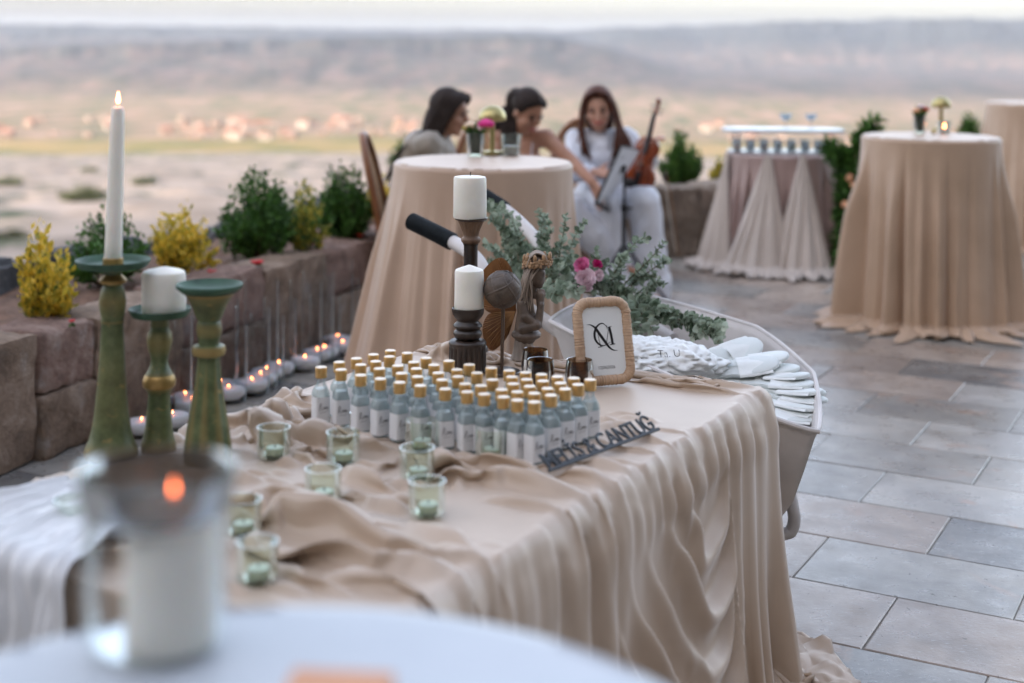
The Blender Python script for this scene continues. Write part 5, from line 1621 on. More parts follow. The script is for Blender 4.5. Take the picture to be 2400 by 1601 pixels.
# satin bags with handwriting at the handle end
MBAG = cloth_mat('white_satin', (0.60, 0.61, 0.59), (0.70, 0.70, 0.67), 0.3)
bags = []
for i, (x, y, z, r, sd) in enumerate(((1490, 812, 0.70, 0.10, 1), (1555, 825, 0.69, 0.115, 2), (1590, 838, 0.675, 0.085, 3), (1515, 838, 0.68, 0.09, 4), (1450, 800, 0.70, 0.08, 5))):
    p = at(x, y, z)
    q = MB()
    def bf(d, sd=sd):
        s_ = Vector((d.x * 1.7 + sd * 5, d.y * 1.7, d.z * 1.7))
        return 1 + 0.28 * abs(mnoise.noise(s_ * 1.6)) + 0.16 * abs(mnoise.noise(s_ * 4))
    q.ball((0, 0, 0), (r * 1.15, r * 0.8, r * 0.42), 60, 40, Euler((0, 0, sd)).to_matrix(), bf)
    b_ = q.build('satin_bag', MBAG, None, None); b_.location = p
    tag(b_, ('crumpled white satin bag at the left of the wheelbarrow load', 'rounded white satin bag with black handwriting on it', 'white satin bag next to the slippers', 'front white satin bag by the table edge', 'white satin bag behind the rattan frame in the wheelbarrow')[i], 'bag', 'satin bags in the wheelbarrow')
    bags.append(b_)
hw = text_mesh('handwriting', 'Ta. U', MINK, 0.032, 0.0003, 'CENTER', -0.0006)
o = obj('handwriting', hw, bags[1], (-0.035, -0.105, 0.030), (math.radians(62), 0, math.radians(14)))
# eucalyptus garland
t = NT('eucalyptus_leaf')
oi = t.new('ShaderNodeObjectInfo'); geo = t.new('ShaderNodeNewGeometry')
f = t.math('ADD', t.math('MULTIPLY', oi.outputs['Random'], 0.5), t.math('MULTIPLY', geo.outputs['Random Per Island'], 0.5))
col = t.ramp(f, [(0.08, (0.11, 0.155, 0.095)), (0.32, (0.31, 0.375, 0.275)), (0.70, (0.54, 0.60, 0.48))])
t.link(col, t.b.inputs['Base Color']); t.b.inputs['Roughness'].default_value = 0.5
tr = t.new('ShaderNodeBsdfTranslucent'); t.link(col, tr.inputs[0])
mx = t.new('ShaderNodeMixShader'); mx.inputs[0].default_value = 0.3
t.link(t.b.outputs[0], mx.inputs[1]); t.link(tr.outputs[0], mx.inputs[2]); t.link(mx.outputs[0], t.out.inputs[0])
MEUC = t.m
def leaf_shape(L, Wd, cup, round_=1.0):
    pts = []
    for i in range(9):
        f = i / 8; pts.append((f * L, Wd / 2 * math.sin(PI * f ** (0.85 * round_)) ** 0.75))
    vs = [(x, 0, -cup * math.sin(PI * x / L)) for x, w in pts]
    vs += [(x, w, cup * 0.3) for x, w in pts[1:-1]] + [(x, -w, cup * 0.3) for x, w in pts[1:-1]]
    fs = []
    for i in range(8):
        a, b = i, i + 1
        l0 = 9 + i - 1 if 1 <= i <= 7 else a; l1 = 9 + i if i < 7 else b
        fs.append(tuple(dict.fromkeys((a, b, l1, l0)).keys()))
        r0 = 16 + i - 1 if 1 <= i <= 7 else a; r1 = 16 + i if i < 7 else b
        fs.append(tuple(dict.fromkeys((b, a, r0, r1)).keys()))
    return vs, fs
EL = []
for L, Wd, cup in ((0.026, 0.024, 0.003), (0.030, 0.024, 0.004), (0.022, 0.022, 0.002), (0.033, 0.026, 0.005)):
    q = MB(); q.add(*leaf_shape(L, Wd, cup)); EL.append(q)
ELM = [q.mesh('leaf', MEUC, None) for q in EL]
gar = thing('eucalyptus_garland', 'grey green eucalyptus garland trailing along the far rim and handle of the wheelbarrow', 'garland', (0.5, 4.7, 0.75))
GO = Vector((0.5, 4.7, 0.75))
MSTEM = M('eucalyptus_stem', (0.16, 0.13, 0.075), 0.7, 0.2, 20)
rg = random.Random(21)
sprigs = []      # base mark, tip mark, distance, bend
def sp(b, tip, d0, d1, n=16, bend=0.03, size=1.0): sprigs.append((up(*b, d0), up(*tip, d1), n, bend, size))
for tip in ((1062, 428), (1078, 438), (1100, 455)): sp((1150, 500), tip, 5.45, 5.6, 9, 0.01)
for b, tip in (((1180, 640), (1122, 468)), ((1200, 640), (1140, 500)), ((1215, 650), (1190, 495)), ((1230, 650), (1235, 478)), ((1250, 650), (1252, 490)), ((1260, 650), (1270, 525)), ((1270, 655), (1300, 488)),
               ((1290, 650), (1345, 505)), ((1180, 650), (1110, 560)), ((1170, 640), (1120, 600)), ((1240, 660), (1200, 560)), ((1270, 660), (1290, 560)), ((1300, 650), (1320, 590)), ((1220, 660), (1160, 540)),
               ((1200, 655), (1150, 590)), ((1280, 660), (1250, 560)), ((1240, 655), (1215, 610)), ((1190, 600), (1112, 500)), ((1300, 660), (1280, 610)), ((1330, 655), (1300, 615)), ((1205, 610), (1140, 470)), ((1230, 620), (1175, 520)), ((1255, 625), (1265, 505)), ((1180, 560), (1128, 455))):
    sp(b, tip, 5.0 + rg.uniform(-0.15, 0.1), 5.0 + rg.uniform(-0.25, 0.3), 20, 0.04)
for b, tip in (((1420, 650), (1490, 545)), ((1430, 655), (1527, 552)), ((1440, 660), (1530, 600)), ((1400, 650), (1430, 590)), ((1370, 650), (1395, 600)), ((1450, 665), (1520, 640)), ((1340, 650), (1372, 570)), ((1480, 690), (1527, 655))):
    sp(b, tip, 4.85, 4.8, 15, 0.04)
for k in range(26):
    f = k / 25
    b = (1330 + 290 * f, 650 + 118 * f); L = rg.uniform(45, 95) * (1 - 0.35 * f)
    a = rg.uniform(-0.9, 1.0)
    sp(b, (b[0] + L * math.cos(a) * 1.1, b[1] + L * math.sin(a) * 0.6 + 8), 4.92 - 0.42 * f, 4.86 - 0.45 * f, 15, 0.03)
for tip in ((1662, 778), (1640, 760), (1620, 770)): sp((1560, 720), tip, 4.6, 4.45, 14, 0.01)
for b, tip in (((1440, 690), (1480, 790)), ((1430, 680), (1465, 770)), ((1455, 700), (1500, 765)), ((1235, 655), (1310, 668)), ((1260, 665), (1330, 670)), ((1220, 660), (1290, 680))):
    sp(b, tip, 4.70, 4.55, 9, 0.01, 1.35)
stems = MB(); nleaf = 0; mass = MB(); mass.smooth = False; allleaf = []
for a, b, n, bend, size in sprigs:
    sag = Vector((rg.uniform(-1, 1) * bend, rg.uniform(-1, 1) * bend, rg.uniform(0.1, 0.9) * bend))
    line = bez(a, a.lerp(b, 0.35) + sag, a.lerp(b, 0.7) + sag * 1.2, b, 10)
    stems.tube([Vector(p) - GO for p in line], [0.0026 - 0.0017 * i / 10 for i in range(11)], 5)
    ang = rg.uniform(0, 6)
    for k in range(n):
        f = 0.10 + 0.90 * (k + rg.uniform(-0.2, 0.2)) / n; f = min(max(f, 0.02), 0.999) * 10; j = int(f)
        p = Vector(line[j]).lerp(Vector(line[j + 1]), f - j); ax = (Vector(line[j + 1]) - Vector(line[j])).normalized()
        side = ax.orthogonal().normalized(); side.rotate(Matrix.Rotation(ang + k * 1.4, 3, ax))
        for sgn_ in (1, -1):
            d = (side * sgn_ + ax * rg.uniform(0.2, 0.7) + rvec(rg) * 0.25).normalized()
            nn = (ax + rvec(rg) * 0.5); nn = (nn - d * nn.dot(d)).normalized()
            Mx = Matrix((d, nn.cross(d), nn)).transposed().to_4x4()
            sz = size * rg.uniform(0.75, 1.2) * (1.0 - 0.35 * (f / 10) ** 2)
            allleaf.append((p.y + rg.uniform(0, 0.35), p, Mx, sz, rg.randrange(4)))
allleaf.sort(key=lambda a: a[0])
for i, (_, p, Mx, sz, k) in enumerate(allleaf):
    if i < 300:
        o = bpy.data.objects.new('leaf', ELM[k]); C.objects.link(o); adopt(o, gar)
        o.matrix_local = Matrix.Translation(p - GO) @ Mx @ Matrix.Scale(sz, 4)
    else:
        T = Matrix.Translation(p - GO) @ Mx @ Matrix.Scale(sz, 4)
        mass.add([T @ Vector(v) for v in EL[k].v], EL[k].f)
gr_ = crom([up(1110, 470, 5.5) - GO, up(1180, 560, 5.3) - GO, up(1240, 650, 5.05) - GO, up(1330, 668, 4.95) - GO, up(1460, 692, 4.75) - GO, up(1560, 735, 4.6) - GO, up(1640, 775, 4.5) - GO], 6)
stems.tube(gr_, [0.004] * len(gr_), 6)
stems.build('stems', MSTEM, gar, None)
ms_ = mass.build('leaf_mass', MEUC, gar, None); ms_['kind'] = 'stuff'
# roses on the garland
MPINK = M('petal_blush', (0.78, 0.52, 0.58), 0.6, 0.2, 40, tint=(0.85, 0.72, 0.75)); MROSE = M('petal_pink', (0.66, 0.19, 0.36), 0.6, 0.25, 40); MMAG = M('petal_magenta', (0.52, 0.012, 0.17), 0.6, 0.2, 40)
def bloom(name, label, loc, r, mat, face, seed, cat='flower', group=None, parent=None):
    root = thing(name, label, cat, loc, 0, group)
    rr = random.Random(seed)
    n = Vector(face).normalized(); a = n.orthogonal().normalized(); b = n.cross(a)
    pm = []
    for k in range(26):
        f = k / 25; th = k * 2.4
        open_ = 0.25 + 1.05 * f
        d = a * math.cos(th) + b * math.sin(th)
        vs = []
        for i in range(5):
            s_ = i / 4
            for j in range(5):
                w_ = (j / 4 - 0.5) * 2
                rad = r * (0.10 + 0.75 * f) * (0.35 + 0.65 * s_)
                ang = th + w_ * (0.75 - 0.25 * f)
                dd = a * math.cos(ang) + b * math.sin(ang)
                vs.append(dd * rad + n * (r * (0.75 * s_ * math.cos(open_ * 0.9) - 0.20 * f - 0.08 * w_ * w_ * s_) + 0.10 * r * math.sin(w_ * 4 + k) * s_ * f))
        q = MB(); q.grid(vs, 5, 5)
        pm.append(q)
    for q in pm: q.build('petal', mat, root, None)
    q = MB(); q.ball(n * r * 0.05, r * 0.34, 10, 7); q.build('heart', mat, root)
    return root
bloom('rose', 'large blush pink rose lowest in the flower cluster on the garland', up(1345, 643, 4.60), 0.046, MPINK, (-0.2, -1, 0.25), 1)
bloom('rose', 'mid pink rose upper left in the flower cluster on the garland', up(1336, 611, 4.68), 0.037, MROSE, (-0.4, -0.8, 0.5), 2)
bloom('rose', 'magenta rose at the top right of the flower cluster on the garland', up(1371, 607, 4.70), 0.024, MMAG, (0.3, -0.6, 0.8), 3)
bloom('rose', 'small blush rose right of the large one in the garland cluster', up(1374, 632, 4.66), 0.025, MPINK, (0.5, -1, 0.1), 4)
bloom('rose', 'dark magenta bud peeping out under the large blush rose', up(1333, 663, 4.66), 0.014, MMAG, (-0.3, -1, -0.4), 5)
# ---------------------------------------------------------------- round tables in floor length cloths
MTAN = cloth_mat('tan_tablecloth', (0.41, 0.285, 0.19), (0.49, 0.345, 0.24), 0.25)
MPEACH = cloth_mat('peach_tablecloth', (0.46, 0.32, 0.225), (0.54, 0.385, 0.28), 0.25)
MWHITE = cloth_mat('white_tablecloth', (0.42, 0.455, 0.49), (0.47, 0.50, 0.535), 0.1)
def round_cloth(name, label, c, R, h, mat, seed, flare=lambda a: 0.14, npl=22, top=None, puddle=0.0, n=460, amp=0.05):
    a = np.linspace(0, 2 * PI, n, endpoint=False)
    rows = []
    for k in range(24):
        f = k / 23
        rr = (R - 0.012) * f
        rows.append(np.stack([rr * np.cos(a), rr * np.sin(a), np.full(n, h) + 0.0008 * fbm(rr * 9 * np.cos(a), rr * 9 * np.sin(a), 2, seed)], -1))
    ns = 120
    fl = np.array([flare(t) for t in a])
    ph = a * npl + 3.0 * fbm(np.cos(a) * 2.2 + 3, np.sin(a) * 2.2, 3, seed)
    ampv = amp * (0.2 + 1.45 * np.clip(fbm(np.cos(a) * 3, np.sin(a) * 3 + 5, 2, seed + 3) + 0.35, 0, 1.3))
    for k in range(ns):
        t = k / (ns - 1)
        drop = t * (h - 0.012)
        tw = ph + 1.3 * t * np.cos(a + 0.6) + 0.7 * pn(np.cos(a) * 3 + t, np.sin(a) * 3 + t * 0.8, seed + 5)
        pr = billow(np.sin(tw / 2), 0.12) * 1.5 - 0.6 + 0.25 * np.sin(tw * 1.5 + 1)
        A = ampv * sst(0.0, 0.45, t) * (0.5 + 0.9 * t)
        edge = 0.012 * min(1, drop / 0.012) ** 0.5
        rr = R - 0.012 + edge + fl * t ** 1.25 + A * (pr + 0.0)
        z = np.full(n, h - 0.0015 * (k > 0) - drop)
        if puddle and t > 0.965:
            e = (t - 0.965) / 0.035
            rr = rr + puddle * e * (0.3 + billow(pn(np.cos(a) * 5, np.sin(a) * 5 + e, seed + 7)) * 2.0)
            z = np.maximum(z, 0.006) + 0.03 * billow(pn(np.cos(a) * 9 + e * 3, np.sin(a) * 9, seed + 9)) * (1 - e)
        rows.append(np.stack([rr * np.cos(a), rr * np.sin(a), z], -1))
    o = big_grid(name, np.stack(rows), n, len(rows), mat, None, wrap=True)
    o.location = (c[0], c[1], 0)
    tag(o, label, 'tablecloth', 'cloths of the round tables')
    # the table itself, hidden under its cloth
    tbl = thing('round_table', top, 'table', (c[0], c[1], 0), 0, 'round bar tables')
    q = MB(); q.lathe([(R - 0.03, h - 0.035), (R - 0.02, h - 0.03), (R - 0.02, h - 0.006)], 40); q.build('tabletop', MPLAST, tbl)
    q = MB(); q.lathe([(0.25, 0.0), (0.25, 0.012), (0.03, 0.03), (0.03, h - 0.036)], 24); q.build('pedestal', MSTEEL, tbl)
    return o
def lobe(a, c, w): 
    d = (a - c + PI) % (2 * PI) - PI
    return math.exp(-(d / w) ** 2)
T1 = Vector((-0.122, 6.357, 0)); T2 = Vector((2.48, 8.40, 0)); T3 = Vector((4.29, 11.6, 0)); TF = Vector((-0.18, 0.985, 0))
round_cloth('tablecloth', 'peach cloth of the round table with the mushroom lamp in front of the musicians', T1, 0.40, 1.10, MPEACH, 71, lambda a: 0.01 + 0.19 * lobe(a, PI * 1.05, 1.0) + 0.03 * lobe(a, 1.5 * PI, 0.8), 26, 'round bar table under the peach cloth in front of the musicians', 0.05, amp=0.040)
round_cloth('tablecloth', 'tan cloth pooling on the paving, nearer round table on the right', T2, 0.40, 1.10, MTAN, 72, lambda a: 0.0 + 0.085 * lobe(a, PI * 1.05, 0.8) + 0.05 * lobe(a, 1.72 * PI, 0.5), 20, 'round bar table under the tan cloth, nearer on the right', 0.16, amp=0.060)
round_cloth('tablecloth', 'tan cloth of the farthest round table at the right picture edge', T3, 0.40, 1.17, MTAN, 73, lambda a: 0.10 + 0.06 * lobe(a, PI, 0.9), 22, 'round bar table under the tan cloth at the right picture edge', 0.08)
round_cloth('tablecloth', 'blurred white cloth of the nearest round table at the bottom of the picture', TF, 0.40, 1.10, MWHITE, 74, lambda a: 0.12, 20, 'round bar table under the white cloth nearest the camera', 0.05)
# things on the nearest table
p = at(390, 1492, 1.10); PC = p.copy()
hurr = thing('glass_hurricane', 'wide clear glass hurricane around the lit white pillar candle on the nearest table', 'glass', p + Vector((-0.014, 0.006, 0.0022)))
MHUR = glass_thin('hurricane_glass', (0.985, 0.99, 0.99), 0.03, 0.12)
q = MB(); q.lathe([(0.001, 0.004), (0.052, 0.005), (0.0585, 0.012), (0.0605, 0.05), (0.0605, 0.11), (0.0630, 0.14), (0.0660, 0.155), (0.0680, 0.156), (0.0660, 0.142), (0.0635, 0.11), (0.0635, 0.05), (0.061, 0.006), (0.052, 0.001), (0.001, 0.0)], 56); q.build('glass', MHUR, hurr)
MBAND = glass_thin('rim_painted_refraction', (0.58, 0.55, 0.52), 0.08, 0.3, 0.35, (0.16, 0.14, 0.125))  # dark refraction seen in the rim glass, put into the band's colour
q = MB(); q.lathe([(0.0634, 0.124), (0.0640, 0.128), (0.0668, 0.142), (0.0700, 0.156), (0.0715, 0.158), (0.0690, 0.140), (0.0655, 0.126), (0.0636, 0.122)], 56); q.build('rim_refraction_band', MBAND, hurr)
pillar('pillar_candle', 'blurred lit white pillar candle inside the glass hurricane nearest the camera', p + Vector((0, 0, 0.0075)), 0.0405, 0.122, True, -0.002, None, 0.5, glow('soft_flame', (1.0, 0.20, 0.06), 1.6))
MORANGE = M('terracotta_card', (0.62, 0.30, 0.16), 0.6, 0.08, 10)
p = at(800, 1585, 1.10)
q = MB(); q.smooth = False; q.box((0, 0, 0.009), (0.085, 0.05, 0.016), 0); o = q.build('coaster_box', MORANGE, None); o.location = (p.x - 0.005, p.y - 0.028, 1.1015); o.rotation_euler = (0, 0, -0.08)
tag(o, 'blurred peach orange box lying on the nearest white table at the bottom edge', 'box')
# things on the peach and tan tables: flower vase, mushroom lamp, candle glass
MBRASS = M('brushed_brass', (0.42, 0.36, 0.16), 0.32, 0.1, 12, metal=0.75)
MVASE = glass_thin('vase_glass', (0.90, 0.93, 0.92), 0.03, 0.36)
MDKGREEN = M('dark_stalks', (0.03, 0.05, 0.025), 0.6, 0.4, 30)
MWATERC = M('white_candle_wax', (0.74, 0.72, 0.70), 0.5, 0.03, 20, sss=0.2)
def lamp(label, p, s=1.0):
    root = thing('mushroom_lamp', label, 'lamp', p, 0, 'brass mushroom lamps'); root.scale = (s, s, s)
    q = MB(); q.lathe([(0.043, 0), (0.044, 0.004), (0.043, 0.014), (0.040, 0.017), (0.014, 0.019), (0.0125, 0.024)], 36); q.build('foot', MBRASS, root)
    q = MB(); q.lathe([(0.0125, 0.02), (0.0125, 0.16)], 24); q.build('pole', MBRASS, root)
    q = MB(); q.lathe([(0.0125, 0.158), (0.052, 0.157), (0.062, 0.160), (0.065, 0.166), (0.064, 0.180), (0.056, 0.202), (0.042, 0.219), (0.022, 0.230), (0.001, 0.233)], 40); q.build('shade', MBRASS, root)
def posy(label, p, w, h, blooms, glass=True):
    root = thing('flower_vase', label, 'vase', p, 0, 'flower vases on round tables')
    r = w / 2
    q = MB(); q.lathe([(0.001, 0.004), (r * 0.80, 0.005), (r * 0.96, h), (r * 1.0, h), (r * 0.86, 0.0), (0.001, 0)], 32); q.build('glass', MVASE, root)
    q = MB(); q.lathe([(r * 0.55, 0.012), (r * 0.70, h * 0.5), (r * 0.85, h * 1.05), (r * 0.5, h * 1.15), (0.002, h * 1.18)], 20, flute=lambda a, z: 1 + 0.15 * math.sin(a * 7 + z * 60)); q.build('stalks', MDKGREEN, root)
    q = MB(); q.smooth = False
    rr = random.Random(int(p.x * 1000) + 5)
    for k in range(90):
        d = (rvec(rr) + Vector((0, 0, 0.9))).normalized(); n = d.orthogonal().normalized()
        leaf_quad(q, Vector((rr.uniform(-r, r) * 0.7, rr.uniform(-r, r) * 0.7, h * rr.uniform(0.95, 1.3))), d, n, 0.035, 0.016)
    q.build('leaves', ML_MID, root, None)
    for i, (dx, dz, rb, mat, lab) in enumerate(blooms):
        q = MB()
        for k in range(14):
            th = k * 2.4; f = k / 13
            q.ball((dx + math.cos(th) * rb * 0.6 * f, -0.4 * rb + math.sin(th) * rb * 0.5 * f, dz + rb * 0.25 * (1 - f)), (rb * 0.5, rb * 0.5, rb * 0.42), 8, 6)
        q.build('bloom', mat, root)
    return root
MCREAM = M('petal_cream', (0.74, 0.58, 0.42), 0.6, 0.15, 40); MHOT = M('petal_hot_pink', (0.68, 0.04, 0.25), 0.6, 0.2, 40); MPEA = M('petal_peach', (0.70, 0.36, 0.20), 0.6, 0.2, 40)
def upz(x, y, z): return at(x, y, z)
p = upz(1091, 358, 1.102); posy('clear vase with a hot pink and cream posy on the peach table', p, 0.088, 0.105, [(-0.022, 0.142, 0.030, MCREAM, ''), (0.048, 0.150, 0.038, MHOT, ''), (0.016, 0.128, 0.026, MPINK, ''), (-0.045, 0.128, 0.020, ML_YEL2, '')])
p = upz(1130, 355, 1.102); lamp('brass mushroom lamp beside the flower vase on the peach table', p, 1.0)
def cup_candle(label, clabel, p, w, h, fill, lit):
    g = thing('candle_glass', label, 'glass', p, 0, 'candle glasses on round tables')
    r = w / 2
    q = MB(); q.lathe([(0.001, 0.003), (r * 0.88, 0.004), (r * 0.97, h), (r, h), (r * 0.92, 0), (0.001, 0)], 36); q.build('glass', MVASE, g)
    c_ = thing('jar_candle', clabel, 'candle', p + Vector((0, 0, 0.0045)), 0)
    q = MB(); q.lathe([(r * 0.84, 0), (r * 0.87, h * fill), (r * 0.6, h * fill - 0.002), (0.001, h * fill - 0.002)], 30); q.build('wax', MWATERC, c_)
    wick(c_, (0, 0, h * fill - 0.003))
    if lit: flame(c_, (0, 0, h * fill + 0.006), 0.9)
p = upz(1173, 356, 1.102); cup_candle('clear tumbler around a white candle at the right of the peach table', 'white candle in the clear tumbler on the peach table', p, 0.098, 0.098, 0.40, False)
p = upz(2111, 306, 1.102); posy('clear vase with a small red and peach posy on the nearer tan table', p, 0.080, 0.105, [(-0.02, 0.135, 0.026, MPEA, ''), (0.03, 0.145, 0.024, MPET_RED, ''), (0.005, 0.160, 0.022, MPINK, '')])
p = upz(2160, 300, 1.102); lamp('brass mushroom lamp on the nearer tan table at the right', p, 0.92)
p = upz(2168, 306, 1.102); cup_candle('low clear glass with a lit candle on the nearer tan table', 'lit white candle in the low glass on the nearer tan table', p, 0.080, 0.075, 0.28, True)
p = upz(2143, 308, 1.102); q = MB(); q.ball((0, 0, 0.014), 0.014, 12, 8); q.ball((0, 0, 0.032), (0.006, 0.006, 0.008), 8, 6); o = q.build('brass_ornament', MBRASS); o.location = p; tag(o, 'tiny dark brass ornament between vase and lit candle on the tan table', 'ornament')

# ---------------------------------------------------------------- cylinder vases with floating candles along the wall
MCYL = glass_thin('cylinder_glass', (0.975, 0.98, 0.985), 0.10, 0.075)
MBOWL = M('white_floating_candle', (0.84, 0.85, 0.87), 0.45, 0.04, 10, sss=0.2)
cv = thing('cylinder_vase', 'x', 'vase')
fc = thing('floating_candle', 'x', 'candle')
q = MB(); q.lathe([(0.001, 0.004), (0.076, 0.006), (0.0785, 0.012), (0.0785, 0.395), (0.0800, 0.399), (0.0815, 0.395), (0.0815, 0.010), (0.077, 0.0), (0.001, 0)], 40); q.build('glass', MCYL, cv)
q = MB(); q.lathe([(0.03, 0), (0.056, 0.006), (0.072, 0.024), (0.0745, 0.040), (0.070, 0.050), (0.054, 0.054), (0.02, 0.050), (0.001, 0.048)], 36); q.build('wax', MBOWL, fc)
wick(fc, (0, 0, 0.047)); flame(fc, (0, 0, 0.055), 0.38)
vz = [(787, 814, 1.0), (745, 826, 0.8), (700, 850, 1.1), (728, 832, 1.15), (640, 864, 0.95), (612, 878, 0.8), (578, 904, 1.0), (598, 890, 1.25), (525, 922, 0.85), (505, 908, 1.1), (440, 950, 1.0), (395, 985, 1.2), (325, 1000, 0.95), (425, 938, 1.3), (775, 800, 1.2)]
vl = ['nearest the peach tablecloth', 'second from the peach tablecloth', 'in the middle of the far group by the wall', 'in the tall glass of the far group by the wall', 'just left of the far group by the wall', 'third left of the far group by the wall', 'beside the empty green candlestick on its right', 'in a taller glass right of the empty green candlestick', 'with a bright flame right of the empty candlestick',
      'in the glass against the wall right of the empty candlestick', 'seen between the squat and the empty candlestick', 'seen low between two green candlesticks', 'seen between the tallest and the squat candlestick', 'in the tallest glass behind the squat candlestick', 'rearmost one against the wall by the peach tablecloth']
for i, ((x, y, hs), l) in enumerate(zip(vz, vl)):
    p = at(x, y, 0.0); p.z = 0.003
    place(cv, i > 0, p, 0, 'clear cylinder vase ' + l, 'cylinder vases along the wall', (1.0, 1.0, hs))
    place(fc, i > 0, p + Vector((0, 0, 0.0075)), i * 0.7, 'lit white floating candle ' + l, 'floating candles along the wall')
# ---------------------------------------------------------------- drinks table with swagged cloth
MMAUVE = cloth_mat('mauve_cloth', (0.27, 0.185, 0.165), (0.35, 0.245, 0.215), 0.25)
MSHEER = cloth_mat('beige_voile', (0.46, 0.40, 0.35), (0.54, 0.475, 0.42), 0.3)
TBAR = Vector((1.985, 10.50, 0)); BH = 0.83; BR = 0.40
round_cloth('tablecloth', 'mauve cloth of the drinks table behind the musicians', TBAR, BR, BH, MMAUVE, 75, lambda a: 0.07, 20, 'round drinks table under the mauve cloth and pale swags', 0.0)
def swag(label, a0, spread, seed, lean=0.0):
    n, m = 90, 70
    P = np.zeros((m, n, 3))
    s = np.linspace(-1, 1, n)
    for k in range(m):
        t = k / (m - 1)
        wd = (0.10 + 0.90 * t ** 0.9) * spread
        a = a0 + lean * t + s * wd
        rr = BR + 0.012 + 0.11 * t + 0.030 * (0.25 + t) * (np.sin(s * 15 + 2 * fbm(s * 2, s * 0 + t, 2, seed)) * 0.5 + 0.5) + 0.10 * t * (1 - s * s)
        z = BH + 0.004 - (BH - 0.004) * t
        if t > 0.93:
            e = (t - 0.93) / 0.07
            rr = rr + 0.16 * e * (0.4 + billow(pn(s * 4, s * 0 + e, seed)))
            z = 0.012 + 0.05 * billow(pn(s * 5, s * 0 + 3 * e, seed + 1)) + 0.03 * (1 - e) + 0 * s
        P[k, :, 0] = TBAR.x + rr * np.cos(a); P[k, :, 1] = TBAR.y + rr * np.sin(a); P[k, :, 2] = z
    o = big_grid('swag', P, n, m, MSHEER)
    tag(o, label, 'cloth', 'pale swags on the drinks table')
swag('pale voile swag at the left end of the drinks table', math.radians(196), 0.38, 81, 0.05)
swag('pale voile swag left of the middle, gathered high and spreading on the floor', math.radians(248), 0.50, 82, -0.12)
swag('pale voile swag at the middle right of the drinks table', math.radians(282), 0.46, 83, -0.10)
MICE = M('pale_blue_tray', (0.50, 0.58, 0.66), 0.25, 0.06, 8)
sh = thing('drinks_riser', 'pale blue white riser tray standing on the drinks table', 'tray', (TBAR.x + 0.02, TBAR.y, BH + 0.004))
q = MB(); q.smooth = False
pl = [(x * 1.0, y * 0.55) for x, y in rrect(0.88, 0.62, 0.16, 10)]
q.prism(pl, 0.150, 0.172); q.build('upper_tray', MICE, sh)
q = MB(); q.smooth = False; q.prism([(x * 0.9, y * 0.9) for x, y in pl], 0.0, 0.010); q.build('lower_tray', MICE, sh)
for x in (-0.34, 0.34):
    for y in (-0.12, 0.12):
        q = MB(); q.tube([(x, y, 0.01), (x, y, 0.15)], 0.006, 8); q.build('post', MSTEEL, sh)
MCLEAR = glass_thin('drink_glass', (0.88, 0.93, 0.96), 0.03, 0.4, 0.10, (0.6, 0.7, 0.8))
MPUNCH = M('peach_drink', (0.62, 0.34, 0.17), 0.2, 0.1, 20); MWATER = M('pale_drink', (0.48, 0.56, 0.60), 0.2, 0.1, 20); MLIME = M('lime_drink', (0.25, 0.32, 0.14), 0.3, 0.2, 20)
def tumbler(mat):
    g = thing('drink_glass', 'x', 'glass')
    q = MB(); q.lathe([(0.001, 0.003), (0.022, 0.004), (0.029, 0.085), (0.030, 0.085), (0.024, 0), (0.001, 0)], 20); q.build('glass', MCLEAR, g)
    q = MB(); q.lathe([(0.001, 0.004), (0.0215, 0.005), (0.026, 0.055), (0.001, 0.055)], 16); q.build('drink', mat, g)
    return g
tg = [tumbler(m) for m in (MPUNCH, MWATER, MLIME)]; tu = [False] * 3
names = ['peach drink', 'pale drink', 'lime drink']
for i in range(16):
    k = (0, 1, 0, 1, 2, 1, 0, 2, 1)[i % 9]
    x = -0.35 + 0.70 * (i % 8) / 7; y = -0.125 + 0.10 * (i // 8)
    place(tg[k], tu[k], (TBAR.x + 0.02 + x, TBAR.y + y, BH + 0.0145), 0, '%s short glass from the left, %s row under the drinks riser, %s' % (ORD[i % 8], ('front', 'rear')[i // 8], names[k]), 'short glasses with ' + names[k]); tu[k] = True
for i, (x, y, lab) in enumerate(((1806, 290, 'left coupe glass standing on top of the drinks riser'), (1864, 293, 'right coupe glass standing on top of the drinks riser'))):
    p = at(x, y, BH + 0.1765); p.y = TBAR.y - 0.02 + 0.04 * i; p.x = (x * K - 1200) / 3333 * p.y
    g = thing('coupe_glass', lab, 'glass', p, 0, 'coupe glasses')
    q = MB(); q.lathe([(0.028, 0), (0.028, 0.002), (0.004, 0.006), (0.0035, 0.055), (0.012, 0.062), (0.034, 0.078), (0.046, 0.108), (0.0445, 0.108), (0.032, 0.081), (0.010, 0.066), (0.001, 0.065)], 28); q.build('glass', MCLEAR, g)
    q = MB(); q.lathe([(0.001, 0.0665), (0.010, 0.068), (0.030, 0.083), (0.035, 0.090), (0.001, 0.090)], 20); q.build('drink', MWATER, g)
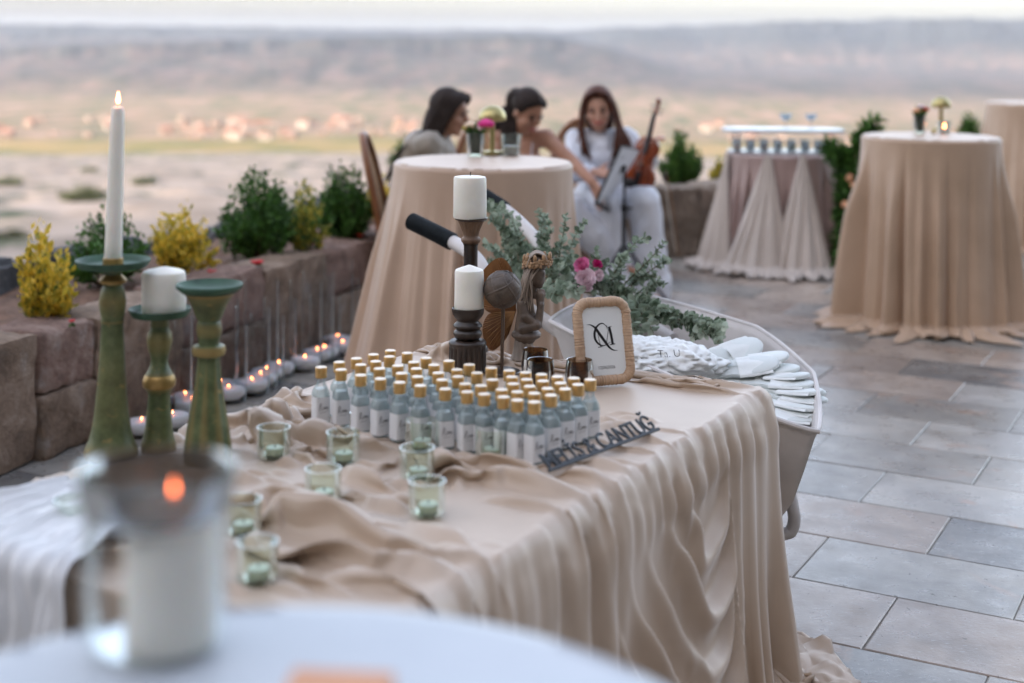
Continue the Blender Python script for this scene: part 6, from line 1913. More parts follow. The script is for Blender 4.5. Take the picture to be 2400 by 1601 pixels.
# leafy strand at the right of the drinks table
st_ = thing('leaf_strand', 'dark green leafy strand with a few coral flowers hanging at the drinks table side', 'garland', (2.4, 10.2, 0))
SO = Vector((2.4, 10.2, 0))
q = MB(); q.smooth = False; rr = random.Random(31); sm2 = MB()
for line in ([(2005, 285), (1975, 325), (1945, 375), (1940, 440), (1935, 520), (1925, 600)], [(1905, 340), (1930, 360), (1948, 385), (1950, 450), (1940, 500)]):
    pts = crom([up(x, y, 10.05) for x, y in line], 10)
    sm2.tube([p - SO for p in pts], 0.006, 6)
    for p in pts:
        for k in range(15):
            d = (rvec(rr) + Vector((0, -0.2, -0.2))).normalized(); n = d.orthogonal().normalized()
            leaf_quad(q, p - SO + rvec(rr) * 0.045, d, n, rr.uniform(0.06, 0.11), rr.uniform(0.025, 0.04))
q.build('leaves', ML_DARK, st_, None); sm2.build('stem', MTWIG, st_)
for x, y in ((1950, 408), (1958, 425), (1940, 470)):
    q = MB(); q.ball(up(x, y, 9.98) - SO, 0.028, 10, 7, None, lambda d: 1 + 0.2 * math.sin(d.x * 9) * math.sin(d.z * 9)); q.build('coral_bloom', MPEA, st_)

# ---------------------------------------------------------------- chairs
MCHAIR = M('brown_bentwood', (0.17, 0.062, 0.025), 0.38, 0.3, 8, 0.05, 40, tint=(0.27, 0.11, 0.045))
t = NT('cane_weave')
wv = t.new('ShaderNodeTexVoronoi'); wv.inputs['Scale'].default_value = 60; t.link(t.co(), wv.inputs['Vector'])
t.link(t.ramp(wv.outputs['Distance'], [(0.15, (0.20, 0.10, 0.04)), (0.5, (0.55, 0.34, 0.17))]), t.b.inputs['Base Color']); t.b.inputs['Roughness'].default_value = 0.65
MCANE = t.m
def chair(label, loc, rz):
    """faces -y; back towards +y"""
    c = thing('cane_chair', label, 'chair', loc, rz, 'cane back chairs')
    hoop = crom([(-0.21, 0.20, 0.46), (-0.235, 0.235, 0.68), (-0.205, 0.29, 0.92), (-0.11, 0.325, 1.055), (0, 0.335, 1.085), (0.11, 0.325, 1.055), (0.205, 0.29, 0.92), (0.235, 0.235, 0.68), (0.21, 0.20, 0.46)], 8)
    q = MB(); q.tube(hoop, 0.021, 10); q.build('back_hoop', MCHAIR, c)
    q = MB(); vs = []
    half = len(hoop) // 2
    for k in range(half - 1):
        a, b = hoop[k], hoop[len(hoop) - 1 - k]
        for i in range(9): 
            f = i / 8; p = a.lerp(b, f); vs.append((p.x, p.y + 0.03 * math.sin(PI * f), p.z))
    q.grid(vs, 9, half - 1); o = q.build('cane_back', MCANE, c, None)
    s_ = o.modifiers.new('t', 'SOLIDIFY'); s_.thickness = 0.006
    q = MB(); q.lathe([(0.20, 0.445), (0.232, 0.45), (0.238, 0.465), (0.232, 0.48), (0.20, 0.482)], 36, flute=lambda a, z: 1 + 0.03 * math.cos(4 * a)); q.build('seat_ring', MCHAIR, c)
    q = MB(); q.lathe([(0.215, 0.478), (0.1, 0.474), (0.002, 0.472)], 30); q.build('cane_seat', MCANE, c)
    for x, y in ((-0.18, -0.16), (0.18, -0.16), (-0.19, 0.18), (0.19, 0.18)):
        q = MB(); q.tube([(x, y, 0.46), (x * 1.08, y * 1.12, 0.2), (x * 1.16, y * 1.25, 0.0)], [0.021, 0.018, 0.014], 10); q.build('leg', MCHAIR, c)
    q = MB(); q.tube([(0.19 * math.cos(a), 0.17 * math.sin(a), 0.22) for a in np.linspace(0, 2 * PI, 25)], 0.010, 8, False); q.build('stretcher_ring', MCHAIR, c)
    return c
chair('brown cane chair whose curved back shows left of the peach table', (-0.52, 8.25, 0), math.radians(90))
chair('brown cane chair carrying the woman in the middle', (-0.06, 9.25, 0), math.radians(18))
chair('brown cane chair carrying the smiling woman in white', (0.50, 9.60, 0), math.radians(-4))

# ---------------------------------------------------------------- the three women
def skin(name, c, d):
    t = NT(name)
    col = t.ramp(t.noise(12, 4), [(0.3, c), (0.7, d)])
    t.link(col, t.b.inputs['Base Color']); t.b.inputs['Roughness'].default_value = 0.48
    t.b.inputs['Subsurface Weight'].default_value = 0.15; t.b.inputs['Subsurface Radius'].default_value = (0.012, 0.005, 0.003)
    return t.m
MSKIN1 = skin('skin_warm', (0.40, 0.205, 0.13), (0.48, 0.26, 0.17)); MSKIN2 = skin('skin_tan', (0.40, 0.20, 0.125), (0.48, 0.255, 0.165)); MSKIN3 = skin('skin_fair', (0.50, 0.275, 0.19), (0.58, 0.33, 0.235))
MHAIRD = M('hair_dark_brown', (0.022, 0.012, 0.008), 0.75, 0.4, 30, 0.2, 120, stretch=(6, 6, 1))
MHAIRR = M('hair_chestnut', (0.085, 0.027, 0.013), 0.6, 0.45, 30, 0.2, 120, stretch=(6, 6, 1))
MEYE = M('eye_dark', (0.02, 0.013, 0.010), 0.2); MSCL = M('eye_white', (0.65, 0.62, 0.60), 0.3); MLIP = M('lips_rose', (0.38, 0.10, 0.09), 0.4)
MBLOUSE = cloth_mat('white_blouse', (0.62, 0.66, 0.74), (0.70, 0.73, 0.79), 0.2); MTROUS = cloth_mat('white_trousers', (0.62, 0.65, 0.71), (0.70, 0.72, 0.77), 0.2)
MGAUZE = cloth_mat('greige_gauze', (0.25, 0.215, 0.17), (0.34, 0.30, 0.245), 0.2)
def basis(f, u):
    f = Vector(f).normalized(); u = Vector(u); u = (u - f * u.dot(f)).normalized(); r = f.cross(u)
    return r, f, u
def head(q, c, f, u, s):
    r, f, u = basis(f, u); Mx = Matrix((r, f, u)).transposed()
    b = lambda o, rad: q.ball(c + (r * o[0] + f * o[1] + u * o[2]) * s, tuple(x * s for x in rad), 18, 12, Mx)
    b((0, -0.012, 0.028), (0.074, 0.093, 0.088))
    b((0, 0.022, -0.035), (0.058, 0.062, 0.070))
    b((0, 0.055, -0.088), (0.026, 0.024, 0.020))
    for sx in (-1, 1):
        b((sx * 0.036, 0.052, -0.022), (0.028, 0.026, 0.026))
        b((sx * 0.074, -0.010, -0.008), (0.009, 0.020, 0.030))
    q.cap(c + (f * 0.084 + u * 0.020) * s, 0.008 * s, c + (f * 0.104 - u * 0.020) * s, 0.0125 * s, 10)
    b((0, 0.082, -0.052), (0.022, 0.010, 0.010))
    return r, f, u, Mx
def face(root, c, f, u, s, off, lip=MLIP, smile=0.0):
    r, f, u = basis(f, u); Mx = Matrix((r, f, u)).transposed(); c = c - off
    for sx in (-1, 1):
        q = MB(); q.ball(c + (r * sx * 0.031 + f * 0.074 + u * 0.014) * s, (0.0135 * s, 0.012 * s, 0.007 * s), 10, 7, Mx); q.build('eye', MEYE, root)
        q = MB(); q.tube([c + (r * sx * 0.014 + f * 0.087 + u * 0.032) * s, c + (r * sx * 0.032 + f * 0.085 + u * 0.038) * s, c + (r * sx * 0.052 + f * 0.070 + u * 0.031) * s], [0.003 * s, 0.0035 * s, 0.002 * s], 6); q.build('eyebrow', MHAIRD, root)
    q = MB()
    pts = [c + (r * x * 0.027 + f * (0.091 - 0.010 * x * x) + u * (-0.053 + smile * x * x)) * s for x in np.linspace(-1, 1, 9)]
    q.tube(pts, [0.002 * s, 0.0045 * s, 0.006 * s, 0.0065 * s, 0.0065 * s, 0.0065 * s, 0.006 * s, 0.0045 * s, 0.002 * s], 8); q.build('lips', lip, root)
def hand(q, w, d, n, s=1.0, curl=0.5):
    """palm from the wrist w along d, palm side n, four fingers and a thumb"""
    d = Vector(d).normalized(); n = Vector(n); n = (n - d * n.dot(d)).normalized(); r = d.cross(n)
    w = Vector(w)
    for k in range(4):
        x = (k - 1.5) * 0.019 * s
        kn = w + d * (0.085 - 0.006 * abs(k - 1.3)) * s + r * x
        q.cap(w + r * x * 0.6, 0.017 * s, kn, 0.0125 * s, 8)
        L = (0.036, 0.041, 0.038, 0.030)[k] * s
        a = kn; ang = curl * 0.6; rad = 0.0098 * s
        for j in range(3):
            dd = d * math.cos(ang) + n * math.sin(ang)
            b = a + dd * L * (1.0, 0.75, 0.6)[j]
            q.cap(a, rad, b, rad * 0.9, 8); a = b; ang += curl; rad *= 0.9
    b0 = w + d * 0.02 * s - r * 0.022 * s; b1 = b0 + (d * 0.6 - r * 0.6 + n * 0.35).normalized() * 0.045 * s
    q.cap(b0, 0.016 * s, b1, 0.0115 * s, 8); q.cap(b1, 0.0115 * s, b1 + (d * 0.85 - r * 0.15 + n * 0.4).normalized() * 0.033 * s, 0.009 * s, 8)
def strands(q, roots, rad, seed, jit=0.008, n=5):
    rr = random.Random(seed)
    for line in roots:
        c = [Vector(p) + rvec(rr) * jit for p in line]
        pts = crom(c, n); m = len(pts)
        q.tube(pts, [rad * (0.6 + 0.4 * math.sin(PI * min(1, i / m + 0.25))) * (1 - 0.75 * (i / m) ** 4) for i in range(m)], 7)

# smiling woman in white, holding the instrument
D3 = 9.35
hc = up(1374, 254, D3 - 0.06); S3 = 1.12
f3, u3 = (-0.10, -0.95, -0.20), (-0.10, -0.2, 0.97)
O3 = Vector((0.50, 9.5, 0))
p3 = thing('person', 'person with long chestnut hair in white blouse and trousers, seated, smiling and holding a string instrument', 'person', O3)
p3['label'] = 'smiling person with long chestnut hair, all in white, holding the string instrument'
shL, shR = up(1322, 322, D3 + 0.03), up(1440, 318, D3 + 0.03); chest = up(1382, 345, D3 + 0.05); pel = up(1390, 446, D3 + 0.18)
elL, haL = up(1322, 396, D3 - 0.10), up(1366, 396, D3 - 0.30); elR, haR = up(1484, 378, D3 + 0.02), up(1497, 335, D3 - 0.22)
knL, knR = up(1392, 470, D3 - 0.42), up(1480, 464, D3 - 0.42); ftL, ftR = up(1418, 640, D3 - 0.45), up(1497, 645, D3 - 0.40)
q = MB()
head(q, hc, f3, u3, S3)
q.cap(hc + Vector((0.0, 0.05, -0.07)), 0.052, chest + Vector((0, 0, 0.10)), 0.058)
q.cap(shL.lerp(chest, 0.15), 0.060, shR.lerp(chest, 0.15), 0.060); q.cap(chest, 0.115, pel, 0.13)
for a, b, c_ in ((shL, elL, haL), (shR, elR, haR)):
    q.cap(a, 0.05, b, 0.038); q.cap(b, 0.038, c_, 0.027)
hand(q, haL, (0.95, -0.15, -0.05), (0.2, -0.5, 0.6), 1.05, 0.35)
hand(q, haR, (0.2, -0.6, 0.55), (0.5, -0.6, -0.2), 1.0, 0.7)
for k_, f_ in ((knL, ftL), (knR, ftR)):
    q.cap(pel, 0.10, k_, 0.07); q.cap(k_, 0.062, Vector((f_.x, f_.y, 0.09)), 0.04)
    q.cap(Vector((f_.x, f_.y, 0.05)), 0.04, Vector((f_.x + 0.02, f_.y - 0.17, 0.03)), 0.028)
q.v = [tuple(Vector(v) - O3) for v in q.v]
sculpt('body', q, MSKIN3, 0.0085, p3, 4)
face(p3, hc, f3, u3, S3, O3, M('lips_red', (0.45, 0.09, 0.085), 0.4), 0.016)
q = MB()
q.cap(shL.lerp(chest, 0.1), 0.075, shR.lerp(chest, 0.1), 0.075); q.cap(chest + Vector((0, 0, 0.02)), 0.135, pel + Vector((0, 0, 0.03)), 0.16)
q.ball(chest + Vector((0.0, -0.06, -0.05)), (0.15, 0.09, 0.09)); q.cap(chest + Vector((0, 0.02, 0.10)), 0.07, chest, 0.10)
q.cap(shL, 0.070, elL, 0.062); q.cap(elL, 0.062, elL.lerp(haL, 0.72), 0.050); q.cap(shR, 0.070, elR, 0.068); q.cap(elR, 0.068, elR.lerp(haR, 0.55), 0.055)
q.v = [tuple(Vector(v) - O3) for v in q.v]
wrinkle(sculpt('blouse', q, MBLOUSE, 0.009, p3, 4), 0.0075, 9, 9, 6, 1)
q = MB()
for k_, f_, sx in ((knL, ftL, -1), (knR, ftR, 1)):
    q.cap(pel + Vector((sx * 0.08, 0, -0.02)), 0.135, k_, 0.098); q.cap(k_, 0.098, k_.lerp(f_, 0.5), 0.100); q.cap(k_.lerp(f_, 0.5), 0.100, Vector((f_.x, f_.y, 0.12)), 0.118)
    q.cap(Vector((f_.x, f_.y, 0.12)), 0.118, Vector((f_.x, f_.y, 0.075)), 0.118)
q.v = [tuple(Vector(v) - O3) for v in q.v]
wrinkle(sculpt('trousers', q, MTROUS, 0.010, p3, 4), 0.010, 8, 8, 4, 2)
q = MB(); r3, ff3, uu3 = basis(f3, u3)
H = lambda a, b, c_: hc + (r3 * a + ff3 * b + uu3 * c_) * S3 - O3
q.ball(H(0, -0.035, 0.045), (0.090 * S3, 0.094 * S3, 0.100 * S3), 24, 16, Matrix((r3, ff3, uu3)).transposed())
q.ball(H(0, -0.07, -0.06), (0.085 * S3, 0.06 * S3, 0.14 * S3), 20, 14, Matrix((r3, ff3, uu3)).transposed())
L = []
rr = random.Random(6)
for sx in (-1, 1):
    for i in range(84):
        g = i / 83
        L.append([H(sx * 0.005, 0.072 - 0.10 * g, 0.128 - 0.01 * g), H(sx * (0.060), 0.058 - 0.09 * g, 0.098), H(sx * (0.090 + 0.010 * g), 0.030 - 0.07 * g, 0.0), H(sx * (0.100 + 0.02 * g), 0.030 - 0.06 * g, -0.10),
                  H(sx * (0.085 + 0.07 * g + rr.uniform(-0.02, 0.02)), 0.075 - 0.07 * g, -0.20), H(sx * (0.070 + 0.10 * g + rr.uniform(-0.03, 0.03)), 0.085 - 0.05 * g, -0.285 + rr.uniform(-0.05, 0.03)), H(sx * (0.060 + 0.10 * g + rr.uniform(-0.02, 0.02)), 0.085 - 0.05 * g, -0.36 + rr.uniform(-0.06, 0.05))])
strands(q, L, 0.0072, 3, 0.011)
q.build('hair', MHAIRR, p3, None)

# woman in the middle, bending over the music
D2 = 9.0
hc = up(1212, 258, D2 - 0.10); S2 = 1.13
f2, u2 = (0.50, -0.62, -0.52), (0.20, -0.28, 0.94)
O2 = Vector((-0.04, 9.15, 0))
p2 = thing('person', 'dark haired person with bare shoulders looking down and reaching for the music sheet', 'person', O2)
shL, shR = up(1143, 318, D2 + 0.06), up(1254, 318, D2 - 0.02); chest = up(1198, 345, D2 + 0.02); pel = up(1205, 440, D2 + 0.20)
elR, haR = up(1316, 374, D2 - 0.12), up(1360, 418, D2 - 0.25); elL, haL = up(1140, 395, D2 - 0.05), up(1190, 430, D2 - 0.25)
kn, ft = up(1300, 482, D2 - 0.20), up(1405, 585, D2 - 0.10); kn2, ft2 = up(1262, 480, D2 - 0.35), up(1272, 660, D2 - 0.40)
q = MB(); head(q, hc, f2, u2, S2)
q.cap(hc + Vector((-0.02, 0.06, -0.06)), 0.052, chest + Vector((0, 0.01, 0.08)), 0.062)
q.cap(shL, 0.064, shR, 0.064); q.cap(chest, 0.115, pel, 0.13); q.ball(chest + Vector((0.0, -0.05, -0.06)), (0.135, 0.085, 0.075))
q.cap(shR, 0.056, elR, 0.044); q.cap(elR, 0.044, haR, 0.031); q.cap(shL, 0.054, elL, 0.042); q.cap(elL, 0.042, haL, 0.030)
hand(q, haR, (0.40, -0.25, -0.85), (-0.6, -0.5, -0.1), 1.12, 0.30); hand(q, haL, (0.8, -0.3, -0.1), (0, 0, -1), 1.0, 0.4)
for k_, f_ in ((kn, ft), (kn2, ft2)):
    q.cap(pel, 0.10, k_, 0.066); q.cap(k_, 0.06, f_, 0.034)
q.cap(ft, 0.036, ft + Vector((0.05, -0.05, -0.05)), 0.034); q.cap(ft + Vector((0.0, 0, -0.03)), 0.034, ft + Vector((0.15, -0.08, -0.10)), 0.022)
q.cap(Vector((ft2.x, ft2.y, 0.05)), 0.036, Vector((ft2.x + 0.06, ft2.y - 0.15, 0.03)), 0.026); q.cap(ft2, 0.034, Vector((ft2.x, ft2.y, 0.05)), 0.036)
q.v = [tuple(Vector(v) - O2) for v in q.v]
sculpt('body', q, MSKIN2, 0.0085, p2, 4)
face(p2, hc, f2, u2, S2, O2)
q = MB(); q.cap(chest + Vector((0, 0, -0.10)), 0.135, pel, 0.15); q.ball(chest + Vector((0, -0.05, -0.10)), (0.145, 0.095, 0.07))
q.v = [tuple(Vector(v) - O2) for v in q.v]
sculpt('top', q, MBLOUSE, 0.012, p2, 5)
q = MB()
a = chest + Vector((0.055, -0.125, -0.10)) - O2; b = chest + Vector((0.065, -0.065, 0.065)) - O2
q.tube(crom([a, a.lerp(b, 0.5) + Vector((0, -0.015, 0.0)), b, b + Vector((-0.02, 0.09, 0.03))], 6), 0.008, 8, True, 0.5); q.build('halter_strap', MBLOUSE, p2)
q = MB()
q.cap(pel + Vector((-0.06, 0, -0.02)), 0.13, kn2, 0.10); q.cap(kn2, 0.10, Vector((ft2.x, ft2.y, 0.12)), 0.115)
q.cap(pel + Vector((0.06, 0, -0.02)), 0.13, kn, 0.105); q.cap(kn, 0.105, kn.lerp(ft, 0.5), 0.10); q.cap(kn.lerp(ft, 0.5), 0.10, kn.lerp(ft, 0.86), 0.095)
q.v = [tuple(Vector(v) - O2) for v in q.v]
wrinkle(sculpt('trousers', q, MTROUS, 0.010, p2, 4), 0.009, 8, 8, 4, 3)
q = MB(); r2_, ff2, uu2 = basis(f2, u2); Mh = Matrix((r2_, ff2, uu2)).transposed()
H = lambda a, b, c_: hc + (r2_ * a + ff2 * b + uu2 * c_) * S2 - O2
q.ball(H(0, -0.030, 0.040), (0.086 * S2, 0.096 * S2, 0.092 * S2), 24, 16, Mh)
q.ball(H(0.0, -0.135, 0.0), (0.055 * S2, 0.05 * S2, 0.065 * S2), 16, 12, Mh)
L = []
for i in range(90):
    g = i / 89
    L.append([H(0.07 * (2 * g - 1), 0.062 - 0.02 * abs(2 * g - 1), 0.100 - 0.035 * abs(2 * g - 1)), H(0.08 * (2 * g - 1), 0.0, 0.125 - 0.05 * abs(2 * g - 1)), H(0.07 * (2 * g - 1), -0.09, 0.075), H(0.04 * (2 * g - 1), -0.14, 0.0)])
base = hc - O2
for i in range(70):
    g = i / 69
    s_ = up(1178 + 10 * g, 225 + 20 * g, D2) - O2
    L.append([s_, up(1160 + 22 * g, 258, D2 - 0.02) - O2, up(1150 + 32 * g, 300, D2 - 0.06) - O2, up(1163 + 20 * g, 345 + 12 * (i % 3), D2 - 0.10) - O2])
for i in range(36):
    i = i * 10 / 36
    L.append([H(-0.01, -0.13, 0.02), up(1140, 268, D2 + 0.03) - O2, up(1134 + i * 2, 290, D2 + 0.04) - O2, up(1140 + i * 2, 316, D2 + 0.04) - O2])
strands(q, L, 0.0072, 5, 0.010)
q.build('hair', MHAIRD, p2, None)

# woman on the left in profile
D1 = 8.35
hc = up(1034, 262, D1); S1 = 1.12
f1, u1 = (0.93, -0.22, -0.20), (0.20, 0, 0.98)
O1 = Vector((-0.45, 8.35, 0))
p1 = thing('person', 'person with long dark straight hair in profile behind the peach table', 'person', O1)
shL, shR = up(985, 335, D1 - 0.15), up(1005, 335, D1 + 0.17); chest = up(1000, 358, D1); pel = Vector((-0.48, D1, 0.56))
q = MB(); head(q, hc, f1, u1, S1)
q.cap(hc + Vector((-0.04, 0, -0.06)), 0.052, chest + Vector((0, 0, 0.08)), 0.062)
q.cap(shL, 0.06, shR, 0.06); q.cap(chest, 0.115, pel, 0.13)
for sh_, sy in ((shL, -0.2), (shR, 0.2)):
    e = sh_ + Vector((0.06, sy * 0.2, -0.28)); h_ = e + Vector((0.24, -sy * 0.4, -0.03))
    q.cap(sh_, 0.05, e, 0.04); q.cap(e, 0.04, h_, 0.028); hand(q, h_, (1, 0, -0.1), (0, 0, -1), 1.0, 0.5)
for sy in (-0.09, 0.09):
    k_ = Vector((-0.02, D1 + sy, 0.56)); f_ = Vector((0.0, D1 + sy, 0.08))
    q.cap(pel, 0.10, k_, 0.07); q.cap(k_, 0.06, f_, 0.04); q.cap(f_, 0.038, f_ + Vector((0.16, 0, -0.05)), 0.025)
q.v = [tuple(Vector(v) - O1) for v in q.v]
sculpt('body', q, MSKIN1, 0.0085, p1, 4)
face(p1, hc, f1, u1, S1, O1)
q = MB(); q.cap(shL, 0.085, shR, 0.085); q.cap(chest + Vector((-0.01, 0, 0)), 0.135, pel, 0.16); q.cap(chest + Vector((-0.09, 0, 0.05)), 0.10, pel + Vector((-0.12, 0, 0.1)), 0.13)
for sh_, sy in ((shL, -0.2), (shR, 0.2)): q.cap(sh_, 0.075, sh_ + Vector((0.05, sy * 0.2, -0.26)), 0.075)
q.v = [tuple(Vector(v) - O1) for v in q.v]
wrinkle(sculpt('gauze_top', q, MGAUZE, 0.010, p1, 4), 0.009, 10, 10, 4, 4)
q = MB()
for sy in (-0.09, 0.09):
    k_ = Vector((-0.02, D1 + sy, 0.56)); f_ = Vector((0.0, D1 + sy, 0.14))
    q.cap(pel, 0.14, k_, 0.095); q.cap(k_, 0.095, f_, 0.10)
q.v = [tuple(Vector(v) - O1) for v in q.v]
sculpt('trousers', q, MTROUS, 0.014, p1, 5)
q = MB(); r1_, ff1, uu1 = basis(f1, u1); Mh = Matrix((r1_, ff1, uu1)).transposed()
H = lambda a, b, c_: hc + (r1_ * a + ff1 * b + uu1 * c_) * S1 - O1
q.ball(H(0, -0.030, 0.043), (0.088 * S1, 0.096 * S1, 0.096 * S1), 24, 16, Mh)
q.ball(H(0, -0.075, -0.06), (0.080 * S1, 0.058 * S1, 0.12 * S1), 20, 14, Mh)
L = []
rr = random.Random(16)
for sx in (-1, 1):
    for i in range(84):
        g = i / 83
        L.append([H(sx * 0.010, 0.075 - 0.11 * g, 0.118), H(sx * 0.066, 0.062 - 0.10 * g, 0.085), H(sx * (0.088), 0.020 - 0.075 * g, -0.01), H(sx * (0.085), 0.000 - 0.10 * g, -0.11), H(sx * (0.075 + rr.uniform(-0.01, 0.02)), -0.02 - 0.16 * g, -0.22), H(sx * 0.08, -0.04 - 0.19 * g, -0.31 + rr.uniform(-0.04, 0.02)), H(sx * 0.085, -0.05 - 0.20 * g, -0.40 + rr.uniform(-0.05, 0.03))])
strands(q, L, 0.0072, 7, 0.011)
q.build('hair', MHAIRD, p1, None)

# ---------------------------------------------------------------- music stand, instrument and bow
MBLACK = M('black_metal', (0.015, 0.016, 0.018), 0.4, 0.1, 20)
MPAPER = M('sheet_paper', (0.72, 0.75, 0.80), 0.6, 0.02, 10)
px_ = up(1433, 470, 8.72)
SP = Vector((px_.x, px_.y, 0))
ms = thing('music_stand', 'black music stand with a white sheet in front of the woman in white', 'music stand', SP)
q = MB(); q.tube([(0, 0, 0.30), (0, 0, 0.62)], 0.014, 12); q.tube([(0, 0, 0.60), (0, 0, 0.88)], 0.009, 10); q.build('pole', MBLACK, ms)
q = MB(); q.tube([(0, 0, 0.600), (0, 0, 0.635)], 0.021, 12); q.tube([(0.0, -0.01, 0.618), (0.05, -0.01, 0.618)], 0.008, 8); q.build('clamp', MBLACK, ms)
for a in (math.radians(250), math.radians(10), math.radians(130)):
    q = MB(); q.tube([(0, 0, 0.40), (0.30 * math.cos(a), 0.30 * math.sin(a), 0.012)], 0.009, 8); q.build('leg', MBLACK, ms)
L0, L1, T1_, T0_ = up(1367, 470, 8.50), up(1386, 482, 8.92), up(1470, 344, 8.98), up(1426, 336, 8.55)
nn = (L1 - L0).cross(T0_ - L0).normalized()
if nn.y > 0: nn = -nn
def slab4(q, cs, n, t0, t1):
    q.add([c_ + n * t0 for c_ in cs] + [c_ + n * t1 for c_ in cs], [(0, 1, 2, 3), (7, 6, 5, 4), (4, 5, 1, 0), (5, 6, 2, 1), (6, 7, 3, 2), (7, 4, 0, 3)])
cs = [c_ - SP for c_ in (L0, L1, T1_, T0_)]
q = MB(); q.smooth = False; slab4(q, cs, nn, -0.010, 0.0); q.build('desk', MBLACK, ms)
q = MB(); q.smooth = False; slab4(q, [cs[0], cs[1], cs[1] + (cs[2] - cs[1]).normalized() * 0.02, cs[0] + (cs[3] - cs[0]).normalized() * 0.02], nn, 0.001, 0.045); q.build('ledge', MBLACK, ms)
mid = (cs[0] + cs[1] + cs[2] + cs[3]) / 4
q = MB(); q.tube([mid - nn * 0.01, Vector((0, 0, 0.87))], 0.012, 8); q.build('desk_bracket', MBLACK, ms)
q = MB(); q.smooth = False
i_ = lambda a, b: (cs[0] * (1 - a) + cs[1] * a) * (1 - b) + (cs[3] * (1 - a) + cs[2] * a) * b
sheet = thing('music_sheet', 'white music sheet lying on the black stand', 'paper', SP)
slab4(q, [i_(0.03, 0.06), i_(0.97, 0.06), i_(0.97, 0.985), i_(0.03, 0.985)], nn, 0.003, 0.005); q.build('paper', MPAPER, sheet)
q = MB(); q.smooth = False
for k in range(7):
    for j in range(2):
        v0 = 0.15 + 0.11 * k + 0.035 * j
        slab4(q, [i_(0.10, v0), i_(0.90, v0), i_(0.90, v0 + 0.006), i_(0.10, v0 + 0.006)], nn, 0.0055, 0.006)
o = q.build('staves', MINK2, sheet); o['kind'] = 'stuff'
# violin: drawn flat then set upright
MVARN = M('red_brown_varnish', (0.16, 0.028, 0.010), 0.18, 0.35, 9, stretch=(8, 1, 1), tint=(0.30, 0.065, 0.02))
MEBONY = M('ebony', (0.012, 0.011, 0.012), 0.3)
A0 = up(1462, 437, 9.02); A1 = up(1514, 232, 9.10)
ya = (A1 - A0).normalized(); za = Vector((-0.45, -0.9, 0.1)); za = (za - ya * za.dot(ya)).normalized(); xa = ya.cross(za)
vl_ = thing('violin', 'red brown violin held upright by the smiling woman', 'violin', A0)
Mv = Matrix((xa, ya, za)).transposed().to_4x4() @ Matrix.Scale((A1 - A0).length / 0.60, 4)
half = [(0.0, 0.0), (0.05, 0.004), (0.085, 0.03), (0.102, 0.075), (0.098, 0.115), (0.078, 0.15), (0.072, 0.155), (0.058, 0.185), (0.058, 0.215), (0.072, 0.243), (0.080, 0.252), (0.083, 0.285), (0.070, 0.325), (0.042, 0.350), (0.012, 0.356)]
hp = [(p.x, p.y) for p in crom([Vector((a, b, 0)) for a, b in half], 4)]
ol = [(x, y) for x, y in hp] + [(-x, y) for x, y in reversed(hp)]
q = MB(); n = len(ol); cx, cy = 0, 0.17; vs = []
for z, k in ((-0.022, 0.0), (-0.020, 0.55), (-0.015, 0.97), (-0.014, 1.0), (0.014, 1.0), (0.016, 0.97), (0.024, 0.55), (0.027, 0.0)):
    k = max(k, 0.01); vs += [(cx + (x - cx) * k, cy + (y - cy) * k, z) for x, y in ol]
q.grid(vs, n, 8, True); q.xf(Mv); q.build('body', MVARN, vl_, 60)
q = MB(); q.smooth = False; q.box((0, 0.375, 0.030), (0.028, 0.27, 0.010)); q.xf(Mv); q.build('fingerboard', MEBONY, vl_)
q = MB(); q.cap((0, 0.34, 0.012), 0.016, (0, 0.50, 0.020), 0.013); q.xf(Mv); q.build('neck', MVARN, vl_)
q = MB(); q.tube(crom([(0, 0.49, 0.018), (0, 0.55, 0.012), (0, 0.585, 0.0), (0, 0.605, 0.012), (0, 0.597, 0.028), (0, 0.583, 0.022), (0, 0.588, 0.014)], 5), 0.0115, 10); q.xf(Mv); q.build('scroll', MVARN, vl_)
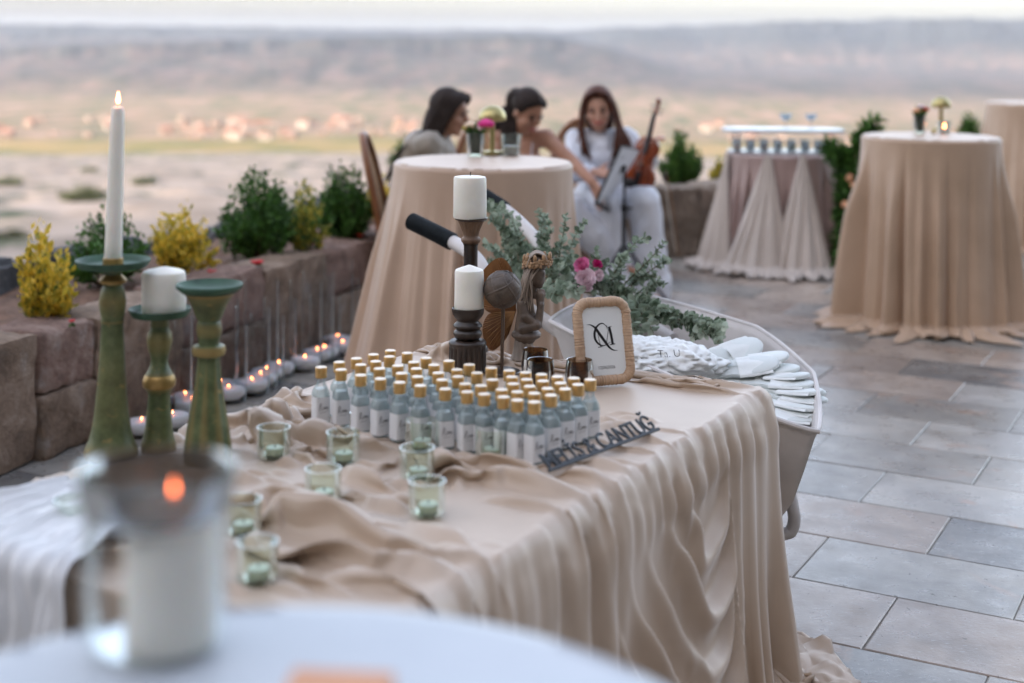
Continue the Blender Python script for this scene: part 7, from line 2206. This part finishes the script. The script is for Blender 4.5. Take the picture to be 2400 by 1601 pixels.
for y, s_ in ((0.515, 1), (0.530, -1), (0.545, 1), (0.560, -1)):
    q = MB(); q.tube([(-0.014 * s_, y, 0.010), (0.040 * s_, y, 0.010)], 0.004, 8); q.ball((0.044 * s_, y, 0.010), (0.008, 0.004, 0.009), 8, 6); q.xf(Mv); q.build('peg', MEBONY, vl_)
q = MB(); q.smooth = False; q.add([(-0.008, 0.012, 0.032), (0.008, 0.012, 0.032), (0.022, 0.115, 0.036), (-0.022, 0.115, 0.036), (-0.008, 0.012, 0.042), (0.008, 0.012, 0.042), (0.022, 0.115, 0.046), (-0.022, 0.115, 0.046)], [(3, 2, 1, 0), (4, 5, 6, 7), (0, 1, 5, 4), (1, 2, 6, 5), (2, 3, 7, 6), (3, 0, 4, 7)]); q.xf(Mv); q.build('tailpiece', MEBONY, vl_)
q = MB(); q.smooth = False; q.box((0, 0.175, 0.038), (0.042, 0.004, 0.032)); q.xf(Mv); q.build('bridge', MCANE, vl_)
q = MB(); q.ball((-0.050, 0.035, 0.034), (0.042, 0.032, 0.012), 14, 8); q.xf(Mv); q.build('chin_rest', MEBONY, vl_)
q = MB(); q.smooth = False
for k in range(4): q.tube([((k - 1.5) * 0.008, 0.11, 0.046), ((k - 1.5) * 0.008, 0.175, 0.056), ((k - 1.5) * 0.0045, 0.50, 0.037)], 0.0007, 5)
q.xf(Mv); o = q.build('strings', MSTEEL, vl_); o['kind'] = 'stuff'
b0, b1 = up(1528, 392, 9.0), up(1557, 586, 9.05)
bow = thing('violin_bow', 'slim violin bow hanging down beside the seated woman in white', 'bow', b1)
q = MB(); q.tube(crom([b0 - b1, (b0 - b1) * 0.5 + Vector((0.012, 0, 0)), Vector((0, 0, 0))], 8), 0.0055, 8); q.build('stick', M('bow_wood', (0.20, 0.11, 0.055), 0.4, 0.2, 20), bow)
q = MB(); q.smooth = False; a = (b0 - b1) * 0.94; q.tube([a + Vector((-0.018, -0.004, 0)), Vector((-0.014, -0.004, 0.02))], 0.003, 6); q.build('hair_ribbon', M('bow_hair', (0.55, 0.50, 0.42), 0.6), bow)
q = MB(); q.box(tuple((b0 - b1) * 0.92 + Vector((-0.010, -0.003, 0))), (0.020, 0.012, 0.05)); q.build('frog', MEBONY, bow)
